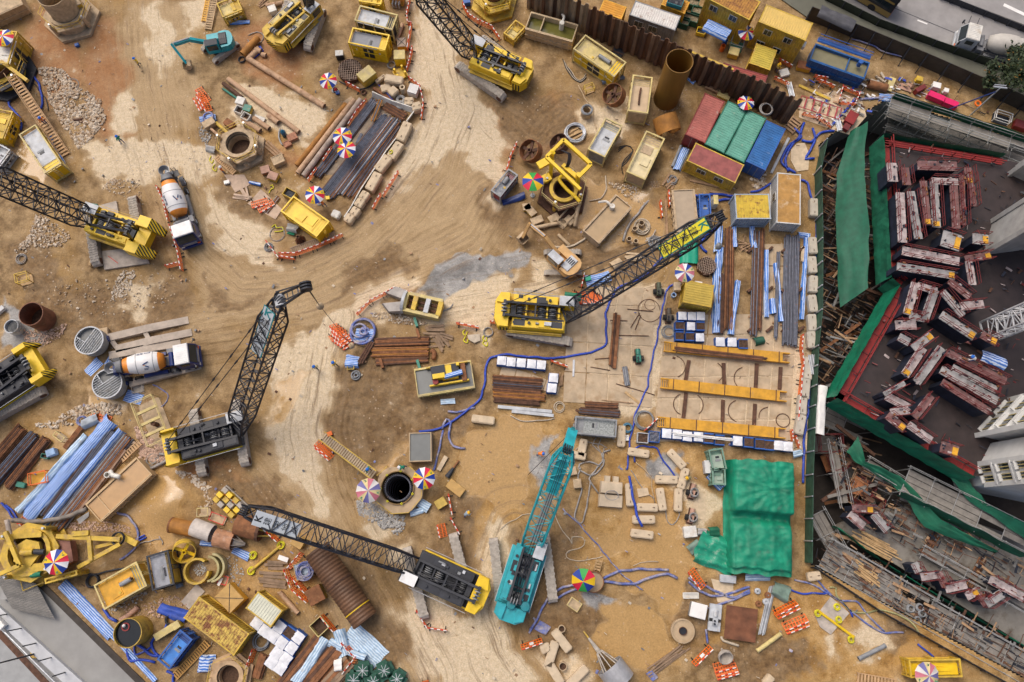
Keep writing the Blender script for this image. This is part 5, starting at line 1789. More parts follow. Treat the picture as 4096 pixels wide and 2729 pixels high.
bpi(A2(110,500),A2(150,510),.28,PPB,'short pipe stub beside the bright blue sheet')
hos([A2(-10,320),A2(60,290),A2(125,320),A2(100,380),A2(20,400),A2(-20,360)],.06,GHO,'grey hose loop near the old yellow crane')
rag(A1(2060,210),A1(2240,200),.5,BST,'thin blue tape bundle above the teal excavator',h=.15,seed=31)
cra(A2(215,115),.9,.9,.9,.4,'white box left of the old yellow crane',WHD,WHD)
cra(A2(330,150),1.,.8,.8,.2,'second white box beside the old yellow crane',WHD,LGR)
bpi(A2(150,70),A2(300,40),.25,PPB,'pale tube lying behind the old yellow crane',z=.1)
tim(A2(120,30),.9,3,1.6,.6,'planks lying behind the old yellow crane',WD,.4)
def gen(corners,T,H,lbl,**k):
 a,b,c=(T(x,y,H) for x,y in corners)
 p,L,W,rz=rect3(a,b,c)
 return ppk(p,L,W,H,rz,lbl,**k)
gen([(985,45),(1325,130),(1275,268)],A2,2.9,'upper one of the two yellow framed generators in the top row',frm=YLF,body=DGR,roof=LGR,sty=0)
gen([(925,245),(1258,312),(1205,450)],A2,2.9,'lower one of the two yellow framed generators, dark roof',frm=YEL,body=YEL,roof=M('slate_panel',(.2,.21,.235),.5,var=.2),sty=0)
gen([(995,-60),(1195,-30),(1170,40)],A2,2.4,'yellow unit above the two generators at the top edge',frm=YEL,body=YEL,roof=YLD,sty=3)
o=obj('pressure_vessel','orange horizontal pressure tank on legs at the top edge','tank',A2(1325,20,0),ang(A2(1230,0),A2(1425,30)))
MB().lat([(0,-1.25),(.35,-1.2),(.6,-.95),(.66,-.6),(.66,.6),(.6,.95),(.35,1.2),(0,1.25)],18).put('shell',M('orange_vessel',(.66,.3,.06),.5,var=.15,dirt=.25),o,(0,0,1.3),smo=True).rotation_euler=(0,pi/2,0)
for x in (-.7,.7):
 MB().box(x-.15,x+.15,-.5,.5,0,.8).put('saddle',YLD,o)
for x in (-.3,.1,.5):
 MB().path([(x,-.6,1.2),(x-.1,-.9,.8),(x-.1,-.9,.1)],.09,6).put('outlet_pipe',LGR,o)
cra(A2(1368,425),1.,1.2,1.1,.05,'orange-brown box beside the two generators',ORY,M('wood_top',(.4,.3,.22),.8),strap=True)
cra(A2(1355,560),1.3,1.2,1.7,.05,'yellow tank with a round lid at the road edge',YEL,YLF)
o=obj('anchor_base','yellow base plate with four upright bolts at the road edge','base plate',A2(1350,675),.5)
MB().box(-.75,.75,-.7,.7,0,.35).put('plate',YLD,o)
for sx in (-1,1):
 for sy in (-1,1):
  MB().tub((sx*.5,sy*.45,.35),(sx*.5,sy*.45,1.1),.14,n=10).put('bolt',YEL,o)
coi(A2(1270,590),.45,.06,4,GHO,'muddy hose coil beside the round-lidded yellow tank','hose','hose_coil')
cra(A2(815,520),.9,.7,1.1,.1,'small dark generator with pale top left of the framed generators',BLK,WHD)
bpi(A2(1370,230),A2(1310,390),.25,PPB,'bent beige duct right of the framed generators',z=.1)
o=obj('netted_shaft','round steel shaft mouth covered with a rope net','shaft',A2(905,650,0))
MB().pipe((0,0,-9),(0,0,.6),1.5,.08,28).put('casing',RSD,o)
MB().lat([(0,-6),(1.42,-6)],24).put('shaft_water',WATO,o)
nt_=MB()
for i in range(13):
 for k in (0,1):
  pp=[]
  for j in range(15):
   u,v=-1.5+3.*i/12,-1.5+3.*j/14
   if u*u+v*v<2.3:
    wv=.12*sin(u*3+v*2.2)
    x,y=(u+wv*.5,v) if k else (v,u+wv*.5)
    pp.append((x,y,.62-.12*max(0,1.5-hypot(u,v))+.05*sin(u*4)))
  if len(pp)>2:
   nt_.path(pp,.028,4)
nt_.put('rope_net',M('net_rope',(.5,.37,.28),.9,var=.15),o)['kind']='stuff'
cra(A2(1060,720),1.9,1.4,1.5,ang(A2(985,690),A2(1090,610)),'dented yellow steel box at the rim of the netted shaft',YLD,YLF)
hos([A2(800,730),A2(880,770),A2(980,800),A2(1070,780),A2(1150,720)],.08,DGR,'dark pipe bent around the netted shaft')
umb(A2(712,715,2.4),1.05,'parasol beside the netted shaft, worker below it',.5)
wkr(A2(770,830),ang(A2(760,790),A2(790,840)),'worker in navy with red helmet under the parasol edge',M('navy_cloth',(.02,.03,.07),.8),DGR,H_R,'bend')
cra(A2(788,838),.4,.4,.3,.2,'small blue bucket by the crouching worker',BLU,BLU,'bucket')
brow([A2(865,770),A2(990,835)],'below the netted shaft',end='left')
coi(A2(1020,835),.28,.09,2,RSD,'rusty steel ring on the mud below the netted shaft','ring','steel_ring',jit=0)
pla([A2(830,915),A2(910,865),A2(920,880),A2(860,940)],0.,.06,MDM,'muddy plywood sheet at the head of the long pipes','board','plywood_sheet')
blk(A2(1295,735,.6),2.2,1.,1.,ang(A2(1210,740),A2(1380,770)),'largest sandy block on top of the heap behind the white panels',holes=0,z=.35)
blk(A2(1225,815),1.2,1.,.8,.3,'sandy block at the left of the heap behind the white panels',holes=0)
blk(A2(1290,850),1.1,1.,1.,.8,'rounded sandy block in the middle of the heap behind the white panels',holes=0)
blk(A2(1432,940),1.05,1.05,.95,ang(A2(1390,920),A2(1470,950))+.4,'sandy cube block left of its twin by the grey rings',holes=2)
blk(A2(1500,985),1.1,1.1,.95,.25,'sandy cube block at the barrier arc beside the grey rings',holes=2)
blk(A2(1175,725),1.4,.45,.6,.7,'thin pale block leaning at the netted shaft',holes=2)
o=obj('panel_stack','stack of white ribbed panels inside the barrier arc','panel stack',A2(1468,835),ang(A2(1430,800),A2(1530,830)))
for i in range(10):
 MB().box(-.55,.6,-.55+i*.12,-.46+i*.12,0.,1.).put('panel',WHP,o)
for i,(x,y) in enu(((1352,900),(1350,950))):
 o=MB().lat([(.3,0.),(.55,0.),(.62,.2),(.5,.42),(.3,.38),(.24,.2)],16).put('concrete_ring',CNG,None,A2(x,y),0,smo=True)
 tag(o,['upper grey concrete ring beside the sandy cubes','lower broken grey ring beside the sandy cubes'][i],'ring')
spi(A2(1375,830),.32,1.2,CNC,'short concrete tube standing in the heap',t=.12,cat='tube',name='concrete_tube')
sqd(A2(1110,800),A2(1290,920),.35,.4,RST,'rusty box beam lying behind the white panels','beam','steel_beam',z0=.05)
hos([A2(1160,780),A2(1230,850),A2(1290,910)],.05,BHO,'blue strap across the rusty box beam','strap','strap',z=.5)
def pwl(pts,H,lbl,mat=WHD,lean=.25):
 o=obj('panel_fence',lbl,'fence',(0,0,0))
 for a,b in zip(pts[:-1],pts[1:]):
  n=max(1,round((b-a).length/2.))
  for i in range(n):
   p,q=a.lerp(b,i/n+.01),a.lerp(b,(i+1)/n-.01)
   t=(q-p).normalized()
   nrm=VEC((-t.y,t.x,0))
   mb=MB()
   w=nrm*.06
   tp=nrm*lean+VEC((0,0,H))
   mb.add([p-w,q-w,q+w,p+w,p-w+tp,q-w+tp,q+w+tp,p+w+tp],_bx_f)
   mb.put('panel',[mat,mat,REDW if i%4==2 else mat][i%3] if False else (M('red_stained_panel',(.42,.1,.09),.7,var=.5) if (i%5==3) else mat),o)
 return o
pwl([A2(1095,870),A2(1270,950),A2(1465,1015),A2(1395,1110)],.9,'white dented panel fence at the head of the rebar bay')
pwl([A2(1405,1115),A2(1340,1210),A2(1215,1370),A2(1085,1568),B2(985,150),B2(905,300),B2(840,395)],.9,'long white panel fence between rebar bay and blocks')
bk2(A2(1425,1130),A2(1350,1290),1.15,1.,'first sandy block from the top along the white panel fence','blocks along the panel fence')
bk2(A2(1355,1310),A2(1265,1440),1.1,.95,'second sandy block along the white panel fence, yellow shackle on it','blocks along the panel fence')
bk2(A2(1250,1430),A2(1150,1555),1.15,.95,'third sandy block from the top along the white panel fence','blocks along the panel fence')
bk2(B2(1160,10),B2(1075,160),1.1,.95,'fourth sandy block along the white panel fence','blocks along the panel fence')
hos([A2(1260,1395),A2(1285,1385),A2(1285,1410),A2(1262,1412)],.07,YRP,'yellow shackle on the second sandy block','shackle','shackle',z=1.,step=.1)
for i,(x,y) in enu(((1035,210),(993,275),(952,352),(900,412))):
 blk(B2(x,y),1.05,1.,.95,ang(B2(900,410),B2(1035,210)),f'{ORD[i]} cube block from the top in the row of four by the road','row of four cube blocks',holes=2)
blk(B2(780,372),.95,.9,.85,-.4,'white wrapped cube left of the row of four cube blocks',holes=0,mat=WHD)
STL=[STB,RST,STB,M('brown_bar',(.17,.1,.07),.7,var=.4),STB]
bun(A2(1120,905),A2(640,1540),9,.075,STL,'long steel bars along the left side of the rebar bay',lay=2,W=1.3,jit=.03)
bun(A2(1230,1060),A2(690,1760),12,.085,STL,'middle bundle of steel pipes in the rebar bay',cat='pipe bundle',part='pipe',lay=2,W=2.,jit=.04,hol=True)
bun(A2(1300,1080),A2(800,1740),10,.085,STL+[GLV],'right bundle of steel pipes in the rebar bay',cat='pipe bundle',part='pipe',lay=2,W=1.7,jit=.05,hol=True)
bun(A2(1340,1140),A2(900,1770),6,.085,[RST,STB,RSD],'rusty pipes against the white panel fence',cat='pipe bundle',part='pipe',lay=1,W=1.,jit=.05,hol=True)
bun(A2(800,1330),A2(600,1590),7,.085,[STB,STB,RSD],'grey pipes at the lower left of the rebar bay',cat='pipe bundle',part='pipe',lay=2,W=1.1,jit=.05,hol=True)
bun(A2(1210,950),A2(1395,1060),10,.06,[RST,RSD],'thin rusty rods at the head of the rebar bay',lay=2,W=1.2,jit=.08)
bun(A2(1180,920),A2(1105,1110),3,.09,[RSO,STB],'loose rusty pipes crossing the rebar bay',cat='pipe bundle',part='pipe',W=.5,jit=.1,z=.5)
bun(A2(1000,1205),A2(960,1290),4,.06,[STB],'short dark bars next to the twin parasols',W=.35,bea=False)
pla([A2(1000,1040),A2(1180,900),A2(1290,1010),A2(850,1568),A2(640,1568),A2(960,1160)],-.03,.025,M('stained_slab',(.27,.21,.15),.85,var=.35),'stained concrete floor of the rebar bay','slab','bay_floor')
brow([A2(1055,925),A2(980,1010),A2(895,1150)],'along the left side of the rebar bay',end='upper')
brow([A2(745,1345),A2(665,1465)],'between the parallel pipes and the rebar bay')
brow([A2(610,1530),B2(530,70)],'at the lower end of the parallel pipes')
brow([A2(1440,10),A2(1415,130)],'right of the orange pressure tank',end='upper')
brow([A2(1410,125),A2(1418,235),A2(1455,240),A2(1418,470)],'between the generators and the dry road',n_each=1,end='upper')
brow([A2(1462,450),A2(1440,560),A2(1412,650)],'by the round-lidded yellow tank',end='upper')
brow([A2(1425,720),A2(1525,795),A2(1560,950),A2(1540,1085)],'in the arc around the sandy cubes',end='upper')
brow([A2(1905,65),A2(1955,160),A2(2055,225),A2(2170,275),A2(2240,375)],'beside the yellow crane at the top',end='left')
umb(A2(838,1222,2.4),1.15,'upper one of the twin parasols over the long pipes',.2)
umb(A2(886,1350,2.4),1.12,'lower one of the twin parasols over the rebar bay',.85)
o=MB().lat([(0,0),(.3,0),(.3,.9),(.2,1.1),(.1,1.15),(.1,1.3),(0,1.3)],12).put('gas_bottle',M('bottle_teal',(.02,.13,.22),.4,var=.1),None,A2(312,1215),0,smo=True)
tag(o,'dark teal gas bottle between the cut pipe ends','gas bottle')
o=obj('brick_pallet','pallet of orange-brown bricks near the gas bottle','pallet',A2(385,1240),ang(A2(340,1250),A2(430,1210)))
MB().box(-.6,.6,-.5,.5,0,.12).put('pallet',WD,o)
BRK=M('site_brick',(.42,.2,.12),.9,scale=4)
bm_=prp(MB().box(-.135,.135,-.105,.105,0,.18),'brick',BRK)
for i in range(4):
 for j in range(4):
  for k in range(2):
   link('brick',bm_,o,(-.44+i*.29,-.34+j*.225,.12+k*.19))
obx(A2(265,1455),1.4,1.1,.8,.45,'beige open crate left of the parallel pipes',MDM,MDM,.9,'crate','open_crate')
obx(A2(340,1300),.9,.7,.4,.5,'low brick tray beside the brick pallet',BRK,BRK,.8,'tray')
for i in range(3):
 sqd(A2(110+i*25,1290-i*12),A2(250+i*22,1410-i*10),.24,.15,WD,f'{ORD[i]} grey plank from the left beside the brick pallet','plank',z0=.02)
hos([A2(270,1160),A2(265,1260),A2(290,1310)],.1,CNG,'grey tube beside the gas bottle','tube','tube')
rag(A2(40,1050),A2(130,1090),.7,M('clear_sheet',(.55,.52,.46),.5),'pale plastic sheet among the cut pipe ends',seed=41,h=.15)
for i,(x,y,l) in enu(((2140,920,'white box with lid left of the cut pipe ends'),(2130,1000,'white open box below the lidded white box'),(2190,1060,'mud-stained open box by the casing clamp'))):
 (cra if i==0 else obx)(A1(x+30,y+10),1.,.9,.8,-.3-i*.1,l,WHD)
cra(A1(2235,1000),.9,.8,.9,-.3,'yellow-green box between white boxes and cut pipes',YLD,GRNP)
o=obj('casing_shoe','mud-coated curved casing shoe with pads below the clamp','casing shoe',A2(60,1440),.6)
MB().lat([(.9,0),(1.2,0),(1.2,.7),(.9,.7)],14,a0=.3,a1=3.6).put('shell',MDM,o)
for i in range(4):
 a=.6+i*.85
 MB().tub((1.3*cos(a),1.3*sin(a),.1),(1.3*cos(a),1.3*sin(a),.85),.26,n=10).put('pad',MDM,o)
cra(A2(150,1540),1.,.9,.7,.3,'pinkish steel box with yellow frame above the framed unit',RST,M('pinkish',(.42,.25,.18),.8),strap=False)
cra(A2(220,1600),1.1,.9,.8,-.35,'pinkish steel lid box nearer the framed unit',YLD,M('pinkish'))
gen([(395,190),(720,420),(590,550)],B2,2.5,'bright yellow framed power pack next to the bend in the road',frm=YEL,body=YEL,roof=YEL,sty=3)
umb(B2(575,180,2.4),1.12,'parasol at the foot of the rebar bay beside the yellow power pack',.1)
obx(B2(370,190),1.4,1.,.9,-.5,'yellow open box with tools beside the yellow power pack',YLD,DGR,.6)
cra(B2(702,215),.4,.4,.4,.1,'small yellow bucket at the foot of the rebar bay',YEL,YEL,'bucket')
wkr(B2(672,285),2.6,'worker bent over in orange near the white wrapped cube',ORGV,DBL,None,'bend')
rag(B2(345,480),B2(440,500),1.,M('grey_sheet'),'grey canvas heap below the yellow power pack',h=.6,seed=51,amp=.4)
rag(B2(345,520),B2(405,540),.4,GRN,'green sheet peeking from under the grey canvas heap',h=.2,seed=52)
o=obj('tremie_funnel','rusty flanged funnel lying at the stair by the road','funnel',B2(455,590),0)
MB().lat([(.62,0),(.62,.08),(.45,.1),(.2,.8),(.2,1.3),(.14,1.3),(.14,.8),(0,.4)],18).put('cone',RSD,o)
for i in range(8):
 a=i*pi/4
 MB().bar((.58*cos(a),.58*sin(a),.1),(.2*cos(a),.2*sin(a),.9),.05,.12).put('fin',RST,o)
coi(B2(240,530),.85,.035,2,GHO,'wire sling loop on the dry patch left of the funnel','wire','wire_loop',jit=.05)
hos([B2(195,470),B2(230,450),B2(240,480),B2(290,470),B2(300,500),B2(220,510)],.06,YRP,'yellow shackles at the wire sling loop','shackle','shackle',step=.15)
str_(B2(370,690),B2(770,545),.8,.05,.1,24,'tan ladder lying along the road bend barriers',M('ladder_brown',(.36,.26,.17),.8),rls=False,cat='ladder')
brow([B2(160,610),B2(275,765)],'at the left end of the road bend',end='upper',n_each=1)
brow([B2(275,725),B2(425,725),B2(580,670),B2(735,605),B2(840,550)],'along the road bend',end='left',sign=True)
brow([B2(275,745),B2(410,765)],'lying in front of the road bend row')
brow([B2(1335,-10),B2(1260,110),B2(1200,205)],'between the cube blocks and the wet road',end='upper')
brow([B2(1180,190),B2(1105,320)],'nearest the row of four cube blocks')
coi(B2(170,650),.4,.05,5,GRY,'tangled chain heap at the left end of the road bend','chain','chain_heap',jit=.5)
pla([B2(-20,260),B2(100,130),B2(290,310),B2(230,400)],0.,.08,M('pink_board',(.5,.37,.27),.85,var=.25),'pinkish board platform left of the yellow power pack','board','board_platform')
brr(B2(10,240),B2(150,200),'barrier lying on the pinkish board platform',lean=1.4,z=.1)
brr(B2(60,290),B2(190,215),'second barrier lying on the pinkish board platform',lean=1.4,z=.1)
bun(B2(150,340),B2(260,200),5,.05,[RST,GRY],'thin rods on the pinkish board platform',W=.5,bea=False)
rag(B2(0,70),B2(105,95),.4,BSTRX,'rolled blue striped sheet on the pinkish boards',h=.3,seed=55,wob=.05)
hos([B2(185,100),B2(205,90),B2(215,120),B2(195,130),B2(170,170)],.06,YRP,'yellow sling on the pinkish boards','sling','sling',step=.15)
brow([B1(1430,120),B1(1475,215),B1(1505,330),B1(1530,430)],'beside the mixer drum',end='upper')
brow([B1(1545,465),B1(1590,600),B1(1625,720),B1(1650,870)],'beside the mixer cab',end='upper')
brow([B1(1505,840),B1(1620,810)],'turned across the row beside the mixer cab')
pla([A1(2010,1568),A1(2190,1568),B1(2240,90),B1(2110,160)],0.,.09,M('pink_board'),'flat pinkish board between mixer and casing clamp','board','board_platform')
tim(B1(2190,190),-.7,6,2.2,1.2,'broken pallet planks right of the mixer truck',M('pink_board'),.6)
cra(B1(2040,75),.6,.4,.4,.3,'small white toolbox at the flat pinkish board',WHP,WHP,'toolbox')
rub([A1(340,600),A1(560,620),A1(680,760),A1(900,900),A1(950,1080),A1(830,1240),A1(700,1340),A1(620,1200),A1(520,1060),A1(440,900),A1(380,720)],2200,.12,.5,ST1)
rub([B1(330,330),B1(560,470),B1(640,560),B1(540,640),B1(300,660),B1(150,740),B1(130,680),B1(260,530)],700,.1,.4,ST1)
rub([B1(980,40),B1(1250,40),B1(1280,280),B1(1120,200),B1(900,130)],260,.08,.3,ST1)
rub([B1(1090,850),B1(1230,860),B1(1140,1080),B1(990,1130),B1(1020,1000)],260,.1,.36,ST3)
rub([B1(380,1000),B1(780,920),B1(1400,900),B1(1560,1100),B1(1300,1230),B1(900,1260),B1(480,1220)],260,.08,.34,ST1)
rub([A1(900,1300),A1(1300,1250),A1(2000,1200),A1(2000,1560),A1(900,1568)],260,.06,.22,ST3)
rub([A1(1780,1130),A1(1860,1120),A1(1900,1230),A1(1850,1320),A1(1790,1230)],130,.1,.35,STG)
pla([B1(790,310),B1(1050,240),B1(1075,370),B1(830,430)],-.02,.25,M('pale_mat',(.46,.4,.34),.85),'pale steel mat under the upper side of the striped crane','steel mat','crane_mat')
pla([B1(920,690),B1(1290,650),B1(1345,795),B1(945,855)],-.02,.28,M('pale_mat'),'pale steel mat under the lower side of the striped crane','steel mat','crane_mat')
cage(B1(830,300,1.5),1.3,.9,.3,-.1,'green cover plate beside the striped crane cab',GRNP,GRNP,'cover','cover_plate',z=1.6)
sqd(B1(980,735),B1(1070,800),.07,.34,REDW,'red bar lying on the lower pale steel mat','bar','red_bar',z0=.28)
o=obj('step_stool','small wooden steps by the striped crane track','steps',B1(850,805),-.1)
for i in range(3):
 MB().box(i*.3-.45,i*.3-.17,-.3,.3,0,.5-i*.15).put('step',WDL,o)
cage(B1(245,945),1.4,1.1,1.3,.3,'small yellow slatted cage alone on the dark mud',YLD,WDL,rls=2)
coi(B1(195,755),.5,.04,4,GHO,'loose grey cable coil near the left edge',jit=.4)
spi(B1(400,1300),1.32,2.6,M('red_brown_pipe',(.21,.085,.045),.7,var=.4,dirt=.25),'wide red-brown casing standing upright near the left edge',t=.05,fill=SOIL)
spi(B1(160,1380),.78,1.2,LGR,'small grey casing with a grid lid left of the red-brown casing',t=.06,fill=SLUR,fz=.8)
o=MB()
for i in range(9):
 t=-.6+i*.15
 w=sqrt(max(.01,.7**2-t*t))
 o.bar((t,-w,0),(t,w,0),.04).bar((-w,t,.01),(w,t,.01),.04)
tag(o.put('grid_lid',DGR,None,B1(140,1360,1.22)),'dark steel grid lid on the small grey casing','grid')['kind']='stuff'
rub([B1(200,1390),B1(430,1390),B1(600,1330),B1(560,1450),B1(380,1540),B1(220,1500)],420,.08,.32,STP)
sqd(B1(-20,1250),B1(50,1190),.5,.5,CNL,'pale block at the left edge by the grey casing','block','pale_block',z0=0)
def bucket(p,r,h,lbl,rz=0.,door=0.):
 o=obj('concrete_skip',lbl,'concrete skip',(p.x,p.y,0),rz)
 MB().lat([(r*.62,0.),(r*.9,.35),(r,.8),(r,h),(r-.06,h),(r-.06,.9)],28).put('shell',M('cement_grey',(.33,.325,.3),.8,var=.25,scale=1.5),o)
 MB().lat([(0,h-.45),(r-.07,h-.45)],24).put('concrete_fill',SLUR,o)
 MB().lat([(r+.003,h-.1),(r+.05,h-.1),(r+.05,h+.02),(r-.08,h+.02)],28).put('rim',LGR,o)
 g=MB()
 for i in range(13):
  t=-r+.1+i*(2*r-.2)/12
  w=sqrt(max(0.,(r-.08)**2-t*t))
  if t<r*.15:
   g.bar((t,-w,h-.05),(t,w,h-.05),.05)
  else:
   g.bar((t,.25*r,h-.05),(t,w,h-.05),.05)
 g.bar((r*.15,-r,h-.02),(r*.15,r*.98,h-.02),.09)
 g.bar((.15*r,.25*r,h-.02),(r*.95,.25*r,h-.02),.08)
 g.put('grating',LGR,o)['kind']='stuff'
 MB().path([(r*.5*cos(t),r*.5*sin(t)+.3,h+.06+.15*sin(t*2)**2) for t in [i*.4 for i in range(14)]],.04,5).put('sling',GRY,o)
 MB().tub((r*.98*cos(door),r*.98*sin(door),.8),(r*1.05*cos(door),r*1.05*sin(door),.8),.35,n=12).put('inspection_door',DBL,o)
 return o
bucket(B1(880,1520),1.55,2.,'upper grey concrete skip with grating beside the empty ramp',2.6,4.)
bucket(C1(1040,330),1.6,2.,'lower grey concrete skip under the mixer chute',2.2,4.3)
rag(C1(780,210),C1(900,100),1.1,BST,'blue striped sheet below the upper concrete skip',h=.08,seed=61)
rag(C1(960,140),C1(1010,60),.7,BST,'blue striped sheet between the two concrete skips',h=.1,seed=62)
rag(C1(1130,400),C1(1280,440),1.3,BST,'blue striped sheet below the lower concrete skip',h=.08,seed=63)
RAMP=M('ramp_steel',(.44,.37,.3),.8,var=.25,scale=1.2)
def ramp(pts,lbl):
 o=obj('loading_ramp',lbl,'ramp',(0,0,0))
 (a0,a1),(b0,b1)=pts
 for p,q in ((a0,a1),(b0,b1)):
  d=(q-p).normalized()
  n=VEC((-d.y,d.x,0))*.42
  mb=MB()
  mid=p.lerp(q,.5)
  zz=[.62,.62,.08]
  vs=[]
  for c,z in zip((p,mid,q),zz):
   vs+=[c-n+VEC((0,0,z)),c+n+VEC((0,0,z)),c-n,c+n]
  mb.add(vs,[(0,1,5,4),(4,5,9,8),(0,4,6,2),(4,8,10,6),(1,3,7,5),(5,7,11,9),(0,2,3,1),(8,9,11,10)])
  mb.put('track_way',RAMP,o)
 for t in (.02,.45):
  MB().bar(a0.lerp(a1,t)+VEC((0,0,.35)),b0.lerp(b1,t)+VEC((0,0,.35)),.5,.3).put('cross_tie',RAMP,o)
 return o
ramp(((B1(985,1470),B1(1690,1300)),(B1(1060,1570),B1(1720,1410))),'empty twin-track steel ramp beside the upper concrete skip')
ramp(((C1(1180,310),C1(1800,140)),(C1(1000,60),C1(1620,-60))),'twin-track steel ramp under the parked mixer truck')
cage(C1(1060,70),1.2,.9,.5,.1,'grated step platform at the upper concrete skip',MDG,MDG,'platform','step_platform')
cage(C1(1245,350),1.2,.9,.5,.2,'grated step platform at the lower concrete skip',MDG,MDG,'platform','step_platform')
cra(B1(940,1420),1.1,.9,.6,.2,'muddy box at the head of the empty ramp',MDM,MDM)
hos([C1(1370,315),C1(1450,350),C1(1505,390),C1(1500,460),C1(1450,510)],.07,BHD,'thin pale hose below the mixer truck')
o=cage(C1(1370,640,1.),5.2,2.4,2.,ang(C1(1290,440),C1(1450,850)),'long dirty yellow work frame between ramp and dark crane',YLF,MDM,'work cage',rls=2)
for x in (-1.3,0,1.3):
 MB().box(x-.15,x+.15,-1.1,1.1,1.3,1.55).put('cross_beam',YLF,o)
MB().tub((.3,0,.1),(.3,0,1.3),.25,n=10).put('guide_tube',RSD,o)
rub([C1(540,590),C1(700,500),C1(900,470),C1(1080,500),C1(1090,590),C1(850,570),C1(640,680),C1(520,650)],520,.12,.46,ST1)
rub([C1(310,660),C1(540,630),C1(530,700),C1(330,690)],90,.12,.42,ST3)
rub([C1(1210,680),C1(1330,740),C1(1420,860),C1(1600,860),C1(1650,960),C1(1600,1060),C1(1480,1020),C1(1250,980),C1(1240,820)],1100,.12,.5,STP)
rub([C1(1570,1070),C1(1720,1100),C1(1890,1230),C1(1840,1260),C1(1640,1190)],260,.12,.48,ST3)
rub([C1(1740,1280),C1(1860,1260),C1(1920,1400),C1(1800,1420),C1(1700,1400)],130,.1,.36,ST1)
brr(C1(835,550),C1(1010,590),'orange barrier lying at the head of the tarpaulined bars',lean=1.3)
brr(C1(860,535),C1(1000,565),'second barrier lying at the head of the tarpaulined bars',lean=1.4)
bun(C1(215,700),C1(-180,1160),8,.11,[RST,RSD,RST],'rusty steel bars in the stack at the left edge',lay=3,W=1.5,jit=.04)
bun(C1(330,760),C1(-50,1200),8,.11,[STB,STB,RSD],'blue-grey steel bars, middle of the stack at the left edge',lay=3,W=1.5,jit=.04)
bun(C1(430,800),C1(90,1230),7,.11,[RST,RSD],'brown steel bars, right of the stack at the left edge',lay=3,W=1.3,jit=.04)
bun(C1(770,660),C1(600,880),5,.1,[RST],'short rusty bars under the crumpled pale sheet',lay=2,W=.7)
bun(C1(1010,720),C1(430,1500),12,.1,[STB,RSD,STB],'dark steel bars under the blue striped tarpaulin',lay=3,W=2.4,jit=.03)
bun(C1(1160,780),C1(520,1590),9,.1,[STB,GRY,RST],'grey steel bars right of the blue striped tarpaulin',lay=3,W=1.6,jit=.03)
bun(C1(1120,880),C1(690,1440),6,.13,[M('timber_grey',(.3,.2,.14),.9,var=.4),RST],'brown square timbers beside the long orange-water tank',lay=2,W=1.3,jit=.05,box=True,part='timber',cat='timber',name='timber_stack')
hump=lambda W_,H_:(lambda x,y:H_*max(.15,1-(abs(y)/(W_/2))**3))
rag(C1(1020,630),C1(280,1500),1.9,BST,'long blue striped tarpaulin draped over steel bars',zfun=hump(1.9,.85),seed=71,amp=.12,wob=.25)
rag(C1(1110,720),C1(420,1560),1.1,BST,'narrow blue striped tarpaulin strip on the right of the bars',zfun=hump(1.1,.88),seed=72,amp=.12,wob=.35)
rag(C1(780,760),C1(170,1450),.9,PSTR,'faded torn striped tarpaulin left of the long blue one',h=.35,seed=73,amp=.2,wob=.4)
rag(C1(760,680),C1(900,620),1.1,M('pale_sheet',(.38,.42,.46),.8),'crumpled pale sheet at the head of the tarpaulined bars',h=.6,seed=74,amp=.3)
coi(C1(755,640),.45,.08,3,BHD,'blue hose coil at the head of the tarpaulined bars','hose','hose_coil',z=.3)
cage(C1(565,785),1.3,.6,.9,-.6,'small yellow trolley between the two steel stacks',YLF,MDM,'trolley')
cra(C1(490,925),.9,.7,.9,.4,'pale blue covered box between the two steel stacks',M('pale_blue',(.28,.42,.62),.6),M('pale_blue'))
obx(C1(420,955),.8,.5,.5,-.2,'green tray beside the pale blue covered box',GRNP)
cage(C1(370,1150),1.9,1.3,.9,.2,'orange rail trolley standing against the tarpaulined bars',ORG,ORY,'trolley','rail_trolley',rls=2)
cra(C1(205,1210),.9,.5,.5,-.2,'green box at the foot of the left steel stack',GRNP,GRNP)
hos([C1(20,1370),C1(80,1440),C1(140,1540)],.12,BHO,'blue hose running down at the left edge')
hos([C1(60,1390),C1(130,1460),C1(170,1540)],.1,BHO,'second blue hose beside the one at the left edge')
brr(C1(215,1480),C1(330,1560),'orange barrier lying under the bent black duct',lean=1.3)
hos([D1(830,10),D1(700,70),D1(560,110),D1(400,130),D1(250,130),D1(170,115)],.26,M('duct',(.22,.19,.16),.7,var=.4,dirt=.3),'thick bent duct from the orange-water tank to the rig','duct',z=1.2)
hos([D1(165,120),D1(185,200),D1(215,280),D1(250,350)],.28,M('duct_pale',(.4,.33,.27),.7),'pale elbow duct above the lower left rig','duct','duct',z=2.)
tnk(*[*rect3(C1(800,1370,1.5),C1(1190,1010,1.5),C1(1330,1130,1.5))[:1],6.9,2.4,1.6,ang(C1(800,1370,1.5),C1(1190,1010,1.5))],'long wooden-sided tank of orange water beside the covered bars',mat=M('tank_tan',(.56,.4,.22),.8,var=.2,dirt=.2),wtr=WATOR,fill=.88,bfl=(-.3,),olt=None)
hos([C1(1010,1085,1.2),C1(1030,1120,1.4),C1(1090,1140,1.6)],.25,WHD,'white spout on the rim of the orange-water tank','pipe','spout',z=.4)
spi(C1(1040,1130),.3,2.,WHD,'white inlet drum at the rim of the orange-water tank',t=.05,cat='drum',name='inlet_drum')
pla([C1(690,1520),C1(800,1450),C1(800,1490),C1(720,1560)],.02,.1,CNL,'pale plastic panel below the orange-water tank','panel')
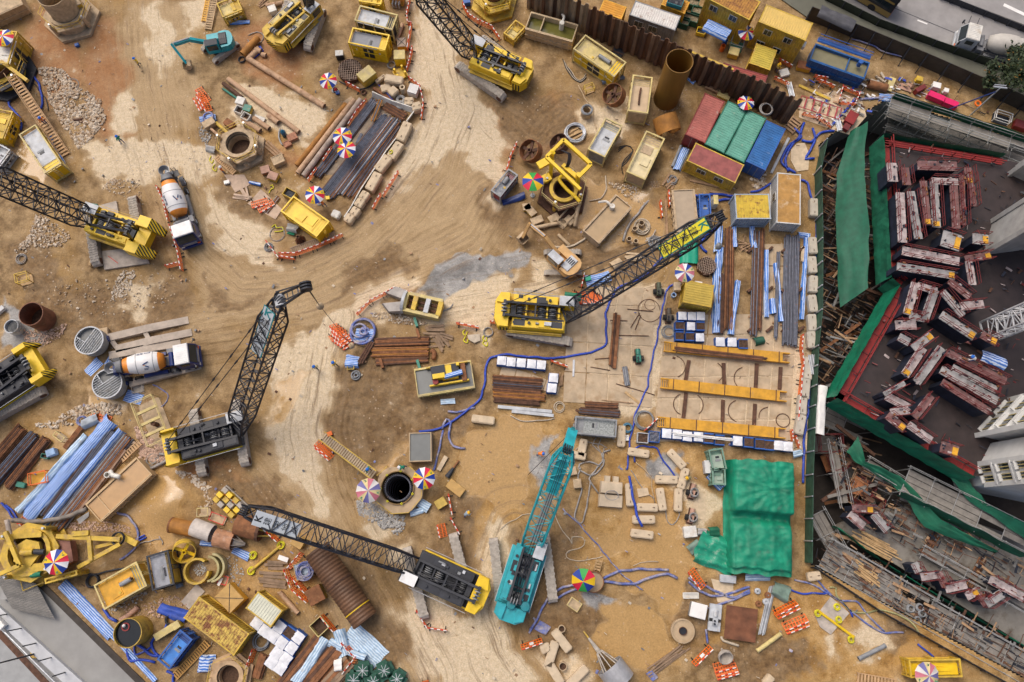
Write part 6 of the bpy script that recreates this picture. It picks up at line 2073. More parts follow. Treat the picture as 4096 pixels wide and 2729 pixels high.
hos([C1(960,1410),C1(1050,1460),C1(1150,1490),C1(1180,1540),D1(1230,190),D1(1245,280),D1(1190,390),D1(1080,470)],.13,BHD,'blue and white hose curling from the orange-water tank')
hos([C1(1360,1060),C1(1440,1030),C1(1500,990),C1(1510,940),C1(1440,930)],.16,GHO,'grey hose end on the pinkish rubble',z=.3)
hos([C1(1320,1080),C1(1370,1060),C1(1450,1030),C1(1510,985)],.12,MDM,'muddy hose on the pinkish rubble')
coi(C1(1370,990),.5,.04,6,GHO,'tangle of thin hoses on the pinkish rubble','hose','hose_tangle',jit=.8)
str_(C1(1100,990),C1(1280,830),.6,.25,.45,9,'short wooden ladder on the pinkish rubble',M('stair_tan'),rls=False,cat='ladder')
tim(C1(1170,850),.3,4,1.,.8,'broken boards at the right end of the covered bars',M('pink_board'),.6)
o=rtt(D1(360,400),1.9,'muddy yellow casing oscillator with parasol at lower left',rz=.2,sides=8,R=3.1,base=YLD,ring=YLD,csg=None,rail=None,dkz=2.)
lo_=lcl(o)
for a,b,w,z in (((510,260),(1080,290),.45,1.9),((650,240),(800,230),.5,2.1),((1080,330),(700,540),.4,1.8),((800,260),(820,480),.4,2.),((0,270),(380,245),.5,2.4),((50,220),(180,520),.4,3.2),((0,600),(180,520),.4,3.2),((150,560),(420,530),.8,2.2),((860,360),(1060,310),.35,1.4),((1060,240),(1230,330),.6,1.2)):
 MB().bar(lo_(D1(*a,z)),lo_(D1(*b,z)),w,.4).put('arm',YLD,o)
MB().prism([tuple(lo_(D1(x,y))[:2]) for x,y in ((500,290),(700,300),(730,480),(560,560),(430,420))],.5,1.6).put('pump_housing',M('red_brown_deck',(.26,.12,.085),.7),o)
MB().prism([tuple(lo_(D1(x,y))[:2]) for x,y in ((260,350),(360,285),(470,310),(490,400),(400,520),(250,480))],2.,2.5).put('drive_housing',YLD,o)
MB().tub(lo_(D1(190,410,2.8)),lo_(D1(300,400,2.8)),.35,n=12).put('motor',YLD,o)
MB().tub(lo_(D1(310,400,2.8)),lo_(D1(400,400,2.8)),.28,n=12).put('gear_motor',DGR,o)
coi(D1(1130,280),.6,.06,4,BLK,'black cable coil hung on the oscillator arm',z=1.6)
umb(D1(535,480,3.),1.3,'parasol standing on the lower left oscillator',.6,h=3.4)
gen([(400,640),(690,560),(690,610)],D1,2.4,'yellow operator cabin of the lower left oscillator',frm=YLD,body=YEL,roof=YLD,sty=3,name='operator_cabin',cat='cabin')
rag(D1(390,590),D1(485,580),.6,GRN,'green sheet beside the parasol on the oscillator',z=2.,seed=81,h=.3)
cage(D1(290,650,1.),2.2,1.5,1.2,.4,'dark railed platform at the road edge below the oscillator',YLD,DGR,'platform','rig_platform',rls=2)
gen([(815,715),(1200,500),(1340,690)],D1,2.3,'yellow framed pump set below the oscillator arms',frm=YLF,body=YLD,roof=ORY,sty=1,cat='pump set')
gen([(1280,450),(1480,390),(1590,680)],D1,2.6,'grey-roofed generator with stained top left of the yellow spoked drum',frm=DGR,body=YLD,roof=M('worn_grey_roof',(.3,.31,.34),.6,rust=.25),sty=0)
rag(D1(1500,420),D1(1620,720),.6,M('steel_blue_sheet',(.13,.18,.27),.6),'slate blue sheet around the grey-roofed generator',h=.5,seed=83)
coi(D1(840,660),.6,.08,4,BLK,'thick black cable coil below the oscillator cabin')
hos([D1(700,590),D1(850,600),D1(1000,570),D1(1200,540)],.1,BLK,'bundle of black hoses between cabin and pump set',z=.2)
hos([D1(1200,370),D1(1300,310),D1(1440,290),D1(1450,340)],.05,GHO,'thin pale cable over the orange silt','cable','cable')
for i,(a,b) in enu((((1220,290),(1300,250)),((1250,300),(1315,270)))):
 bpi(D1(*a),D1(*b),.09,BHO,['left of two short blue tubes by the oscillator arm','right of two short blue tubes by the oscillator arm'][i],t=.02)
MB_=obj('casing_piece','rusty casing piece lying beside the white sacked drum','casing',D1(1660,180),ang(D1(1560,160),D1(1760,200)))
MB().pipe((-1.25,0,.8),(1.25,0,.8),.8,.05,24).put('shell',RSO,MB_)
MB().pipe((-1.28,0,.8),(-1.1,0,.8),.83,.06,24).put('collar',RST,MB_)
MB_=obj('core_barrel','pale dust-covered core barrel beside the rusty casing piece','core barrel',D1(1855,210),ang(D1(1760,170),D1(1960,240)))
MB().pipe((-1.2,0,.95),(1.,0,.95),.95,.06,24).put('shell',M('chalk',(.56,.5,.44),.8,var=.25,rust=.15),MB_)
MB().tub((-1.22,0,.95),(-.4,0,.95),.85,n=20).put('end_cap',M('chalk'),MB_)
MB_=obj('core_barrel','white-scratched rusty core barrel with grey auger tip','core barrel',D1(2040,290),ang(D1(1960,270),D1(2120,310)))
MB().pipe((-1.,0,.95),(1.,0,.95),.95,.06,24).put('shell',M('scratched_rust',(.42,.21,.11),.7,var=.4,dirt=.35,dcol=(.6,.48,.4)),MB_)
MB().tub((.9,0,.9),(2.1,0,.5),.5,.18,n=14).put('tip',MDG,MB_)
for i in range(6):
 a=i*pi/3
 MB().bar((.9,.75*cos(a),.9+.75*sin(a)),(1.9,.2*cos(a),.6+.2*sin(a)),.06,.3).put('fin',MDG,MB_)
MB_=obj('core_barrel','large rusty core barrel under the boom tip of the dark grey crane','core barrel',D2(30,180),ang(D1(2130,150),D2(110,210)))
MB().pipe((-1.4,0,1.15),(1.3,0,1.15),1.15,.06,28).put('shell',RST,MB_)
MB().pipe((1.,0,1.15),(1.32,0,1.15),1.2,.08,28).put('collar',RSD,MB_)
for i in range(3):
 MB().bar((.9,(i-1)*.7,1.15),(2.4,(i-1)*.3,.3),.16,.2).put('cutter_arm',YLD,MB_)
swh(D1(1690,390),1.15,1.,ang(D1(1690,390),D1(1720,430)),'bright yellow spoked drum among the drilling tools',YLD,1.05,4,YEL)
o=obj('drive_gearbox','blocky yellow and grey gearbox assembly at the boom tip of the dark grey crane','gearbox',C1(2080,1370),ang(C1(1960,1270),C1(2180,1480)))
for i in range(4):
 for j in range(3):
  MB().box(-1.5+i*.8,-.9+i*.8,-.9+j*.65,-.4+j*.65,.3,1.2+.25*((i+j)%2)).put('cylinder_block',[YLD,MDG,YEL][(i+j*2)%3],o)
MB().box(-1.7,1.7,-1.,1.,0,.4).put('base',MDG,o)
cage(C1(1840,1455),1.2,.9,.9,.05,'small yellow empty cage left of the gearbox assembly',YLF,MDM)
cage(C1(1960,1510),1.7,.9,.5,-.35,'red slatted frame below the gearbox assembly',REDW,MDM,'rack','slatted_rack',rls=1)
brr(C1(2075,1250),C1(2175,1345),'orange barrier leaning at the gearbox assembly',lean=.7)
rag(D1(1800,320),D1(1910,330),.6,BST,'blue striped sheet under the pale core barrel',h=.2,seed=85)
rag(D1(2090,380),D1(2240,450),.8,BST,'muddy striped sheet below the grey auger tip',h=.12,seed=86)
for i,(x,y,r,a0_,m,l) in enu(((1790,570,1.35,.9,YLD,'yellow-brown clamp ring lying open beside its two halves'),(1880,550,1.35,-1.4,M('olive_cream',(.42,.36,.16),.7),'inner cream half ring nested by the clamp ring'),(1915,540,1.5,-1.4,M('olive_cream2',(.46,.4,.2),.7),'outer cream half ring nested by the clamp ring'))):
 o=MB().lat([(r-.22,0),(r,0),(r,1.),(r-.22,1.),(r-.22,0)],20,a0=a0_,a1=a0_+(5.4 if i==0 else 2.9)).put('clamp_ring',m,None,D1(x,y))
 tag(o,l,'clamp ring')
rub([D1(1740,520),D1(1820,480),D1(1860,560),D1(1800,620),D1(1740,590)],160,.08,.25,STG)
cage(D1(2010,650),1.,.9,.5,-.3,'red frame with white notices beside the half rings',REDW,MDM,'frame','notice_stand')
pla([D1(1960,690),D1(1995,625),D1(2015,635),D1(1980,705)],.5,.53,WHP,'long white notice board on the red frame','notice','notice_board')
ctn(*[*rect3(D1(1800,820,2.5),D1(2240,1150,2.5),D1(2080,1310,2.5))[:3]],2.5,ang(D1(1800,820,2.5),D1(2240,1150,2.5)),'yellow container with badly rusted roof at lower left',YLD,M('rusty_yellow_roof',(.6,.42,.09),.7,var=.2,rust=.62),drs='x-',cat='container')
cra(*[*rect3(D1(1930,800,1.6),D1(2010,720,1.6),D1(2180,830,1.6))[:1]],1.9,2.3,1.6,ang(D1(1930,800),D1(2010,720)),'orange-yellow steel box with black slings above the rusted container',ORY,M('orange_tan',(.5,.3,.09),.6,var=.2),strap=True)
gen([(1400,1370),(1610,1100),(1730,1180)],D1,2.1,'bright blue generator between tank and ladder',frm=BLU,body=DBL,roof=M('bright_blue',(.05,.22,.62),.45,var=.2,dirt=.1),sty=0)
sqd(D1(1410,1165),D1(1580,1060),.7,.7,YLF,'pale yellow box beam above the blue generator','beam','box_beam',z0=.05)
cra(D1(1610,1050),.7,.7,1.,.6,'small yellow block at the end of the pale yellow beam',YEL,YLF)
spi(D1(1250,1100),1.42,2.6,M('rusty_yellow_tank',(.5,.33,.05),.6,rust=.4),'yellow rusty round tank of black water by the road edge',t=.05,fill=WATK,fz=2.2,cat='tank',name='round_tank')
o=MB().lat([(.3,0),(.42,.02),(.42,.1),(.3,.1),(.3,0)],14).put('float_ring',RED,None,D1(1128,1072,2.2))
tag(o,'red float ring with white buoy in the black water tank','float')
o=MB().lat([(0,.3),(.15,.22),(.18,.05),(.1,0)],12).put('buoy',WHP,None,D1(1115,1062,2.25),smo=True)
tag(o,'white round buoy floating in the black water tank','buoy')
hos([D1(1090,1010),D1(1160,960),D1(1220,910),D1(1240,890)],.3,M('pinkish'),'pinkish pipe behind the black water tank','pipe','pipe')
str_(D1(1570,1520),D1(1870,1210),.75,.05,.1,18,'orange-brown ladder right of the blue generator',M('ladder_orange',(.5,.27,.07),.7,var=.25),rls=False,cat='ladder')
rag(D1(1780,1400),D1(1930,1400),1.7,BSTRX,'box wrapped in broad blue striped sheet',zfun=lambda x,y:.8 if abs(x)<.6 and abs(y)<.65 else.1,seed=88,amp=.08,wob=.05)
rag(D1(1440,880),D1(1690,960),1.2,M('vivid_blue_sheet',(.03,.08,.42),.6,var=.4),'vivid blue torn sheet above the black cable coil',h=.25,seed=89,amp=.3,wob=.5)
coi(D1(1540,1005),.55,.06,6,BLK,'black cable coil on the sand near the pale yellow beam',jit=.1)
hos([D1(1500,1040),D1(1470,1100),D1(1400,1160),D1(1360,1220),D1(1390,1300),D1(1440,1360)],.13,BHO,'blue hose around the blue generator')
hos([D1(1150,1240),D1(1145,1330),D1(1170,1380),D1(1260,1360),D1(1390,1390)],.13,BHO,'blue hose from the black water tank to the blue generator')
hos([D1(1230,1230),D1(1300,1280),D1(1370,1330),D1(1420,1340)],.15,BHO,'thick blue hose below the black water tank')
hos([D1(1210,1240),D1(1215,1320),D1(1280,1300),D1(1370,1240),D1(1350,1210)],.1,BHO,'looped blue hose below the black water tank')
hos([D1(1500,1460),D1(1560,1500),D1(1560,1568),D1(1640,1600)],.14,BHO,'blue hose at the bottom below the blue generator')
hos([D1(930,910),D1(990,980),D1(1050,1020)],.15,BHO,'blue hose above the black water tank')
rag(D1(560,690),D1(1010,1150),1.2,BST,'long blue striped sheet along the road edge',h=.2,seed=91,wob=.1,amp=.12)
rag(D1(1010,1150),D1(1400,1560),.6,BST,'narrow tail of the striped sheet along the road edge',h=.15,seed=92,wob=.1)
sqd(D1(1660,880),D1(1800,720),1.2,.08,M('pale_mat'),'pale board beside the rusted container','board','board',z0=0.)
rtt(D1(2080,1500),1.05,'beige casing clamp with timber ring at the bottom edge',rz=.4,sides=6,R=2.1,base=M('tan_steel',(.52,.36,.21),.8,var=.25),ring=M('tan_steel'),rail=YLD,csg=M('tan_steel'),ch=0.,dkz=.9,jacks=0)
rub([D1(520,150),D1(900,120),D1(1180,170),D1(1160,230),D1(900,220),D1(620,200)],420,.08,.3,STP)
rub([D1(1080,900),D1(1600,780),D1(1700,900),D1(1500,1000),D1(1200,980)],300,.08,.3,STP)
rub([D1(1940,470),D1(2100,430),D1(2200,600),D1(2100,760),D1(2000,640)],240,.06,.25,STG)
rub([D1(900,850),D1(1100,760),D1(1330,760),D1(1300,830),D1(1000,950)],200,.08,.3,STG)
def sheet(name,pts,z,mat,th=0.):
 c=sum(pts,VEC())/len(pts)
 mb=MB().prism([(p.x-c.x,p.y-c.y) for p in pts],z-max(th,.02),z)
 o=mb.put(name,mat,None,(c.x,c.y,0))
 o['kind']='structure'
 return o
ASP=M('worn_asphalt',(.3,.285,.275),.85,var=.18,scale=.5)
DECKG=M('grey_green_paving',(.125,.125,.095),.8,var=.18,scale=.6)
sheet('road',[A4(500,-80),A4(640,0),A4(1080,220),A4(2100,590),A4(2354,690),A4(4200,1500),A4(4200,-1600),A4(500,-1600)],.1,ASP)
sheet('pavement',[A4(150,-80),A4(480,150),A4(1450,560),A4(2354,960),A4(4200,1700),A4(4200,1520),A4(2354,720),A4(2100,600),A4(1080,230),A4(640,10),A4(480,-80)],.16,DECKG)
sheet('median_strip',[A4(1600,-20),A4(2354,285),A4(3200,640),A4(3200,560),A4(2354,225),A4(1680,-30)],.24,M('median_grime',(.07,.06,.05),.9,var=.4),.2)
for i,(a,b) in enu((((1435,178),(1520,212)),((1120,45),(1205,80)),((1790,325),(1870,358)),((2175,45),(2354,130)))):
 o=sqd(A4(*a),A4(*b),.2 if i<3 else.45,.112,WHP,'','','lane_marking',.104)
 o['kind']='structure'
for i,(a,b) in enu((((1130,30),(1760,290)),((1900,140),(1850,260)),((1970,160),(1900,330)))):
 o=sqd(A4(*a),A4(*b),.08,.106,BLK,'','','road_joint',.103)
 o['kind']='structure'
def hrd(pts,H,lbl,mat,post=DGR,step=2.4,rls=2,brace=0.):
 o=obj('hoarding',lbl,'hoarding',(0,0,0))
 for a,b in zip(pts[:-1],pts[1:]):
  n=max(1,round((b-a).length/step))
  t=(b-a).normalized()
  nr=VEC((-t.y,t.x,0))
  for i in range(n):
   p,q=a.lerp(b,i/n),a.lerp(b,(i+1)/n)
   MB().bar(p+VEC((0,0,H/2))+t*.06,q+VEC((0,0,H/2))-t*.06,.06,H).put('panel',mat,o)
   pm=MB().bar(p-nr*.1,p-nr*.1+VEC((0,0,H+.1)),.12)
   if brace:
    pm.bar(p-nr*.1+VEC((0,0,H*.9)),p-nr*brace,.1)
   pm.put('post',post,o)
 return o
HOR=M('hoarding_dark_green',(.035,.045,.03),.6)
hrd([A4(640,0),A4(1080,220),A4(1560,400),A4(2100,590),A4(2600,800)],1.3,'low dark green barrier wall between walkway and road',HOR)
hrd([A4(480,165),A4(860,315),A4(1450,560),A4(2000,800),A4(2600,1070)],2.4,'tall dark hoarding with rear braces along the site edge',M('hoarding_brown',(.05,.042,.035),.7),brace=1.3)
hrd([A4(1620,-10),A4(2000,140),A4(2400,300)],1.,'low railing on the road median',DGR,step=1.5)
hos([A4(860,345),A4(1040,400),A4(1150,460),A4(1330,500),A4(1450,520)],.09,BHD,'crumpled white and blue tape on the grey walkway','tape','tape',z=.25)
rag(A4(530,200),A4(820,330),1.6,M('slate_sheet',(.075,.075,.085),.7),'dark grey sheet hung over the hoarding by the yellow offices',h=.4,z=2.2,seed=101,wob=.1)
SPM=[M('sheetpile_%d'%i,c,.85,var=.45,scale=1.,stc=(1.5,1.5,.35)) for i,c in enu(((.15,.072,.036),(.1,.052,.033),(.19,.115,.07),(.3,.225,.15)))]
o=obj('sheet_pile_wall','tall rusty sheet pile wall across the top right of the site','wall',(0,0,0))
wl_=[A3(240,60),A3(860,350),A3(1440,600),A3(1800,770),A3(2240,950),A4(310,1075)]
k=0
for a,b in zip(wl_[:-1],wl_[1:]):
 n=round((b-a).length/.5)
 for i in range(n):
  p,q=a.lerp(b,i/n),a.lerp(b,(i+1)/n)
  t=(q-p).normalized()
  nr_=VEC((-t.y,t.x,0))
  h=5.3+RU(-.25,.25)
  s=1 if k%2 else -1
  pr_=[p,p+t*.1+nr_*.16*s,q-t*.1+nr_*.16*s,q]
  th_=nr_*.04
  vs_=[v+th_ for v in pr_]+[v-th_ for v in pr_[::-1]]
  MB().prism([(v.x,v.y) for v in vs_],-.1,h).put('sheet_pile',SPM[3] if (k<16 and k%3!=1) else SPM[(k*5+k//3)%3],o)
  k+=1
for zz_,(a,b) in ((4.6,(A3(1600,680),A3(2000,850))),):
 MB().bar(a+VEC((0,.45,zz_)),b+VEC((0,.45,zz_)),.25).put('waling',YLD,o)
spi(A3(1487,890),1.52,8.,M('ochre_rust',(.235,.115,.014),.6,scale=.5,rust=.12,stc=(1,1,.25)),'very tall ochre rusty casing standing before the sheet piles',t=.05,n=40)
swh(A3(1010,905),1.3,1.15,ang(A3(1040,880),A3(930,900)),'spoked drum next to the small yellow cage',RST,1.,5)
swh(A3(275,1400),1.3,1.1,ang(A3(290,1380),A3(200,1400)),'spoked drum behind the barriers left of the yellow portal rig',RST,1.,5)
swh(A3(530,1330),1.15,.9,ang(A3(530,1330),A3(480,1320)),'spoked drum half hidden behind the yellow portal rig',RSD,1.,4)
swh(A3(1475,1170),1.45,2.,ang(A3(1460,1100),A3(1510,1220)),'wide orange rusty drum at the foot of the tall casing',RSO,-.25,4)
rub([A3(1600,780),A3(1740,800),A3(1680,960),A3(1480,1010),A3(1400,980),A3(1560,940)],420,.06,.26,ST2)
tnk(*rect3(A3(285,112,2.),A3(708,228,2.),A3(642,365,2.))[:3],2.,ang(A3(285,112,2),A3(708,228,2)),'cream ribbed tank of olive water at the sheet piles',mat=M('cream_tank',(.55,.42,.26),.8,var=.15),wtr=WATO,fill=.6,bfl=(-.2,),olt=(1.1,.6))
gen([(765,308),(1135,558),(1025,690)],A3,2.7,'yellow framed generator with long silencer below the sheet piles',frm=YLF,body=YEL,roof=YLF,sty=1)
gen([(1145,995),(1190,670),(1370,690)],A3,2.9,'beige dusty generator with bent exhaust left of the tall casing',frm=YLF,body=MDM,roof=M('dust_beige',(.56,.42,.27),.85,var=.12),sty=2)
gen([(785,1335),(945,1050),(1100,1125)],A3,2.6,'white-grey framed unit beside the grey cable coil',frm=YLF,body=GRY,roof=LGR,sty=0)
gen([(1130,1540),(1310,1170),(1480,1240)],A3,2.7,'cream generator stained yellow next to the orange drum',frm=YLF,body=MDM,roof=M('cream_yellow',(.66,.56,.33),.7,var=.2,dirt=.3,dcol=(.62,.46,.03)),sty=3)
cage(A3(795,815),1.2,.8,1.,.4,'small yellow cage beside the spoked drum',YLD,WDL,rls=2)
cage(A3(1060,470),1.4,1.2,.8,-.4,'dark open crate behind the silencer generator',RSD,DGR,'crate','open_crate')
o=spi(A3(770,1030),.65,1.,MDM,'short muddy casing under the upper cable coil',t=.2)
coi(A3(778,990,1.),.62,.05,10,GRY,'grey cable coil resting on a short casing',z=1.)
coi(A3(670,1205),1.15,.06,12,GLV,'large grey wire coil lying on pallets',z=.2)
tim(A3(680,1210),.5,5,2.2,1.6,'pallet boards under the large grey wire coil',WDL,.1)
for i in range(4):
 hos([A3(555+i*12,530+i*16),A3(590+i*14,600+i*8),A3(640+i*10,690),A3(720,745-i*6),A3(770,700-i*12)],.05,BEIH if i%2 else BLK,f'{ORD[i]} hose of the bunch below the silencer generator')
hos([A3(700,770),A3(760,880),A3(830,960),A3(840,1080),A3(860,1160)],.06,MDM,'muddy hose running down past the cable coil')
rag(A3(910,750),A3(1110,700),.5,M('steel_blue_sheet'),'blue sheet at the foot of the silencer generator',h=.4,seed=104)
rag(A3(1670,690),A3(1740,750),.7,BST,'striped sheet between tall casing and sheet piles',h=.2,seed=105)
for i in range(3):
 hos([A3(1060,1320+i*20),A3(1130,1310),A3(1190,1350),A3(1120,1420+i*25),A3(1090,1500),A3(1100,1568)],.05,BLK,f'{ORD[i]} black cable left of the cream generator','cable')
ppk(A3(130,330),2.4,1.6,1.4,.9,'muddy yellow unit below the top rig',frm=YLD,body=YLD,roof=YLF,sty=3)
rtt(A2(2190,40),1.1,'yellow drill rig with rusty casing at the top edge',rz=.3,sides=6,R=2.6,base=YLD,ring=YLD,csg=RST,ch=2.6,rail=YEL)
cra(A2(1945,40),.8,.7,.8,.2,'round blue drum at the top edge',BLU,BLU,'drum')
def cont(T,cs,H,lbl,wall,roof,**k):
 a,b,c=(T(x,y,H) for x,y in cs)
 p,L,W,rz=rect3(a,b,c)
 return ctn(p,L,W,H,rz,lbl,wall,roof,**k)
PINKR=M('faded_red_roof',(.44,.135,.105),.7,var=.2,dirt=.2,dcol=(.5,.36,.3))
GRNR=M('faded_green_roof',(.12,.35,.26),.65,var=.2,dirt=.18,dcol=(.4,.4,.32))
BLUR=M('container_blue',(.02,.13,.36),.55,var=.25,dirt=.1,dcol=(.5,.5,.55))
cont(A3,[(1840,840),(1665,1203),(1835,1278)],2.6,'faded red shipping container, leftmost of the four in a row',M('container_red',(.24,.03,.025),.6),PINKR)
cont(A3,[(2045,910),(1840,1290),(2005,1367)],2.6,'left one of the two green shipping containers',M('container_green',(.02,.17,.11),.6),GRNR)
cont(A3,[(2220,990),(2022,1378),(2185,1452)],2.6,'right one of the two green shipping containers',M('container_green'),GRNR)
cont(A3,[(2388,1088),(2208,1450),(2378,1518)],2.6,'blue shipping container, rightmost of the four in a row',BLU,BLUR)
cont(A3,[(1680,1440),(1755,1285),(2180,1480)][::-1],2.6,'yellow site office with dull red roof below the green containers',YLD,M('office_red_roof',(.3,.085,.075),.7,dirt=.15),drs=None,wins=[('y+',-1.2,1.,.7,1.6),('y+',1.,1.,.7,1.6)],ribs=False)
cont(A3,[(895,92),(940,-10),(1125,75)],2.5,'small orange container left of the rust-stained white cabin',ORY,M('orange_ribs',(.62,.28,.02),.6,var=.2),drs=None)
cont(A3,[(1160,130),(1560,268),(1620,150)],2.6,'white cabin with rust-stained roof behind the sheet piles',GRY,M('rusty_white_roof',(.66,.63,.58),.7,var=.12,rust=.32),drs=None,wins=[('y-',-1.6,1.,.8,1.5),('y-',.2,1.,.8,1.5)])
cont(A3,[(1445,55),(1490,-40),(1700,10)],2.5,'orange ribbed container behind the rust-stained cabin',ORY,M('orange_ribs'),drs=None)
cont(A3,[(1850,-20),(2230,175),(2330,20)],5.,'two-storey yellow office with orange rusted roof at the top',YLD,M('orange_rust_roof',(.46,.22,.04),.7,rust=.5),drs=None,wins=[('y-',-1.6,.9,.8,3.9),('y-',1.,.9,.8,3.9),('y-',-.2,.9,.8,1.5)])
cont(A4,[(70,182),(465,342),(545,207)],5.,'two-storey yellow office with pale yellow roof',YLD,M('pale_yellow_roof',(.68,.47,.13),.65,var=.12,dirt=.12),drs=None,wins=[('y-',-1.4,.9,.8,3.8),('y-',1.1,.9,.8,3.8),('y-',-1.6,.9,.8,1.5),('y-',.5,.9,.8,1.5)],ac=True)
cont(A4,[(0,535),(60,372),(225,442)],2.5,'small yellow container before the two-storey offices',YLD,M('olive_yellow_roof',(.52,.4,.055),.65,var=.15),drs=None)
cont(A3,[(1985,640),(2010,560),(2390,690)],2.6,'long container with corrugated red roof behind the sheet piles',REDR,M('red_sheet_roof',(.33,.07,.055),.7,dirt=.15),drs=None)
rag(A3(1850,200,3),A3(2060,300,3),1.7,BST,'blue striped awning in front of the two-storey office',h=.5,z=2.3,seed=107,wob=.05,edge=.01)
umb(A3(2185,285,2.6),1.05,'pink-toned parasol in front of the two-storey offices',.3)
umb(A3(2200,950,2.8),1.,'parasol beside the end of the green containers',.7,h=3.)
for i,(x,y,l) in enu(((1700,200,1.8),(1640,230,1.2),(1750,130,1.2),(1720,60,1.4))):
 obx(A3(x,y),l,1.1,1.,-.35,['green skip with coloured floats left of the blue awning','green skip beside the white cabin end','green skip behind the float skip','green skip at the top by the orange container'][i],M('skip_green',(.01,.09,.05),.6),M('float_mix',(.25,.2,.12),.7,var=.6,scale=6),.7)
obx(A3(1530,150),1.9,1.5,.6,-.35,'dark teal rack lying on the rust-stained cabin roof',TEALD,BLK,.5,'rack',z=2.65)
obx(A3(1795,300),1.1,.9,.6,-.3,'yellow open tray left of the blue awning legs',YEL,DGR,.4)
for i,(x,y,m) in enu(((2005,400,BLU),(1985,450,ORG))):
 spi(A3(x,y),.28,.9,m,['blue barrel near the parasol at the offices','orange barrel near the parasol at the offices'][i],cat='barrel')
cage(A3(2110,420),1.6,1.4,1.3,-.3,'grey cage with green mesh below the office parasol',GRY,GRNP,rls=2)
cra(A3(2080,500),1.2,1.,1.,-.3,'yellow generator box below the grey cage',YLD,YLF)
cra(A3(1895,805),1.6,.8,.6,-.45,'brown timber box at the foot of the sheet piles',WD,WD)
cra(A3(2000,868),1.5,.9,.5,-.45,'yellow flat box at the foot of the sheet piles',YEL,YLF)
o=tnk(*rect3(A4(510,505,2.2),A4(980,672,2.2),A4(1035,545,2.2))[:3],2.2,ang(A4(510,505,2),A4(980,672,2)),'blue sedimentation tank of pale green water by the hoarding',mat=M('tank_blue',(.012,.1,.3),.5,var=.25),wtr=M('pale_green_water',(.22,.2,.115),.2,var=.1),fill=.8,bfl=(.15,))
for y in (1.7,2.1):
 MB().bar((-3.3,y,2.9),(3.3,y,2.9),.06).bar((-3.3,y,2.2),(3.3,y,2.2),.06).put('railing',BLU,o)
MB().box(-3.3,3.3,1.65,2.15,2.,2.06).put('gangway',BLU,o)
MB().tub((2.2,.3,2.2),(2.2,.3,3.),.28,n=12).put('mixer_motor',BLU,o)
cra(A4(450,590),1.6,1.,.8,-.25,'orange skip left of the blue tank',ORY,PLY)
cra(A4(285,640),1.1,.9,.5,.3,'pale pallet crate below the yellow office',CNL,WHD)
wkr(A4(215,620),.5,'worker in yellow by the yellow offices',YELV,DBL,H_Y,'stand')
for i,(a,b,s) in enu((((240,530),(350,590),'below the two-storey office'),((540,670),(650,690),'left of the blue tank front'),((560,700),(710,760),'along the blue tank front'),((785,770),(935,830),'at the top of the dug pit'),((760,900),(890,910),'at the bottom of the dug pit'),((790,770),(755,895),'at the left of the dug pit'),((935,830),(895,915),'at the right of the dug pit'),((200,685),(325,740),'by the end of the sheet piles'),((440,990),(560,1020),'below the red frame'),((570,1020),(690,1105),'below the red frame corner'))):
 brr(A4(*a),A4(*b),f'orange barrier {s}',sign=i%3==0,lean=.2)
o=cage(A4(600,930,.3),5.,1.6,.5,ang(A4(440,880),A4(770,985)),'red ladder-like steel frame on the concrete',M('frame_red',(.4,.05,.06),.55,var=.2),CNC,'steel frame','red_steelwork')
for i in range(5):
 MB().box(-1.9+i*.95,-1.75+i*.95,-.73,.73,.35,.5).put('rung',M('frame_red'),o)
pla([A4(420,730),A4(690,850),A4(680,870),A4(415,750)],0.,.2,YLD,'yellow and dark beam left of the dug pit','beam','beam')
pla([A4(430,880),A4(720,780),A4(960,860),A4(1000,1000),A4(860,1160),A4(690,1110),A4(420,1010)],-.02,.03,CNC,'pale broken concrete apron around the red frame','slab','apron')
cra(A4(850,1040),1.6,1.1,.9,1.,'red steel box right of the red frame',RED,RED)
cra(A4(820,1100),1.2,.7,.7,1.,'smaller red steel box below the first',RED,REDR)
for i,(x,y) in enu(((760,1070),(350,780))):
 bun(A4(x-20,y-60),A4(x+10,y+60),6,.06,[GLV,LGR],['grey tubes left of the red boxes','grey tubes by the sheet pile end'][i],W=.7,lay=2)
pla([A4(1160,790),A4(1190,670),A4(1245,690),A4(1205,800)],.3,.36,YLF,'yellow plywood sheet leaning beside the blue tank','board','plywood_sheet')
pla([A4(1280,720),A4(1390,720),A4(1380,800),A4(1260,760)],.1,.16,M('pinkish'),'pinkish board right of the yellow plywood','board','board')
bpi(A4(1000,740),A4(1160,780),.5,RST,'rusty pipe right of the dug pit')
for i in range(3):
 bpi(A4(1030+i*45,690-i*30),A4(1140+i*5,730-i*25),.14,BEIH,f'{ORD[i]} pale tube beside the blue tank end',t=.03)
cra(A4(1430,710),.7,.6,.9,-.3,'small yellow cabinet at the hoarding',YEL,YLD)
cra(A4(1440,790),1.3,.5,.9,.5,'red barrow frame at the hoarding',RED,REDR,'barrow')
cra(A4(1580,760),.9,.7,.8,-.3,'white table at the hoarding',WHD,WHP,'table')
cra(A4(1665,800),.5,.5,.7,-.3,'white plastic chair at the hoarding',WHP,WHP,'chair')
for i,(a,b) in enu((((1510,830),(1640,885)),((1645,890),(1755,935)))):
 sqd(A4(*a),A4(*b),.75,.9,PINK,['left pink panel box behind the scaffold','right pink panel box behind the scaffold'][i],'panel box','pink_panel',z0=.1)
o=MB().lat([(.25,0),(.4,0),(.4,.15),(.25,.15),(.25,0)],14).put('life_ring',ORG,None,A4(1955,893,1.))
tag(o,'orange life ring at the hoarding','ring')
cage(A4(2145,1030),1.9,1.2,1.,-.35,'white angle frame near the right border',WHP,DGR,rls=2)
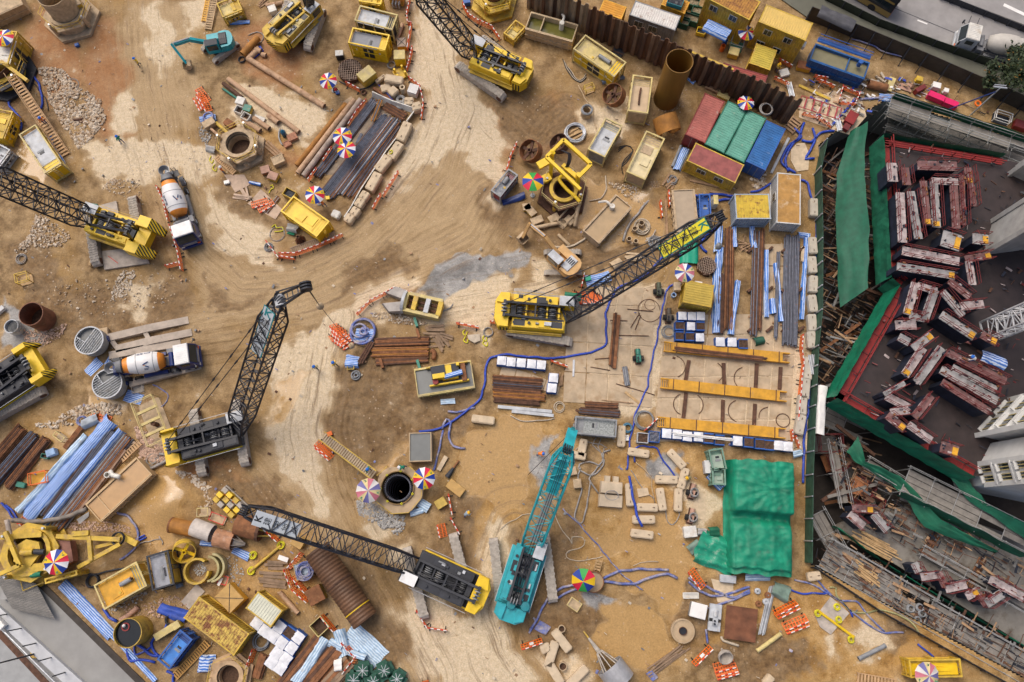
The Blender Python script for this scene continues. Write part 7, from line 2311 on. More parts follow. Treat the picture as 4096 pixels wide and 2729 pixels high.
cra(A4(2300,1095),1.5,1.,.8,-.4,'red steel bin at the right border',RED,REDR)
o=obj('light_mast','lattice light mast with crossbar beside the hoarding','mast',A4(1880,1000))
for dx,dy in ((0,0),(.4,.3)):
 MB().bar((dx,dy,0),(dx*.5,dy*.5,6.2),.09).put('post',LGR,o)
MB().bar((-.7,.2,6.2),(.8,0,6.2),.16).bar((-.6,.4,6.3),(.7,.25,6.3),.08).put('crossbar',GLV,o)
MB().bar((-3.2,.6,0),(0,0,5.5),.1).put('stay',DBL,o)
for i,P_ in enu(([(370,1110),(440,1180),(330,1260),(270,1400),(390,1490)],[(460,1060),(420,1180),(360,1250),(300,1380),(330,1480)],[(720,1130),(600,1150),(520,1230),(440,1215)],[(530,1110),(560,1190),(520,1290),(470,1370),(550,1370)],[(900,850),(830,940),(760,1020),(690,1090)],[(940,860),(1080,850),(1240,825)])):
 hos([A4(*p) for p in P_],.15,BHO if i!=5 else BHD,f'{ORD[i]} blue hose in the yard right of the blue container, counted from the left')
rag(A4(1100,840),A4(1230,850),1.,BST,'blue striped sheet beside the scaffold corner',h=.2,seed=108)
str_(A4(320,1130),A4(410,1030),1.3,.05,.1,5,'grey pallet at the end of the sheet piles',WD,rls=False,cat='pallet')
coi(A4(120,970,2),.7,.07,3,GHO,'grey hose loops on the green container end','hose','hose_coil',z=2.7)
pla([A4(350,1290),A4(400,1235),A4(470,1230),A4(510,1330),A4(500,1460),A4(400,1475),A4(350,1380)],0.,.06,CNC,'pale rounded concrete patch right of the blue container','slab','concrete_patch')
sqd(A4(330,1190),A4(180,1490),.3,.2,LGR,'grey steel beam along the blue container','beam','steel_beam',z0=0)
rub([B4(0,30),B4(120,0),B4(140,80),B4(40,140)],80,.2,.6,ST1)
def tree(p,h,r,lbl):
 o=obj('broadleaf_tree',lbl,'tree',(p.x,p.y,0))
 tr=MB().tub((0,0,0),(.1,.05,h*.5),.16,.11,8)
 for i in range(7):
  a=i*.9
  tr.tub((.1,.05,h*(.35+.05*(i%3))),(cos(a)*r*.6,sin(a)*r*.6,h*(.6+.05*i%.3)),.07,.03,6)
 tr.put('trunk',M('bark',(.09,.06,.04),.9),o)
 rnd=random.Random(5)
 cl=[(rnd.gauss(0,r*.42),rnd.gauss(0,r*.42),h*.68+rnd.gauss(0,h*.1)) for _ in range(26)]
 mb=MB()
 for i in range(5200):
  c=cl[rnd.randrange(len(cl))]
  x,y,z=c[0]+rnd.gauss(0,r*.15),c[1]+rnd.gauss(0,r*.15),c[2]+rnd.gauss(0,r*.12)
  s=rnd.uniform(.1,.19)
  a=VEC((rnd.uniform(-1,1),rnd.uniform(-1,1),rnd.uniform(-.5,.5))).normalized()*s*1.6
  b=a.cross(VEC((rnd.uniform(-1,1),rnd.uniform(-1,1),1))).normalized()*s*.8
  v=VEC((x,y,z))
  mb.k=1 if rnd.random()<.06 else (2 if rnd.random()<.35 else 0)
  mb.add([v-a,v-b,v+a,v+b],[(0,1,2,3)])
 mb.put('crown',[M('leaf_dark',(.022,.038,.012),.7),M('leaf_orange',(.26,.13,.02),.7),M('leaf_mid',(.038,.058,.017),.7)],o,fixn=False)['kind']='stuff'
tree(A4(2140,800),6.5,2.9,'dark green tree with orange leaves beside the road at the right edge')
MATC=M('crane_mat_concrete',(.5,.385,.255),.9,var=.28,scale=.6,dirt=.42,dcol=(.36,.24,.13))
hs_=bpy.data.objects.new('hardstanding',None)
COL.objects.link(hs_)
hs_['kind']='structure'
def slabs(o,u,v,nu,nv,skip=(),z=.05):

 for i in range(nu):
  for j in range(nv):
   if (i,j) in skip:
    continue
   g=.006
   p=[o+u*((i+a)/nu+(g if a==0 else -g))+v*((j+b)/nv+(g if b==0 else -g)) for a,b in ((0,0),(1,0),(1,1),(0,1))]
   MB().prism([(q.x+RU(-.03,.03),q.y+RU(-.03,.03)) for q in p],-.05,z+RU(-.015,.02)).put('concrete_mat',MATC,hs_)
slabs(C3(560,470),C3(1360,520)-C3(560,470),C3(600,-340)-C3(560,470),4,3)
slabs(B3(560,1330),B3(1450,1340)-B3(560,1330),B3(640,1000)-B3(560,1330),4,2,skip=((0,1),))
slabs(C3(1360,830),C4(340,790)-C3(1360,830),C3(1480,-320)-C3(1360,830),6,6)
slabs(C4(60,-120)-VEC((0,0,0)),C4(340,-120)-C4(60,-120),B4(340,590)-C4(340,-120),2,4)
slabs(C3(-10,230),C3(540,420)-C3(10,240),C3(20,130)-C3(-10,230),4,1)
o=rtt(B3(560,190),1.15,'yellow casing rig with tall portal frame in the middle right',rz=.3,sides=6,R=2.7,base=RSD,ring=YLD,csg=RSD,ch=.2,rail=YLF,dkz=1.8)
lo_=lcl(o)
for a,b,w,z0_,z1_ in (((570,1255),(415,1410),.35,5,5),((570,1255),(815,1475),.4,5,5),((815,1475),(700,1590),.4,5,5),((415,1410),(720,1700),.35,5,5),((470,1350),(450,1600),.45,5.2,1.5),((700,1560),(690,1680),.45,5.2,1.5),((560,1480),(700,1600),.5,3.8,3.8),((340,1490),(470,1420),.9,2.6,2.6),((450,1580),(330,1640),.9,2.4,2.4)):
 MB().bar(lo_(A3(*a,z0_)),lo_(A3(*b,z1_)),w,.4).put('portal_beam',YEL,o)
for x,y,z in ((480,1370,5.2),(560,1550,4.2),(700,1560,4.4)):
 MB().tub(lo_(A3(x,y,z-.2)),lo_(A3(x,y,z+.7)),.2,n=10).put('cylinder',YEL,o)
MB().path(spa([lo_(B3(*p,3.)) for p in ((570,0),(530,40),(600,130),(670,190),(715,240))],.3),.2,8).put('slurry_pipe',YEL,o)
hos([B3(715,240,1.5),B3(690,330,.8),B3(675,470)],.24,MDM,'pale discharge pipe hanging off the yellow casing rig','pipe','discharge_pipe',z=.3)
for i in range(3):
 hos([A3(540+i*18,1350+i*12,5),A3(600+i*15,1380,5),A3(600+i*12,1470,4.4),A3(575+i*10,1500,3.8)],.07,BLK,f'{ORD[i]} black hydraulic hose on the yellow portal frame, from the left',step=.3)
p,L,W_,r=rect3(B3(100,150,2.1),B3(245,-30,2.1),B3(100,-70,2.1))
gen([(10,190),(170,-10),(70,-50)],B3,2.1,'grey-roofed red generator beside the rainbow parasol',frm=GRY,body=M('deep_red',(.25,.012,.03),.5,var=.2),roof=M('speckled_grey',(.27,.28,.3),.6,var=.4,scale=4),sty=1)
rag(B3(20,250),B3(220,180),.8,DBL,'dark blue sheet at the foot of the red generator',h=.3,seed=110)
RB8=[U_R,U_G,U_Y,U_B]*2
umb(B3(298,95,2.8),1.25,'rainbow parasol of green, red, blue and yellow by the yellow casing rig',.4,RB8,h=3.2,logo=False)
brr(B3(25,110),B3(75,30),'orange barrier left of the red generator')
brow([A3(60,1555),A3(105,1400),A3(150,1300)],'left of the spoked drum',end='lower')
MB_=tnk(*rect3(B3(748,500,1.5),B3(1045,178,1.5),B3(1175,290,1.5))[:3],1.6,ang(B3(748,500,1.5),B3(1045,178,1.5)),'mud-filled sloping tank with white inlet below the casing rig',mat=MDM,wtr=WATB,fill=.85,olt=(1.4,.5))
tnk(*rect3(B3(1590,560,1.5),B3(1548,135,1.5),B3(1735,125,1.5))[:3],1.5,ang(B3(1590,560,1.5),B3(1548,135,1.5)),'narrow tank of beige slurry under the yellow boom tip',mat=MDM,wtr=M('beige_slurry',(.4,.31,.21),.4,var=.1),fill=.92)
gen([(1790,390),(1780,170),(1885,170)],B3,2.,'blue and grey pump unit beside the beige slurry tank',frm=BLU,body=BLU,roof=M('royal_blue',(.03,.12,.42),.5,var=.2),sty=0)
cra(B3(1905,270),.5,1.1,1.6,0,'cream cabinet right of the blue pump unit',WHD,YLF)
cont(F,[(1691,447),(1768,447),(1768,502)],2.6,'yellow-roofed rusty container with red door under the boom tip',M('pale_blue_wall',(.36,.42,.48),.6,var=.2),M('yellow_rust_ribs',(.58,.4,.04),.65,var=.25,rust=.4),drs=None)
cont(B4,[(232,412),(238,-10),(432,-5)],2.7,'white cabin with orange rusted roof beside the concrete blocks',M('cabin_white',(.55,.55,.53),.6,var=.15),M('rusted_tan_roof',(.44,.235,.06),.7,dirt=.3,dcol=(.62,.48,.32)),drs=None,ribs=False,wins=[('y+',.5,.9,.8,1.6)])
for i,(x,y) in enu(((1260,450),(1200,500),(1150,590),(1210,610))):
 spi(B3(x,y),.32-.02*i,.7,MDM,f'{ORD[i]} muddy pipe stub from the top in the hose heap',cat='pipe stub')
coi(B3(1270,470),.75,.05,9,BEIH,'heap of beige hoses among muddy pipe stubs','hose','hose_heap',jit=.5)
tim(B3(1370,600),.3,8,1.8,1.4,'tangled rods and boards below the hose heap',MDG,.9,w=.12)
coi(B3(1380,610),.55,.04,7,GRY,'grey wire tangle on the rods below the hose heap','wire','wire_tangle',jit=.6,z=.3)
tim(B3(1190,740),.1,6,1.8,.9,'muddy battens left of the long black boom',MDM,.25)
rag(B3(1000,830),B3(1080,780),1.,MDM,'mud-coloured sheet below the boom',h=.3,seed=112)
hos([B3(940,10),B3(950,130),B3(900,210),B3(800,235)],.08,BEIH,'beige hose curling down from the casing rig')
hos([B3(1430,165),B3(1330,230),B3(1240,340),B3(1160,440),B3(1120,520),B3(1110,600)],.14,GHO,'long grey hose curving down beside the mud-filled tank')
hos([B3(440,630),B3(540,655),B3(640,640),B3(740,590),B3(780,540)],.13,BEIH,'beige hose joining the mud-filled tank and the excavator')
bpi(B3(520,540),B3(620,635),.18,MDM,'short muddy pipe right of the excavator arm')
bpi(B3(290,490),B3(540,440),.22,MDM,'muddy pipe below the yellow casing rig',z=.2)
for i,(x,y,r) in enu(((270,330,-.9),(330,420,.4),(480,400,.5),(620,420,-.8),(240,300,.2))):
 cra(B3(x,y),1.5-.15*i,.8,.6,r,f'{ORD[i]} mud-caked block from the left at the foot of the casing rig',MDM if i%2 else YLD,MDM)
cage(B3(600,380,.5),2.6,1.1,1.2,ang(B3(540,440),B3(760,200)),'cream railed walkway on the right of the casing rig',MDM,MDM,'walkway',rls=2)
brow([B3(1425,250),B3(1440,400)],'left of the beige slurry tank')
brow([B3(1500,160),B3(1510,300)],'touching the beige slurry tank')
for i,(a,b) in enu((((1480,190),(1500,640)),((1280,190),(1490,195)),((1700,50),(1960,110)),((1880,150),(2100,190)))):
 sqd(B3(*a),B3(*b),.25,.15,WD,['upright plank line left of the beige slurry tank','plank above the hose heap','plank below the yellow office','plank left of the yellow-roofed container'][i],'plank',z0=.02)
tim(B3(1520,70),.9,6,1.8,1.3,'heap of planks left of the yellow office',WD,.3)
rag(A3(1570,1530),A3(1660,1340),1.,BST,'blue striped sheet left of the yellow office',h=.3,seed=113,amp=.3)
coi(B3(1540,50),.5,.05,5,GRY,'grey wire coil at the heap of planks',jit=.4)
bpi(A3(1540,1500),A3(1620,1310),.16,GRY,'grey pipe leaning left of the yellow office')
rub([B3(950,60),B3(1100,80),B3(1300,120),B3(1440,150),B3(1300,280),B3(1100,180)],420,.08,.34,ST1)
rub([B3(1330,60),B3(1430,60),B3(1440,150),B3(1340,160)],300,.05,.16,ST2,pile=.5)
rag(B3(1690,545),B3(1690,800),2.2,M('emerald_sheet',(.006,.32,.19),.5,var=.15),'flat emerald sheet under the yellow banner',h=.5,seed=114,wob=.03,amp=.06)
umb(B3(1662,872,2.5),1.12,'faded parasol beside the emerald sheet',.2,[UF_Y,U_B,U_W,UF_R]*3)
o=obj('netted_shaft','small shaft mouth with hanging net beside the faded parasol','shaft',B3(1840,830))
MB().pipe((0,0,-6),(0,0,.7),1.05,.07,24).put('casing',RSD,o)
MB().lat([(0,-4),(1,-4)],20).put('shaft_water',WATO,o)
nt_=MB()
for i in range(11):
 for k in (0,1):
  u_=-1+.2*i
  pp_=[((u_+.08*sin(v*4),v,.75+.15*sin(u_*3+v)) if k else (v,u_+.08*sin(v*4),.75+.15*sin(u_+v*3))) for v in [-1.1+.22*j for j in range(11)] if u_*u_+v*v<1.35]
  if len(pp_)>2:
   nt_.path(pp_,.022,4)
nt_.put('rope_net',M('net_rope'),o)['kind']='stuff'
cont(B3,[(1640,1150),(1668,962),(1915,980)],2.5,'mustard yellow container beside the bulk bags',YLD,M('mustard_ribs',(.56,.4,.07),.65,var=.15),drs=None,ac=True)
BG=[('B3',1635,1262,0),('B3',1720,1265,0),('B3',1800,1265,0),('B3',1610,1352,1),('B3',1712,1355,0),('B3',1797,1357,1),('B3',1610,1445,1),('B3',1703,1450,1),('B3',1792,1455,0)]
for i,(t,x,y,f) in enu(BG):
 bag(B3(x,y,.9),1.02,-.03,f'{["white-topped", "soil-filled"][f]} bulk bag in the {["top", "middle", "bottom"][i // 3]} row, {["left", "middle", "right"][i % 3]}, below the mustard container',['white','soil'][f],grp='three by three bulk bags')
for i,(x,y,f) in enu(((1975,1495,0),(2080,1498,0),(2180,1515,1))):
 bag(B3(x,y,.9),1.1,-.03,f'{ORD[i]} bulk bag from the left at the foot of the striped strips',['white','soil'][f],grp='bags at the strips')
for i,(x,y) in enu(((15,95),(100,107),(190,115),(283,125),(370,133))):
 bag(C3(x,y,.9),1.08,-.1,f'{ORD[i]} white bulk bag from the left in the row above the rusty bars',grp='row of five bags')
for i,(x,y) in enu(((480,250),(465,340))):
 bag(C3(x,y,.9),1.1,-.1,['upper','lower'][i]+' white bulk bag right of the rusty bars',grp='pair of bags')
for i,(x,y,f) in enu(((1495,748,0),(1588,755,0),(1680,775,0),(1778,778,0),(1872,795,1),(1970,810,1),(2130,815,0),(2230,830,1),(2330,845,1),(2415,855,1),(2495,855,0),(2580,865,0))):
 bag(C3(x,y,.9),1.1,-.08,f'{ORD[i]} bulk bag from the left in the row under the lowest yellow beam',['white','soil'][f],grp='row under the yellow beam')
cra(B3(1575,1020),.7,.9,1.,0,'pale cabinet left of the mustard container',CNC,CNC)
spi(B3(1550,1085),.27,.5,M('bucket_blue',(.35,.5,.75),.5),'pale blue bucket left of the mustard container',cat='bucket')
def eng(p,rz,lbl,m):
 o=obj('engine',lbl,'engine',(p.x,p.y,0),rz)
 MB().box(-.85,.85,-.32,.32,0,.25).put('bed',RSD,o)
 MB().box(-.7,.1,-.25,.25,.25,.85).put('block',m,o)
 MB().tub((.15,0,.55),(.8,0,.55),.27,n=12).put('motor',m,o)
 for x in (-.55,-.25):
  MB().tub((x,.1,.85),(x,.1,1.1),.1,n=8).put('port',BLK,o)
 MB().tub((-.2,-.6,.35),(-.2,.6,.35),.3,n=12).put('wheel',RUBB,o)
eng(B3(1415,1040),1.55,'dark green engine standing on the concrete mats',M('olive_engine',(.07,.08,.045),.6,var=.4))
eng(B3(1505,1270),1.5,'brown engine left of the bulk bags',M('brown_engine',(.09,.07,.05),.6,var=.4))
eng(C3(1232,65),1.6,'bright green engine on the concrete mats',GRNP)
coi(B3(1330,1215),1.3,.04,1,RSD,'large rebar hoop on the concrete mats','hoop','rebar_hoop',jit=0)
coi(B3(1340,1165),.6,.035,1,RSD,'small rebar hoop inside the large hoop','hoop','rebar_hoop',jit=0)
coi(B3(1505,1410),.65,.04,5,GRY,'grey wire coil left of the soil bags',jit=.3)
bun(B3(1045,1250),C3(1005,150),4,.13,[RST,RSD],'rusty flat beams lying upright on the concrete mats',W=.75,lay=1,box=True,part='beam',cat='beams',name='beam_stack')
for i,(a,b,T_) in enu((((1140,1205),(1370,1225),B3),((985,1305),(1140,1310),B3),((1065,1440),(1330,1445),B3),((1170,1370),(1250,1240),B3),((1210,1390),(1260,1260),B3),((810,155),(985,185),C3),((850,85),(980,75),C3),((1040,305),(1385,405),C3))):
 o=MB().tub((0,0,.12),((T_(*b)-T_(*a)).length,0,.12),.05,n=6).put('steel_rod',RSD,None,T_(*a),ang(T_(*a),T_(*b)))
 tag(o,f'{ORD[i]} loose rusty rod on the concrete mats, from the top','rod')
bun(C3(1115,155),C3(1140,320),7,.05,[STB,GRY],'small grey bar bundle below the bright green engine',W=.6,lay=2)
pla([C3(652,90),C3(670,90),C3(664,240),C3(648,240)],.06,.14,GLV,'grey channel on the concrete mats','channel','steel_channel')
sqd(C3(1120,380),C3(1250,480),.28,.14,WDL,'pale plank lying diagonally on the mats','plank','plank',z0=.06)
sqd(C3(910,450),C3(1195,480),.1,.14,WD,'thin batten above the rusty rods','batten','batten',z0=.06)
for i,(T_,a,b,n,W_,ms_,l) in enu(((B3,(2050,490),(2035,1400),5,1.2,[RSD,RST],'brown beams between the two left striped strips'),(B3,(1975,900),(1960,1430),5,.8,[STB,RSD],'grey bars under the leftmost striped strip'),(B4,(45,500),(20,1390),6,.8,[STB,RSD],'dark beams left of the brown channel stack'),(B4,(95,480),(70,1340),4,.6,[RST,RSD],'brown channel stack in the steel yard'),(B4,(235,680),(210,1410),3,.4,[STB],'narrow grey bars in the middle of the steel yard'),(B4,(350,540),(330,1470),11,1.8,[STB,STB,M('steel_dark',(.07,.075,.1),.5)],'widest bundle of dark steel bars in the steel yard'))):
 bun(T_(*a),T_(*b),n,.085,ms_,l,W=W_,lay=2,jit=.03,z=.3)
for i,(T_,a,b,W_,l) in enu(((B3,(1970,470),(1955,700),.9,'top bunch of the leftmost striped strip'),(B3,(1965,660),(1935,1420),.9,'leftmost long striped strip over the steel'),(B3,(2095,480),(2095,660),.6,'short striped strip under the yellow-roofed container'),(B3,(2120,960),(2060,1440),.7,'second long striped strip over the steel'),(B4,(15,450),(40,640),.7,'striped strip by the rusted-roof cabin'),(B4,(130,660),(140,1230),.55,'striped strip left of the narrow grey bars'),(B4,(215,770),(260,1270),.5,'striped strip right of the narrow grey bars'),(B4,(180,1070),(190,1200),.7,'bunched striped strip between the grey bars'),(B4,(480,520),(440,1250),.5,'rightmost long striped strip beside the blocks'),(B4,(400,515),(500,530),.6,'striped strip end on top of the widest bundle'))):
 rag(T_(*a),T_(*b),W_,BST,l,h=.55,seed=120+i,wob=.35,amp=.2)
for i,y in enu((650,990,1330)):
 for j,x in enu((0,160,290,430)):
  cra(B4(x,y),.9,.2,.5,.7,f'brown rack stub {["upper", "middle", "lower"][i]} row, {["leftmost", "second from left", "third from left", "rightmost"][j]}, in the steel yard',RSD,RSD,'rack stub')
tim(B3(2180,640),.4,9,1.6,1.4,'heap of short battens left of the dark beams',WD,.9,w=.12)
rag(B4(30,1440),B4(110,1420),1.,M('bag_green',(.02,.1,.06),.7),'dark green sack with white lining at the foot of the steel yard',h=.6,seed=131,wob=.1)
for i,(T_,x,y,l,r) in enu(((B4,530,300,2.2,1.5),(B4,520,625,2.,1.57),(B4,517,790,2.,1.57),(B4,525,955,2.,1.45),(B4,520,1120,2.,1.62),(B4,515,1285,2.,1.57),(B4,508,1430,1.9,1.57),(C4,475,170,2.6,1.45),(C4,455,340,2.4,1.4),(C4,430,480,2.2,1.4),(C4,412,650,2.2,1.3))):
 blk(T_(x,y),l,.95,.9,r,f'{ORD[i]} pale block from the top in the column along the green fence','column of blocks at the fence',mat=M('pale_block',(.5,.45,.37),.9,var=.15,bump=.2,dirt=.2))
blk(B4(460,690),1.9,.8,.5,1.5,'low slab block left of the second pale fence block',holes=0)
GIR=M('girder_yellow',(.62,.31,.022),.6,var=.25,dirt=.2,rust=.1)
def gir(p,q,lbl,W=1.15,H=.7):
 o=obj('box_girder',lbl,'girder',(p.x,p.y,0),ang(p,q))
 L=(q-p).length
 MB().box(.9,L-.8,-W/2,W/2,.2,H).put('girder_body',GIR,o)
 for s in (-1,1):
  MB().box(0,.9,s*(W/2-.06)-.06,s*(W/2-.06)+.06,.3,H+.02).put('end_rail',GIR,o)
  MB().box(L-.8,L,s*(W/2-.06)-.06,s*(W/2-.06)+.06,.2,H+.02).put('end_rail',GIR,o)
 for i in range(4):
  MB().box(.05+i*.24,.14+i*.24,-W/2+.12,W/2-.12,H-.15,H-.05).put('end_rung',GIR,o)
 for i in range(5):
  x=1.4+i*(L-2.6)/4
  MB().box(x-.05,x+.05,-W/2-.04,W/2+.04,H,H+.03).put('strap',RSD,o)
 return o
gir(C3(1460,-20),C4(325,80),'top yellow box girder with bars lying on it')
gir(C3(1430,305),C4(300,410),'middle yellow box girder on the concrete mats')
gir(C3(1400,650),C4(290,725),'lowest yellow box girder above the bulk bag row')
bun(C3(1540,5),C3(2350,95),5,.07,[RSD,RST],'brown bars lying on the top yellow girder',W=.6,z=.72,bea=False)
bun(C3(1440,690),C3(2400,790),6,.06,[STB,RSD],'dark bars lying beside the lowest yellow girder',W=.5,z=.5,bea=False)
bun(C3(1540,760),C3(2060,815),4,.05,[WHP,GLV],'white tubes lying across the bulk bags',W=.3,z=.98,bea=False)
for i,(T_,a,b) in enu(((C3,(1690,95),(1660,275)),(C3,(2000,120),(2005,310)),(C3,(1665,385),(1640,610)),(C3,(1995,450),(1990,650)),(C4,(55,120),(45,330)),(C4,(260,150),(250,340)),(C4,(40,465),(30,660)))):
 sqd(T_(*a),T_(*b),.4,.22,RSD,f'{ORD[i]} short brown cradle rail between the yellow girders, from the left','rail','cradle_rail',z0=.06)
for i,(T_,x,y,R_,a0_,a1_) in enu(((C3,1560,150,1.2,-1.3,1.3),(C3,1900,200,1.2,-1.,1.),(C3,2200,260,1.3,1.8,4.2),(C3,1650,490,1.2,1.9,4.3),(C3,1720,490,1.2,-1.,1.),(C3,2140,550,1.2,1.8,4.4),(C4,160,580,1.1,1.6,3.2),(C4,280,607,.75,0,6.28))):
 o=MB().path([(R_*cos(t),R_*sin(t),.12) for t in [a0_+(a1_-a0_)*k/16 for k in range(17)]],.045,5).put('rebar_arc',RSD,None,T_(x,y))
 tag(o,f'{ORD[i]} bent rebar arc between the yellow girders, from the left' if i<7 else 'complete rebar hoop at the right of the girders','rebar')
brow([C4(430,-120),C4(420,-10),C4(440,140),C4(420,280),C4(405,440),C4(390,620)],'along the pale fence blocks',end='upper',sign=True)
brow([C4(370,740),C4(410,850)],'below the pale fence blocks')
brow([C4(340,690),C4(350,790)],'at the right end of the bag row')
bun(C4(500,60),C4(530,220),8,.05,[GLV,GRY],'scaffold tubes leaning on the pale fence blocks',W=.8,lay=2,z=.9,bea=False)
rag(C4(350,900),C4(430,880),.8,PSTR,'pale blue sack below the barrier column',h=.6,seed=133)
for i,(a,b,n,m,l) in enu((((-60,255),(380,285),6,[RST,RSD],'first'),((-60,300),(375,335),4,[STB,RSD],'second'),((-60,345),(370,380),5,[RST,RSD],'third'),((-60,400),(400,430),7,[RSO,RST],'fourth'),((-50,450),(360,480),5,[RSD],'fifth'))):
 bun(C3(*a),C3(*b),n,.07,m,f'{l} rusty bar bundle from the top under the row of five bags',W=n*.13,lay=2,jit=.04)
sqd(C3(-20,510),C3(465,555),.35,.25,LGR,'long grey steel channel below the rusty bar bundles','channel','steel_channel')
sqd(C3(105,550),C3(480,590),.35,.22,LGR,'shorter grey steel channel below the long one','channel','steel_channel')
hos([C3(90,585),C3(180,630),C3(330,635),C3(490,610)],.06,BEIH,'pale hose below the grey channels')
coi(C3(530,515),.5,.05,2,BEIH,'pale hose loops right of the grey channels','hose','hose_coil',jit=.4)
tim(C3(545,280),1.4,4,1.6,.5,'dark battens right of the pair of bags',WD,.1,w=.12)
bun(C3(760,490),C3(1050,505),7,.06,[RST,RSD],'rusty rods above the grey flat generator',W=.7,lay=2)
bun(C3(710,545),C3(1065,575),8,.06,[STB,RSD],'dark rods just above the grey flat generator',W=.8,lay=2)
gen([(660,748),(680,590),(1055,625)][::-1],C3,2.,'flat grey speckled generator above the teal boom',frm=GRY,body=GRY,roof=M('speckle',(.3,.32,.31),.6,var=.5,scale=6),sty=0)
brow([C3(450,105),C3(605,160)],'right of the row of five bags')
brow([C3(1285,730),C3(1400,620)],'leaning at the wire hoop')
brow([B2(2150,1330),B2(2240,1340)],'at the left of the row of five bags')
coi(C3(1290,630),.98,.06,6,GRY,'large dark wire hoop on the slab',jit=.04)
coi(C3(1140,700),.45,.06,5,M('teal_rope',(.1,.25,.36),.7),'teal rope coil right of the grey flat generator',jit=.25)
obx(C3(1270,795),1.2,1.1,.8,-.1,'open bin of brown scrap below the wire hoop',LGR,SOIL,.8)
obx(C3(1370,785),1.2,1.2,.8,-.1,'open bin of cables below the wire hoop',BLU,STB,.9)
obx(C3(1130,790),.5,.6,.3,0,'white basket beside the upright block',WHP,WHP,.5,'basket')
for i,(T_,x,y,L,r,l) in enu(((C3,1082,778,2.3,1.5,'upright long block below the teal rope coil'),(C3,1235,925,2.3,-.15,'block crossed by blue hoses above the grey puddle'),(C3,1573,982,2.4,-.85,'diagonal block right of the grey puddle'),(C3,1483,1165,2.4,-.03,'level block below the grey puddle'),(C3,1632,1155,2.3,1.25,'tilted block next to the worker in yellow helmet'),(C3,1588,1345,2.4,1.5,'upright block left of the brown pump'),(C3,1437,1340,2.4,1.68,'upright block in the middle of the block field'),(C3,1155,1300,2.4,1.6,'upright block under the blue hose right of the beige pump'),(C3,1310,1412,2.3,-.03,'level block in the middle of the block field'),(C3,1280,1520,2.4,0.,'level block above the blue hose end'),(D3,1265,240,2.4,-.12,'lowest level block of the block field'),(C3,735,880,1.9,1.35,'upright block beside the teal boom head'),(C3,700,950,1.6,-.15,'level block beside the teal boom head'))):
 blk(T_(x,y),L,.85,.7,r,l,'block field right of the teal crane',mat=M('sand_block',(.6,.48,.33),.9,var=.15,bump=.2,dirt=.18))
pla([C3(1225,1245),C3(1320,1235),C3(1335,1300),C3(1240,1320)],0.,.12,CNC,'small cream pad in the block field','pad','concrete_pad')
o=obj('grout_pump','beige mud-covered twin pump right of the teal boom','pump',C3(990,1290),-.08)
for x,y,a,b,h in ((0,-.75,1.3,.7,.6),(0,.55,1.2,.6,.9),(-.45,1.5,.35,.4,.6),(.45,1.5,.35,.4,.6),(0,1.15,1.2,.15,.7)):
 MB().tbox(x-a,x+a,y-b,y+b,0,h,.08,.08).put('housing',M('pump_cream',(.58,.47,.33),.8,var=.15),o)
MB().path([(.7*cos(t),-.2+.5*sin(t),1.+.05*t) for t in [k*.5 for k in range(20)]],.04,5).put('hose_loop',GHO,o)
cra(C3(690,1200),.8,.9,.6,.1,'muddy box right of the teal boom',MDM,MDM)
cra(C3(640,1090),1.,.8,.5,.2,'muddy low box beside the teal boom',MDM,MDM)
for i,P_ in enu(([(860,780),(830,850),(900,920),(870,870),(900,790)],[(990,900),(900,930),(930,990),(900,1080),(820,1120),(720,1080),(710,1020),(800,1000),(900,1050)],[(720,1050),(700,1150),(730,1250),(690,1400),(670,1500),(720,1560),(760,1480),(790,1300),(810,1180)],[(930,880),(910,1000),(850,1090),(800,1150),(880,1290)],[(1170,1080),(1240,1180),(1300,1270),(1380,1340),(1390,1420)],[(1220,1010),(1300,1080),(1350,1150),(1360,1260),(1400,1420)],[(1480,1430),(1500,1540),(1560,1560),(1600,1480),(1560,1380)],[(680,890),(760,830),(900,850),(960,880)])):
 hos([C3(*p) for p in P_],.09 if i in (1,2,3) else.05,GHO if i!=5 else MDM,f'{ORD[i]} loose grey hose in the block field, counted from the top left')
wkr(C3(345,935),ang(C3(320,930),C3(400,940)),'worker in orange vest bending beside the teal boom head',ORGV,DBL,None,'bend')
wkr(C3(1690,1150),ang(C3(1690,1150),C3(1630,1160)),'worker in khaki with yellow helmet among the blocks',M('khaki',(.35,.3,.15),.8),M('khaki'),H_Y,'bend')
gen([(1905,1080),(1865,890),(1995,880)],C3,2.,'upper grey-green cabinet generator left of the green tarp',frm=M('pale_green',(.16,.28,.21),.6,var=.2),body=M('pale_green'),roof=M('pale_green_roof',(.33,.42,.34),.6,var=.15),sty=0)
gen([(1905,1215),(1900,1065),(2020,1055)],C3,2.,'lower grey-green cabinet generator left of the green tarp',frm=M('pale_green'),body=M('pale_green'),roof=M('pale_green_roof'),sty=3)
cra(C3(1840,1055),.6,1.3,1.2,.05,'pale cabinet beside the grey-green generators',LGR,CNL)
rag(C3(1870,1120),C3(1990,1240),1.,BST,'striped sheet below the grey-green generators',h=.3,seed=135)
for i,(x,y,l) in enu(((1715,1270,'pinkish pump with hose coil in the block field'),(1705,1490,'pinkish pump at the lower right of the block field'))):
 eng(C3(x,y),1.3,l,M('pinkish'))
 coi(C3(x+10,y+10),.4,.05,4,GHO,['upper','lower'][i]+' hose coil on a pinkish pump','hose','hose_coil',z=.9,jit=.2)
pla([C3(1780,1270),C3(1840,1270),C3(1840,1520),C3(1650,1520),C3(1700,1450)],0.,.07,CNC,'cream board under the pinkish pumps','board','board')
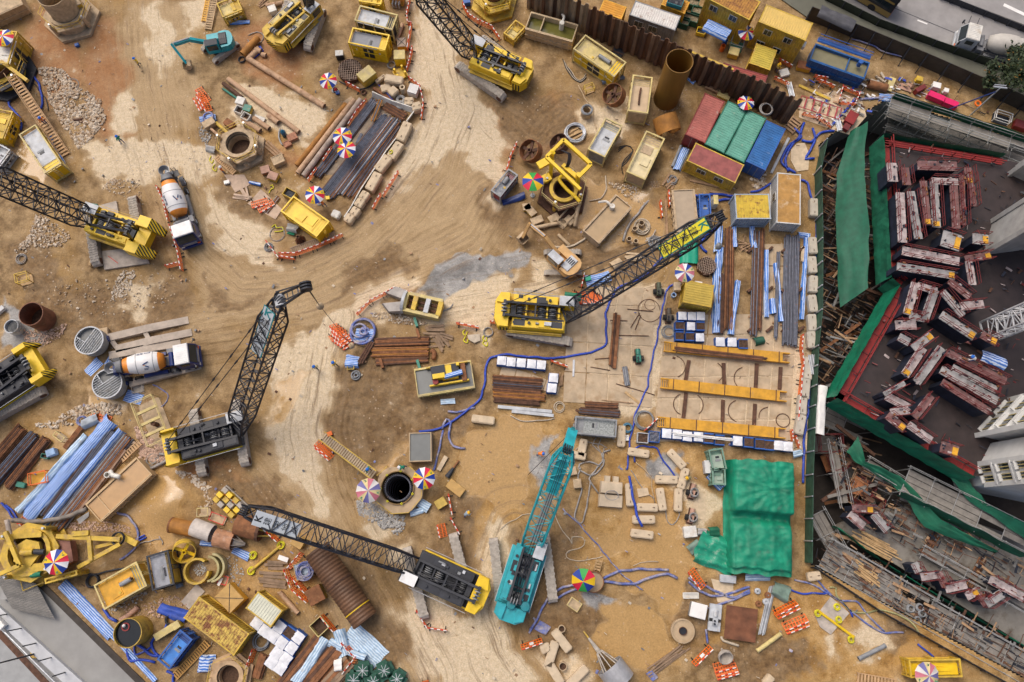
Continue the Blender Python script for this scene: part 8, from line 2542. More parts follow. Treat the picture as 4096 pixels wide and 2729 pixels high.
def tarp_h(x,y):
 a=min(1,max(0,(3.4-abs(y))/.35))
 e=min(1,max(0,(6.3-abs(x))/.35))
 top=3.3 if x<-.5 else 2.4 if x<5.2 else 1.9
 rid=.22*abs(mno.noise((x*.5+3,y*.9,1)))**.7+.16*abs(mno.noise((x*1.3,y*1.1+x*.6,5)))+.1*abs(sin(atan2(y-1,x+3)*9))
 dip=-.7*exp(-((x-.1)/.5)**2)
 return max(.05,(top-rid+dip-.25*abs(y)*.3)*a*e)
_ta,_tb=(F(1752,1062,2.4)+F(1758,1062,2.4))/2,F(1752,1322,2.)
rag(VEC((_ta.x,_ta.y+.1,0)),VEC((_tb.x,_tb.y,0)),7.2,M('bright_green_tarp',(.004,.235,.13),.6,var=.4,scale=.7,dirt=.22,dcol=(.09,.13,.1)),'huge bright green tarpaulin draped over hidden plant',zfun=tarp_h,seed=7,amp=.06,wob=.03,nx=110)
o=rag(D3(1760,330),D3(2090,470),3.6,M('muddy_green_tarp',(.01,.28,.165),.55,dirt=.3,dcol=(.4,.44,.36)),'crumpled mud-stained green sheet left of the huge tarp',h=.5,seed=137,amp=.3,wob=.15)
rag(D3(1690,400),D3(1790,330),1.2,M('grey_green_sheet',(.18,.26,.21),.7),'grey-green net heap at the muddy green sheet',h=.4,seed=138,amp=.3)
rag(D3(1860,220),D3(1950,220),1.,NET,'dark green net ball above the muddy green sheet',h=.7,seed=139,amp=.3)
rag(D3(1760,220),D3(1840,220),.8,M('grey_sheet'),'grey plastic heap above the muddy green sheet',h=.4,seed=140,amp=.3)
cra(D3(1690,220),1.3,1.1,.9,.1,'muddy white tool cart above the muddy green sheet',WHD,WHD,'cart','tool_cart')
for i,(P_,r,l) in enu(([[C2(1520,735),C2(1680,710),C2(1800,650),C2(1950,540),C2(2060,440),C2(2100,320),C2(2110,200),C2(2150,80),C3(60,45),C3(400,75),C3(620,60),C3(870,0),B3(950,1500),B3(950,1350),B3(960,1200),B3(1060,1020),B3(1300,900),B3(1460,740),B3(1620,715)],.16,'very long blue hose from the grey water tank to the boom'],[[B3(1620,985),B3(1520,1000),B3(1470,1130),B3(1420,1380),C3(1350,160),C3(1310,350),C3(1220,540),C3(1190,700),C3(1150,900),C3(1140,1080)],.12,'long blue hose down the left of the yellow girders'],[C3(1150,1130),C3(1180,1290),C3(1220,1480),D3(1265,180)],[C3(1210,1010),C3(1215,880),C3(1380,870),C3(1440,960),C3(1550,1110),C3(1600,1170),C3(1660,1165)])[:2]):
 hos(P_,r*.8,BHO,l)
hos([C3(1150,1130),C3(1180,1290),C3(1220,1480),D3(1265,180)],.14,BHO,'blue hose ending between the lowest blocks',z=.75)
hos([C3(1210,1010),C3(1215,880),C3(1380,870),C3(1440,960),C3(1550,1110),C3(1600,1170),C3(1660,1165)],.09,BHO,'blue hose arching over the grey puddle')
hos([B3(1740,190),B3(1950,180),B3(2140,195)],.15,BHO,'upper blue hose behind the boom tip')
hos([B3(1930,290),B3(1940,240),B3(2100,215)],.15,BHO,'lower blue hose behind the boom tip')
hos([B4(0,150),B4(90,130),B4(200,60),B4(260,50)],.13,BHO,'blue hose above the yellow-roofed container')
hos([B4(430,50),B4(490,70),B4(530,200),B4(560,300),B4(570,600),B4(565,900),B4(555,1200),B4(540,1500),C4(520,200),C4(500,500),C4(460,800),C4(455,1150)],.14,BHO,'long blue hose along the foot of the green fence')
hos([B3(1930,480),B3(1830,560),B3(1800,640),B3(1850,700)],.16,BHO,'blue hose right of the emerald sheet')
tnk(*rect3(C2(1425,1000,1.4),C2(1425,740,1.4),C2(1625,740,1.4))[:3],1.4,ang(C2(1425,1000,1.4),C2(1425,740,1.4)),'square tank of grey water above the round shaft',mat=M('tank_board',(.48,.36,.22),.8,var=.15),wtr=M('slate_water',(.15,.16,.155),.25,var=.1),fill=.9,ribs=False)
o=obj('shaft_platform','octagonal concrete platform round a deep dark shaft','platform',C2(1335,1240))
po_=[(C2(x,y,1.)-o.location) for x,y in ((1150,1130),(1240,1050),(1440,1050),(1560,1160),(1540,1330),(1430,1460),(1280,1470),(1130,1350))]
n=32
mb_=MB()
def _onp(a):
 d=VEC((cos(a),sin(a)))
 best=9
 for i in range(8):
  p,q=po_[i].xy,po_[(i+1)%8].xy
  e=q-p
  den=d.x*e.y-d.y*e.x
  if abs(den)>1e-6:
   t=(p.x*e.y-p.y*e.x)/den
   s=(p.x*d.y-p.y*d.x)/den
   if t>0 and -.001<=s<=1.001:
    best=min(best,t)
 return d*best
out_=[_onp(2*pi*i/n) for i in range(n)]
in_=[VEC((1.78*cos(2*pi*i/n),1.78*sin(2*pi*i/n))) for i in range(n)]
vs_=[(p.x,p.y,z) for z,R_ in ((-.1,out_),(1.,out_),(1.,in_),(-.1,in_)) for p in R_]
mb_.add(vs_,[(k*n+i,k*n+(i+1)%n,(k+1)*n+(i+1)%n,(k+1)*n+i) for k in range(3) for i in range(n)])
mb_.put('platform_slab',M('platform_mud',(.46,.34,.21),.85,var=.2),o)
MB().pipe((0,0,-14),(0,0,1.25),1.77,.09,36).put('casing',M('casing_ochre',(.25,.15,.05),.7),o)
me_=prp(MB().tub((0,0,-13),(0,0,1.15),.045,n=6),'cage_bar',STB)
for i in range(40):
 a=2*pi*i/40
 link('cage_bar',me_,o,(1.42*cos(a),1.42*sin(a),0))
for z in (-8,-6,-4.2,-2.6,-1.2,0.,.9):
 MB().lat([(1.3,z),(1.36,z),(1.36,z+.08),(1.3,z+.08),(1.3,z)],32).put('cage_hoop',STB,o)
MB().lat([(0,-13.8),(1.68,-13.8)],24).put('shaft_bottom',WATK,o)
for i in range(8):
 p,q=po_[i],po_[(i+1)%8]
 if i not in (7,1):
  MB().bar((p.x,p.y,1.9),(q.x,q.y,1.9),.06).bar((p.x,p.y,1.),(p.x,p.y,1.9),.06).bar((q.x,q.y,1.),(q.x,q.y,1.9),.06).put('handrail',YLD,o)
for i in range(7):
 a=.5+i*.9
 o2_=MB().path([(1.75*cos(a)+dx,1.75*sin(a)+dy,1.3) for dx,dy in ((-.1,0),(0,.12),(.12,0),(0,-.1),(-.1,.05))],.05,5).put('lifting_shackle',YRP,o)
str_(C2(655,775),C2(1130,1130),1.,0.,1.,26,'long yellow-railed stair up to the shaft platform',YLD,M('tread_tan',(.5,.39,.26),.85,var=.2))
umb(C2(1545,1140,2.6),1.18,'bright parasol at the right of the round shaft',.45,[U_Y,U_R,U_W,U_B]*3)
umb(C2(1045,1255,2.2),1.3,'faded pastel parasol at the left of the round shaft',.1,[UF_B,UF_W,UF_R,UF_Y]*3)
wkr(C2(1068,1075,.9),ang(C2(700,800),C2(1130,1130)),'worker in green with blue helmet on the yellow-railed stair',GRNV,DBL,z=.75)
wkr(C2(1390,1055,1),3.3,'worker in green with white helmet on the shaft platform',GRNV,DBL,H_W,'bend',z=1.)
wkr(C2(600,170),-1.2,'worker in pale yellow on the dry ground below the hook',M('pale_yellow_cloth',(.62,.55,.22),.8),DGR,None)
wkr(C2(775,145),2.4,'worker in yellow vest by the striped sheet heap',YELV,DGR,None)
wkr(C2(1930,1480),ang(C2(1930,1480),C2(2000,1440)),'worker in grey shirt holding the tag line',GRYV,DBL,H_Y,'bend')
rub([C2(950,1350),C2(1080,1340),C2(1180,1440),C2(1270,1500),C2(1390,1560),C2(1200,1600),C2(980,1480)],700,.1,.42,STG,pile=.3)
rub([D2(1180,60),D2(1390,80),D2(1390,180),D2(1310,260),D2(1200,150)],260,.1,.4,STG)
brr(C2(640,830),C2(760,940),'barrier lying below the yellow-railed stair',lean=1.1)
brr(C2(630,800),C2(750,900),'second barrier lying below the yellow-railed stair',lean=1.2)
brow([C2(1785,1290),C2(1820,1480)],'right of the yellow crate by the shaft')
brow([D2(1800,90),D2(1885,245)],'above the dark crane track')
brr(D2(1755,140),D2(1780,255),'barrier lying flat above the dark crane track',lean=1.3)
cra(C2(720,755),.5,.4,.4,.4,'orange box at the head of the yellow-railed stair',ORG,ORG)
cra(C2(1715,1375),1.1,.9,.9,.55,'yellow crate right of the round shaft',YLD,M('crate_tan',(.55,.38,.08),.7))
cra(C2(1845,1240),1.9,1.,.6,-.65,'orange-tan rusted box in the puddle right of the shaft',GRNP,M('orange_tan'))
sqd(C2(1690,1080),C2(1760,955),.45,.3,CNC,'narrow concrete post in the puddle','post','concrete_post',z0=0.)
blk(C2(2090,630),2.5,.85,.7,-.12,'lone pale block above the orange puddle',holes=0,mat=M('sand_block'))
o=obj('drill_bit','dark conical drill tool lying in the puddle','drill tool',C2(1810,1080),ang(C2(1770,1140),C2(1870,1000)))
MB().tub((-.9,0,.2),(.3,0,.2),.3,.16,10).put('cone',DGR,o)
MB().tub((.3,0,.2),(1.3,0,.2),.1,n=8).put('stem',RST,o)
rag(C2(1520,1370),C2(1610,1420),1.1,PSTR,'muddy striped sheet heap below the bright parasol',h=.3,seed=141,amp=.3)
rag(C2(1440,1470),C2(1560,1440),.7,PSTR,'muddy striped sheet strip below the shaft platform',h=.2,seed=142,amp=.2)
hos([C2(1720,710),C2(1760,620),C2(1800,660),C2(1780,750),C2(1820,860),C2(1930,885)],.13,BHD,'muddy blue hose end around the small pit')
hos([C2(1730,720),C2(1700,880),C2(1670,1000),C2(1640,1080)],.12,BHD,'muddy blue hose right of the grey water tank')
hos([C2(1770,555),C2(1850,560),C2(1930,540),C2(2020,520)],.12,BHD,'short muddy hose beside the long blue hose')
tnk(*rect3(C2(1520,410,1.3),C2(1480,210,1.3),C2(1960,100,1.3))[:1],6.3,2.9,1.3,ang(C2(1490,300),C2(1980,220)),'low tank of dark water carrying the yellow desander',mat=YLF,wtr=M('slate_water'),fill=.8)
o=obj('desander','yellow and black desander with striped bundle on the low tank','desander',(*C2(1770,230,1.3).xy,1.32),ang(C2(1490,300),C2(1980,220)))
for x,y,a,b,h,m in ((-.9,.4,.8,.7,1.,DGR),(-.9,-.1,.7,.3,1.2,YEL),(.2,.5,.4,.5,.8,YEL),(.9,.5,.5,.6,.7,DGR),(.1,-.9,2.2,.12,.5,YEL),(.1,1.1,2.3,.1,.5,YLD),(1.8,0,.3,1.,.6,RST),(.3,-.3,.9,.25,.6,YEL),(1.3,.9,.2,.2,1.1,YEL)):
 MB().tbox(x-a,x+a,y-b,y+b,0,h,.04,.04).put('module',m,o)
MB().tub((-1.35,-.6,0),(-1.35,-.6,.8),.32,n=14).put('red_drum',RED,o)
rag(C2(1740,240,2.3),C2(1900,190,2.3),.6,BST,'striped sheet bundle on the yellow desander',h=.4,z=2.,seed=143,wob=.1)
rag(C2(1710,470),C2(1840,460),.6,PSTR,'grey-white plastic scrap below the desander',h=.15,seed=145)
bun(C2(1095,30),C2(1600,20),7,.1,[RSO,RST],'orange rusty pipes, middle of the stack above the desander',cat='pipe bundle',part='pipe',W=1.2,lay=2,hol=True,jit=.03)
bun(B2(1125,1510),B2(1610,1490),6,.11,[RSD,RST],'dark rusty pipes at the top of the stack above the desander',cat='pipe bundle',part='pipe',W=1.1,lay=2,hol=True,jit=.03)
bun(C2(1130,110),C2(1600,85),5,.11,[RSD,RST],'brown pipes at the bottom of the stack above the desander',cat='pipe bundle',part='pipe',W=.8,lay=1,hol=True,jit=.04)
bun(B2(1100,1500),C2(990,130),3,.13,[RSD],'dark pipes leaning left of the rusty pipe stack',cat='pipe bundle',part='pipe',W=.7,hol=True,z=.3)
tim(B2(1650,1400),.15,5,2.3,1.4,'grey sleepers above the rusty pipe stack',M('sleeper',(.28,.19,.12),.9,var=.35),.25,w=.26)
tim(B2(1720,1490),-.6,9,2.,1.8,'collapsed heap of timber right of the rusty pipe stack',M('sleeper'),.7)
hos([C2(1620,10),C2(1650,40),C2(1640,90)],.28,RST,'curved rusty pipe right of the pipe stack','pipe','curved_pipe',z=.3)
for i,(x,y) in enu(((1515,140),(1185,130),(1490,1330),(1510,1430))):
 sqd((C2 if i<2 else B2)(x-12,y-40),(C2 if i<2 else B2)(x+12,y+40),.3,.7,GRNP if i in (0,2) else RST,['green stub post below the pipe stack','rusty stub post below the pipe stack','green stub post above the sleepers','rusty stub post above the pipe stack'][i],'post','stub_post',z0=0)
for i in range(9):
 a=B2(700+25*(i%5)+(90 if i>4 else 0),1440+18*(i%5)-(110 if i>4 else 0))
 b=a+(VEC((1.35,.95,0)) if i<5 else VEC((.75,-1.9,0)))
 brr(a,b,f'{ORD[i]} barrier in the fallen fan left of the blue rope heap','fallen barrier fan',lean=1.35,z=.05*(i%4))
coi(B2(1010,1410),.85,.14,5,BHD,'heap of blue-white rope sheet left of the pipe stack','rope','rope_heap',jit=1.3)
rag(B2(950,1430),B2(1120,1440),1.6,BST,'crumpled striped sheet under the rope heap',h=.3,seed=147,amp=.3)
rag(C2(870,100),C2(990,110),1.4,BST,'striped sheet heap left of the leaning dark pipes',h=.4,seed=148,amp=.3)
obx(C2(908,155),.8,.7,.5,.05,'small tan tool tray below the striped sheet heap',M('crate_tan'),DGR)
coi(C2(950,230),.35,.07,6,GRY,'grey chain snaking below the tan tool tray','chain','chain_heap',jit=.8)
brow([B2(965,1265),B2(1080,1150),B2(1205,1085),B2(1310,1025)],'behind the clamshell grab',end='lower')
brow([B2(1315,1025),B2(1475,1080)],'between the grab and the slurry')
brow([B2(1850,1340),B2(2055,1380)],'right of the clamshell grab')
o=obj('clamshell_grab','grey and yellow clamshell grab lying by the slurry','grab',B2(1480,1180),ang(B2(1690,1250),B2(1250,1150)))
o.scale=(1.3,1.3,1.3)
for s in (-1,1):
 MB().box(-2.4,.9,s*.75-.14,s*.75+.14,.2,1.2).put('side_frame',YLF,o)
 MB().add([(.9,s*.1,.1),(.9,s*.95,.1),(2.1,s*1.1,.1),(2.9,s*.5,.2),(.9,s*.1,1.3),(.9,s*.95,1.2),(1.9,s*1.15,.9),(2.7,s*.5,.6)],[(0,1,2,3),(4,5,6,7),(0,1,5,4),(1,2,6,5),(2,3,7,6),(3,0,4,7)]).put('jaw',M('grab_grey',(.36,.33,.3),.7,var=.25),o)
for x in (-2.3,-1.2,-.1,.75):
 MB().box(x-.2,x+.2,-.62,.62,.3,1.28).put('cross_head',[YLD,YLF,LGR,LGR][int(x*2)%4],o)
for y in (-.25,.25):
 MB().tub((-2.,y,.7),(.7,y,.7),.12,n=8).put('guide_rod',RSD,o)
MB().pipe((.75,0,.75),(1.,0,.75),1.,.12,18).put('collar',LGR,o)
rub([B2(1080,1230),B2(1250,1230),B2(1420,1270),B2(1600,1330),B2(1500,1350),B2(1300,1330),B2(1100,1270)],420,.08,.32,ST1)
hos([B2(1700,1240),B2(1740,1220),B2(1800,1190),B2(1820,1160)],.06,GRY,'chain from the clamshell grab to its hook','chain','chain')
pla([B2(1950,1440),B2(2060,1430),B2(2065,1490),B2(2010,1510),B2(1960,1480)],.05,.3,M('spreader_cream',(.55,.47,.36),.7),'cream lifting plate with yellow shackles','lifting plate')
for i,(x,y) in enu(((1925,1420),(2105,1465),(2105,1510),(1940,1480))):
 hos([B2(x,y-30),B2(x-20,y),B2(x+10,y+25),B2(x+20,y-10)],.07,YRP,f'{ORD[i]} yellow shackle round the cream lifting plate','shackle',step=.12)
coi(B2(2135,1410),.5,.05,4,GHO,'grey rope ring on the dry slab',jit=.1)
rag(B3(760,950),B3(980,900),1.3,BST,'striped sheet with rubbish beside the boom foot',h=.3,seed=151,amp=.3)
cra(B3(785,940),.6,.5,.6,.2,'green box on the rubbish beside the boom foot',M('emerald_sheet'),M('emerald_sheet'))
for i in range(5):
 brr(B3(650+i*12,1040+i*14),B3(840+i*16,1035+i*12),f'{ORD[i]} barrier in the stack behind the yellow crane cab','barrier stack at the crane cab',lean=1.4,z=.1*i)
brr(B3(725,1020),B3(750,900),'barrier standing upright left of the rubbish heap')
rag(B3(580,1070,2),B3(730,1090,2),.9,GRN,'green sheet on the yellow crane cab',h=.3,z=1.5,seed=152,wob=.05)
rag(B3(590,1110,2),B3(690,1120,2),.5,DBL,'navy cloth on the yellow crane cab',h=.3,z=1.8,seed=153,wob=.05)
o=obj('corrugated_casing','huge brown corrugated casing lying under the dark grey crane boom','casing',D2(840,690),ang(D2(655,450),D2(985,930)))
n=46
MB().lat([((1.42 if i%2 else 1.36),-4.4+8.8*i/n) for i in range(n+1)]+[(1.3,4.4),(1.3,-4.4)],32).put('shell',M('casing_brown',(.135,.065,.03),.6,var=.4,scale=.9,stc=(.6,.6,1)),o,(0,0,1.4)).rotation_euler=(0,pi/2,0)
MB().pipe((2.9,0,1.4),(3.,0,1.4),1.445,.05,32).put('yellow_line',YEL,o)
MB().pipe((-.4,0,1.4),(-.2,0,1.4),1.45,.05,32).put('weld_band',RSD,o)
cont(D2,[(-30,905),(70,760),(285,925)][::-1],2.2,'cream-roofed yellow container above the bag rows',YLD,M('cream_roof',(.6,.6,.48),.6,var=.1),drs=None)
for i,(x,y,f) in enu(((60,1040,0),(130,1108,0),(203,1158,0),(282,1215,0),(265,1075,0),(352,1128,1),(430,1168,0),(370,1262,0),(238,1310,0),(320,1360,0),(190,1392,0),(270,1445,0))):
 bag(D2(x,y,.9),1.18,-.6,f'{ORD[i]} bulk bag in the slanted rows below the cream-roofed container',['white','soil'][f],grp='slanted bag rows')
tim(D2(235,520),-.02,3,2.2,1.,'upper sleepers beside the rope crate',M('sleeper'),.05,w=.3)
tim(D2(210,650),-.1,5,3.,1.5,'lower sleepers beside the rope crate',M('sleeper'),.06,w=.3)
pla([D2(270,425),D2(355,455),D2(340,495),D2(255,465)],.3,.36,WHP,'white board above the sleepers','board','board')
obx(D2(500,560),1.9,1.7,1.,.3,'crate heaped with blue and white rope',WDL,M('rope_mix',(.35,.42,.5),.8,var=.6,scale=5),.9,'crate','rope_crate')
coi(D2(515,570),.7,.07,8,BHD,'rope tangle heaped in the rope crate','rope','rope_tangle',z=.9,jit=.6)
cra(D2(610,780),1.6,1.6,1.4,.5,'brown-topped yellow box beside the corrugated casing',YLD,RST)
cra(D2(450,310),1.2,1.1,.9,-.5,'tan box under the dark grey crane boom',M('crate_tan'),M('orange_tan'))
bpi(D2(270,760),D2(435,950),.24,PPB,'muddy flanged pipe left of the brown-topped box',rings=(.02,.98))
o=bpi(D2(0,580),D2(280,345),.16,YLD,'yellow spreader bar with slings above the sleepers',rings=(.02,.98),name='spreader_bar',cat='spreader bar')
for i,(x,y) in enu(((30,430),(280,340),(15,570))):
 coi(D2(x,y),.3,.06,3,YRP,f'{ORD[i]} yellow sling at the spreader bar','sling',jit=.5)
obx(D2(640,1060),1.5,1.5,1.,.75,'square yellow-rimmed bin with a shovel',YLF,SOIL,.3)
coi(D2(105,1200),.75,.06,7,GRY,'rusty wire coil left of the slanted bags',jit=.3)
for i,(a,b,w) in enu((((490,420),(370,560),'above the rope crate'),((345,545),(405,705),'left of the rope crate'),((410,610),(525,745),'against the rope crate'),((405,710),(540,830),'below the rope crate'),((665,955),(780,1090),'beside the yellow-rimmed bin'),((135,160),(275,290),'under the crane boom tip'),((850,1190),(970,1320),'on the pale blue sheets'),((980,1345),(860,1500),'at the steel beams below'),((70,1270),(10,1440),'left of the slanted bags'),((1540,1560),(1600,1545),'at the bottom edge'))):
 brr(D2(*a),D2(*b),f'orange barrier {w}',lean=.3)
brow([D2(1495,915),D2(1595,1075),D2(1770,1100)],'on the dry ground below the dark crane',end='left')
for i,(a,b,n,m) in enu((((640,1160),(290,1600),4,[RST,RSD]),((800,1250),(470,1640),5,[RSD,RST]),((900,1370),(650,1640),5,[RST,M('sleeper')]),((140,1310),(70,1520),3,[RST]))):
 bun(D2(*a),D2(*b),n,.16,m,f'{["left", "middle", "right", "short"][i]} stack of rusty H-beams at the bottom edge',W=n*.34,lay=2,box=True,part='beam',cat='beams',name='beam_stack')
for i,(a,b,w) in enu((((680,1160),(420,1560),1.3),((790,1100),(860,1330),1.3),((720,1200),(830,1260),.9),((900,1300),(1040,1350),.7))):
 rag(D2(*a),D2(*b),w,PSTR,f'{ORD[i]} pale blue crumpled sheet on the rusty H-beams',h=.7,seed=160+i,amp=.3,wob=.3)
rag(D2(880,1110),D2(1170,1390),2.4,PSTR,'flat mud-washed striped sheet right of the H-beams',h=.05,seed=165,amp=.04,wob=.15)
rag(D2(770,1410),D2(840,1400),1.2,WHP,'white sack on the rusty H-beams',h=.5,z=.5,seed=166,wob=.1)
for i,(x,y) in enu(((1025,1450),(1215,1450),(1330,1525),(945,1535),(1120,1550))):
 o=obj('net_bale',f'{ORD[i]} green net bale with white ties, from the top left','bale',D2(x,y),.5*i,'green net bales')
 link('bale',shr('bale',lambda:bvb('bale',1.9,1.8,1.1,.4,M('bale_green',(.022,.09,.06),.8,var=.4,scale=4),3)),o)
 for k in range(4):
  a=k*pi/4
  MB().bar((-.6*cos(a),-.6*sin(a),1.1),(.6*cos(a),.6*sin(a),1.12),.05,.04).put('tie',LGR,o)
o=spi(D3(830,665),1.08,.8,RST,'round rusty well beside the rainbow parasol',fill=M('platform_mud'),fz=.55,cat='well',name='round_well')
umb(D3(775,600,2.2),1.25,'rainbow parasol over the round rusty well',.3,[U_R,U_G,U_B,U_Y]*2,h=2.2,logo=False,tilt=(.15,-.2))
str_(D3(865,570),D3(885,470),.6,.1,.5,4,'short wooden ladder at the rusty well',WDL,rls=False,cat='ladder')
for i,(P_,r,m) in enu(([[(710,695),(560,720),(440,810),(380,900),(340,1000),(260,1130)],.13,0],[[(730,725),(600,760),(500,820),(430,860)],.12,0],[[(300,990),(320,1030),(270,1100)],.12,0],[[(925,640),(1020,590),(1200,560),(1400,555),(1510,565)],.14,0],[[(930,665),(1060,680),(1200,685),(1350,630),(1500,600),(1590,635)],.15,0],[[(560,10),(700,150),(830,290),(950,440),(1100,610),(1280,745)],.07,0],[[(480,30),(540,180),(620,290),(640,330),(650,270),(740,270),(760,340),(700,370),(610,390),(600,450),(680,480),(920,445)],.05,1],[[(1690,675),(1900,795),(2080,760),(2240,710)],.13,0],[[(1690,635),(1850,710),(2080,805),(2240,740)],.13,0],[[(2240,760),(2060,840),(1870,910)],.13,0],[[(1840,1090),(1860,1220)],.12,0],[[(0,200),(100,130),(200,75),(300,60)],.04,1],[[(1190,520),(1300,490),(1420,490)],.04,1],[[(2140,1240),(2000,1190),(1990,1160)],.14,1])):
 hos([D3(*p) for p in P_],r,BEIH if m else BHD,f'{ORD[i]} muddy hose of the lower right ground, counted from the well')
rag(D3(330,1050),D3(430,1110),1.,BHD,'tangled blue sheet above the lower barrier',h=.2,seed=170,amp=.25)
cage(D3(665,870),1.3,1.,.4,-.6,'square timber frame on the mud below the rusty well',YLF,MDM,'crate','timber_tray')
for i,(x,y,r,l) in enu(((550,1190,-.9,2.5),(460,1310,1.25,2.6),(490,1480,-1.,2.4),(690,1510,.75,2.6),(405,1258,.4,1.))):
 blk(D3(x,y),l,.9,.7,r,f'{ORD[i]} pale block in the bottom group left of the cone tool','bottom block group',holes=0,mat=M('sand_block'))
for i,(x,y,r) in enu(((550,1085,.35),(560,1420,.4),(525,1535,.45))):
 spi(D3(x,y),r,.6,MDM,f'{ORD[i]} short pipe stub among the bottom blocks',fill=SOIL,cat='pipe stub')
o=obj('underreamer','grey under-reaming tool with long stem at the bottom edge','drill tool',D3(990,1430),ang(D3(1000,1440),D3(780,1150)))
MB().pipe((-1.6,0,1.2),(.4,0,1.2),1.45,.08,28).put('barrel',M('tool_grey',(.42,.42,.43),.5,metal=.3,var=.25),o)
for i in range(8):
 a=i*pi/4
 MB().bar((0.,cos(a),1.2+sin(a)),(2.,.3*cos(a),1.+.3*sin(a)),.1,.5).put('wing',MDG,o)
MB().tub((1.8,0,.95),(3.6,0,.5),.26,.12,10).put('stem',MDG,o)
MB().tub((3.5,0,.5),(4.4,0,.3),.08,n=6).put('sling',YLD,o)
o=spi(D3(1630,1105),1.2,.5,M('platform_mud'),'round earth collar with a small dark hole',t=.12,fill=M('platform_mud'),fz=.42,cat='borehole',name='borehole_collar')
MB().pipe((0,0,.3),(0,0,.62),.42,.05,20).put('sleeve',RSD,o)
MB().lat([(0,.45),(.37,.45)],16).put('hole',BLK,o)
o=MB().lat([(.1,0),(.14,.25),(.72,1.1),(.75,1.5),(.68,1.5),(.1,.4)],20).put('concrete_hopper',MDG,None,D3(1985,1270),0)
tag(o,'grey conical hopper lying below the corrugated plate','hopper')
o.rotation_euler=(.5,0,.1)
rag(D3(2010,1020),D3(2290,1060),3.3,M('rust_sheet',(.17,.065,.03),.8,var=.4,scale=1),'rusty corrugated plate right of the grey engine',zfun=lambda x,y:.5+.04*sin(y*25),seed=172,amp=.02,wob=0.)
cra(D3(1760,920),1.6,1.4,1.,-.25,'white cased pump left of the grey engine',GRY,WHP)
eng(D3(1915,990),1.4,'large grey engine left of the corrugated plate',LGR)
cra(D3(1915,985),1.2,2.6,.6,-.15,'grey engine casing with two round ports',LGR,LGR)
cage(D3(1705,790),1.6,.6,.4,0.,'white slatted stand above the cased pump',WHD,WHD,'stand','slatted_stand')
for i,(a,b,w) in enu((((185,1225),(365,1165),'below the tangled blue sheet'),((1710,1380),(1860,1230),'left of the conical hopper'),((1900,1390),(2080,1345),'first of the fallen stack below the hopper'),((1920,1425),(2100,1380),'second of the fallen stack below the hopper'),((1915,1455),(2105,1400),'third of the fallen stack below the hopper'),((1740,535),(1850,690),'in front of the muddy green sheet'))):
 brr(D3(*a),D3(*b),f'orange barrier {w}',lean=.5 if i<2 else 1.3,z=.05*i,sign=i<2)
tim(D3(1490,1370),ang(D3(1330,1470),D3(1660,1220)),7,4.6,.9,'long muddy timbers pointing at the borehole',M('sleeper'),.06,w=.15)
rag(D3(1330,1470),D3(1390,1540),.8,BHD,'blue and white rag at the end of the muddy timbers',h=.2,seed=173)
cra(D3(2030,640),1.6,.7,.7,-.1,'grey welding set with cable coil below the green tarps',LGR,LGR)
pla([D3(1890,640),D3(2090,680),D3(2085,870),D3(1950,850)],0.,.06,CNC,'pale board under the hoses by the green tarp','board','board')
rag(D4(-50,600),D4(170,590),.9,PSTR,'striped sheet at the foot of the huge green tarp',h=.3,seed=174)
bun(D4(190,680),D4(95,1090),8,.05,[GLV,GRY],'bundle of thin grey tubes left of the orange barriers',W=.7,lay=2)
rag(D4(190,700),D4(330,760),1.6,M('grey_green_sheet'),'grey-green net heap below the huge tarp',h=.5,seed=175,amp=.3)
for i,(x,y) in enu(((60,720),(70,830),(130,810),(150,755))):
 o=MB().lat([(.08,0),(.32,0),(.32,.3),(.15,.34),(.08,.3)],12).put('pipe_flange',RST if i%2 else LGR,None,D4(x,y))
 tag(o,f'{ORD[i]} pipe flange in the heap left of the net heap','flange')
for i,(a,b) in enu((((190,880),(370,790)),((200,910),(385,820)),((265,985),(460,905)),((280,1010),(470,940)))):
 brr(D4(*a),D4(*b),f'{ORD[i]} orange barrier from the top below the grey-green net heap','barriers in the lower right',lean=.6 if i<2 else 1.2,sign=i==1)
pla([D4(560,940),D4(690,770),D4(850,910),D4(690,1095),D4(600,1030)],0.,.12,M('pale_mat'),'pale angular slab in the lower right mud','slab','pale_slab')
bpi(D4(585,895),D4(885,1115),.14,YEL,'yellow spreader bar on the pale angular slab',rings=(.02,.98),name='spreader_bar',cat='spreader bar',z=.12)
for i,(x,y) in enu(((575,910),(740,855),(755,965),(860,1135))):
 coi(D4(x,y),.25,.06,3,YRP,f'{ORD[i]} yellow sling on the pale angular slab','sling',jit=.5,z=.1)
bpi(D4(55,1235),D4(260,1085),.22,YLF,'pale yellow H-beam in the lower right mud',rings=(.02,.98),name='beam',cat='beam')
bpi(D4(925,1300),D4(1155,1185),.22,GRY,'grey H-beam in the lower right mud',rings=(.02,.98),name='beam',cat='beam')
blk(D4(145,1480),1.1,.8,.7,.8,'lone pale block at the bottom edge',holes=0)
blk(D4(535,590),1.4,.9,.7,.15,'cream slotted block at the corner of the green fence',mat=M('sand_block'))
gen([(1380,1440),(1360,1280),(1810,1330)],D4,2.,'bright yellow crane cab unit in the bottom right corner',frm=YLD,body=YEL,roof=YEL,sty=3)
umb(D4(1480,1420,2.6),1.25,'pastel parasol over the yellow unit in the bottom right corner',.2,[UF_W,UF_R,UF_Y,UF_B]*3,h=3.)
str_(D4(910,1460),D4(1250,1520),.9,.05,.1,12,'tan ladder at the bottom right edge',M('stair_tan'),rls=False,cat='ladder')
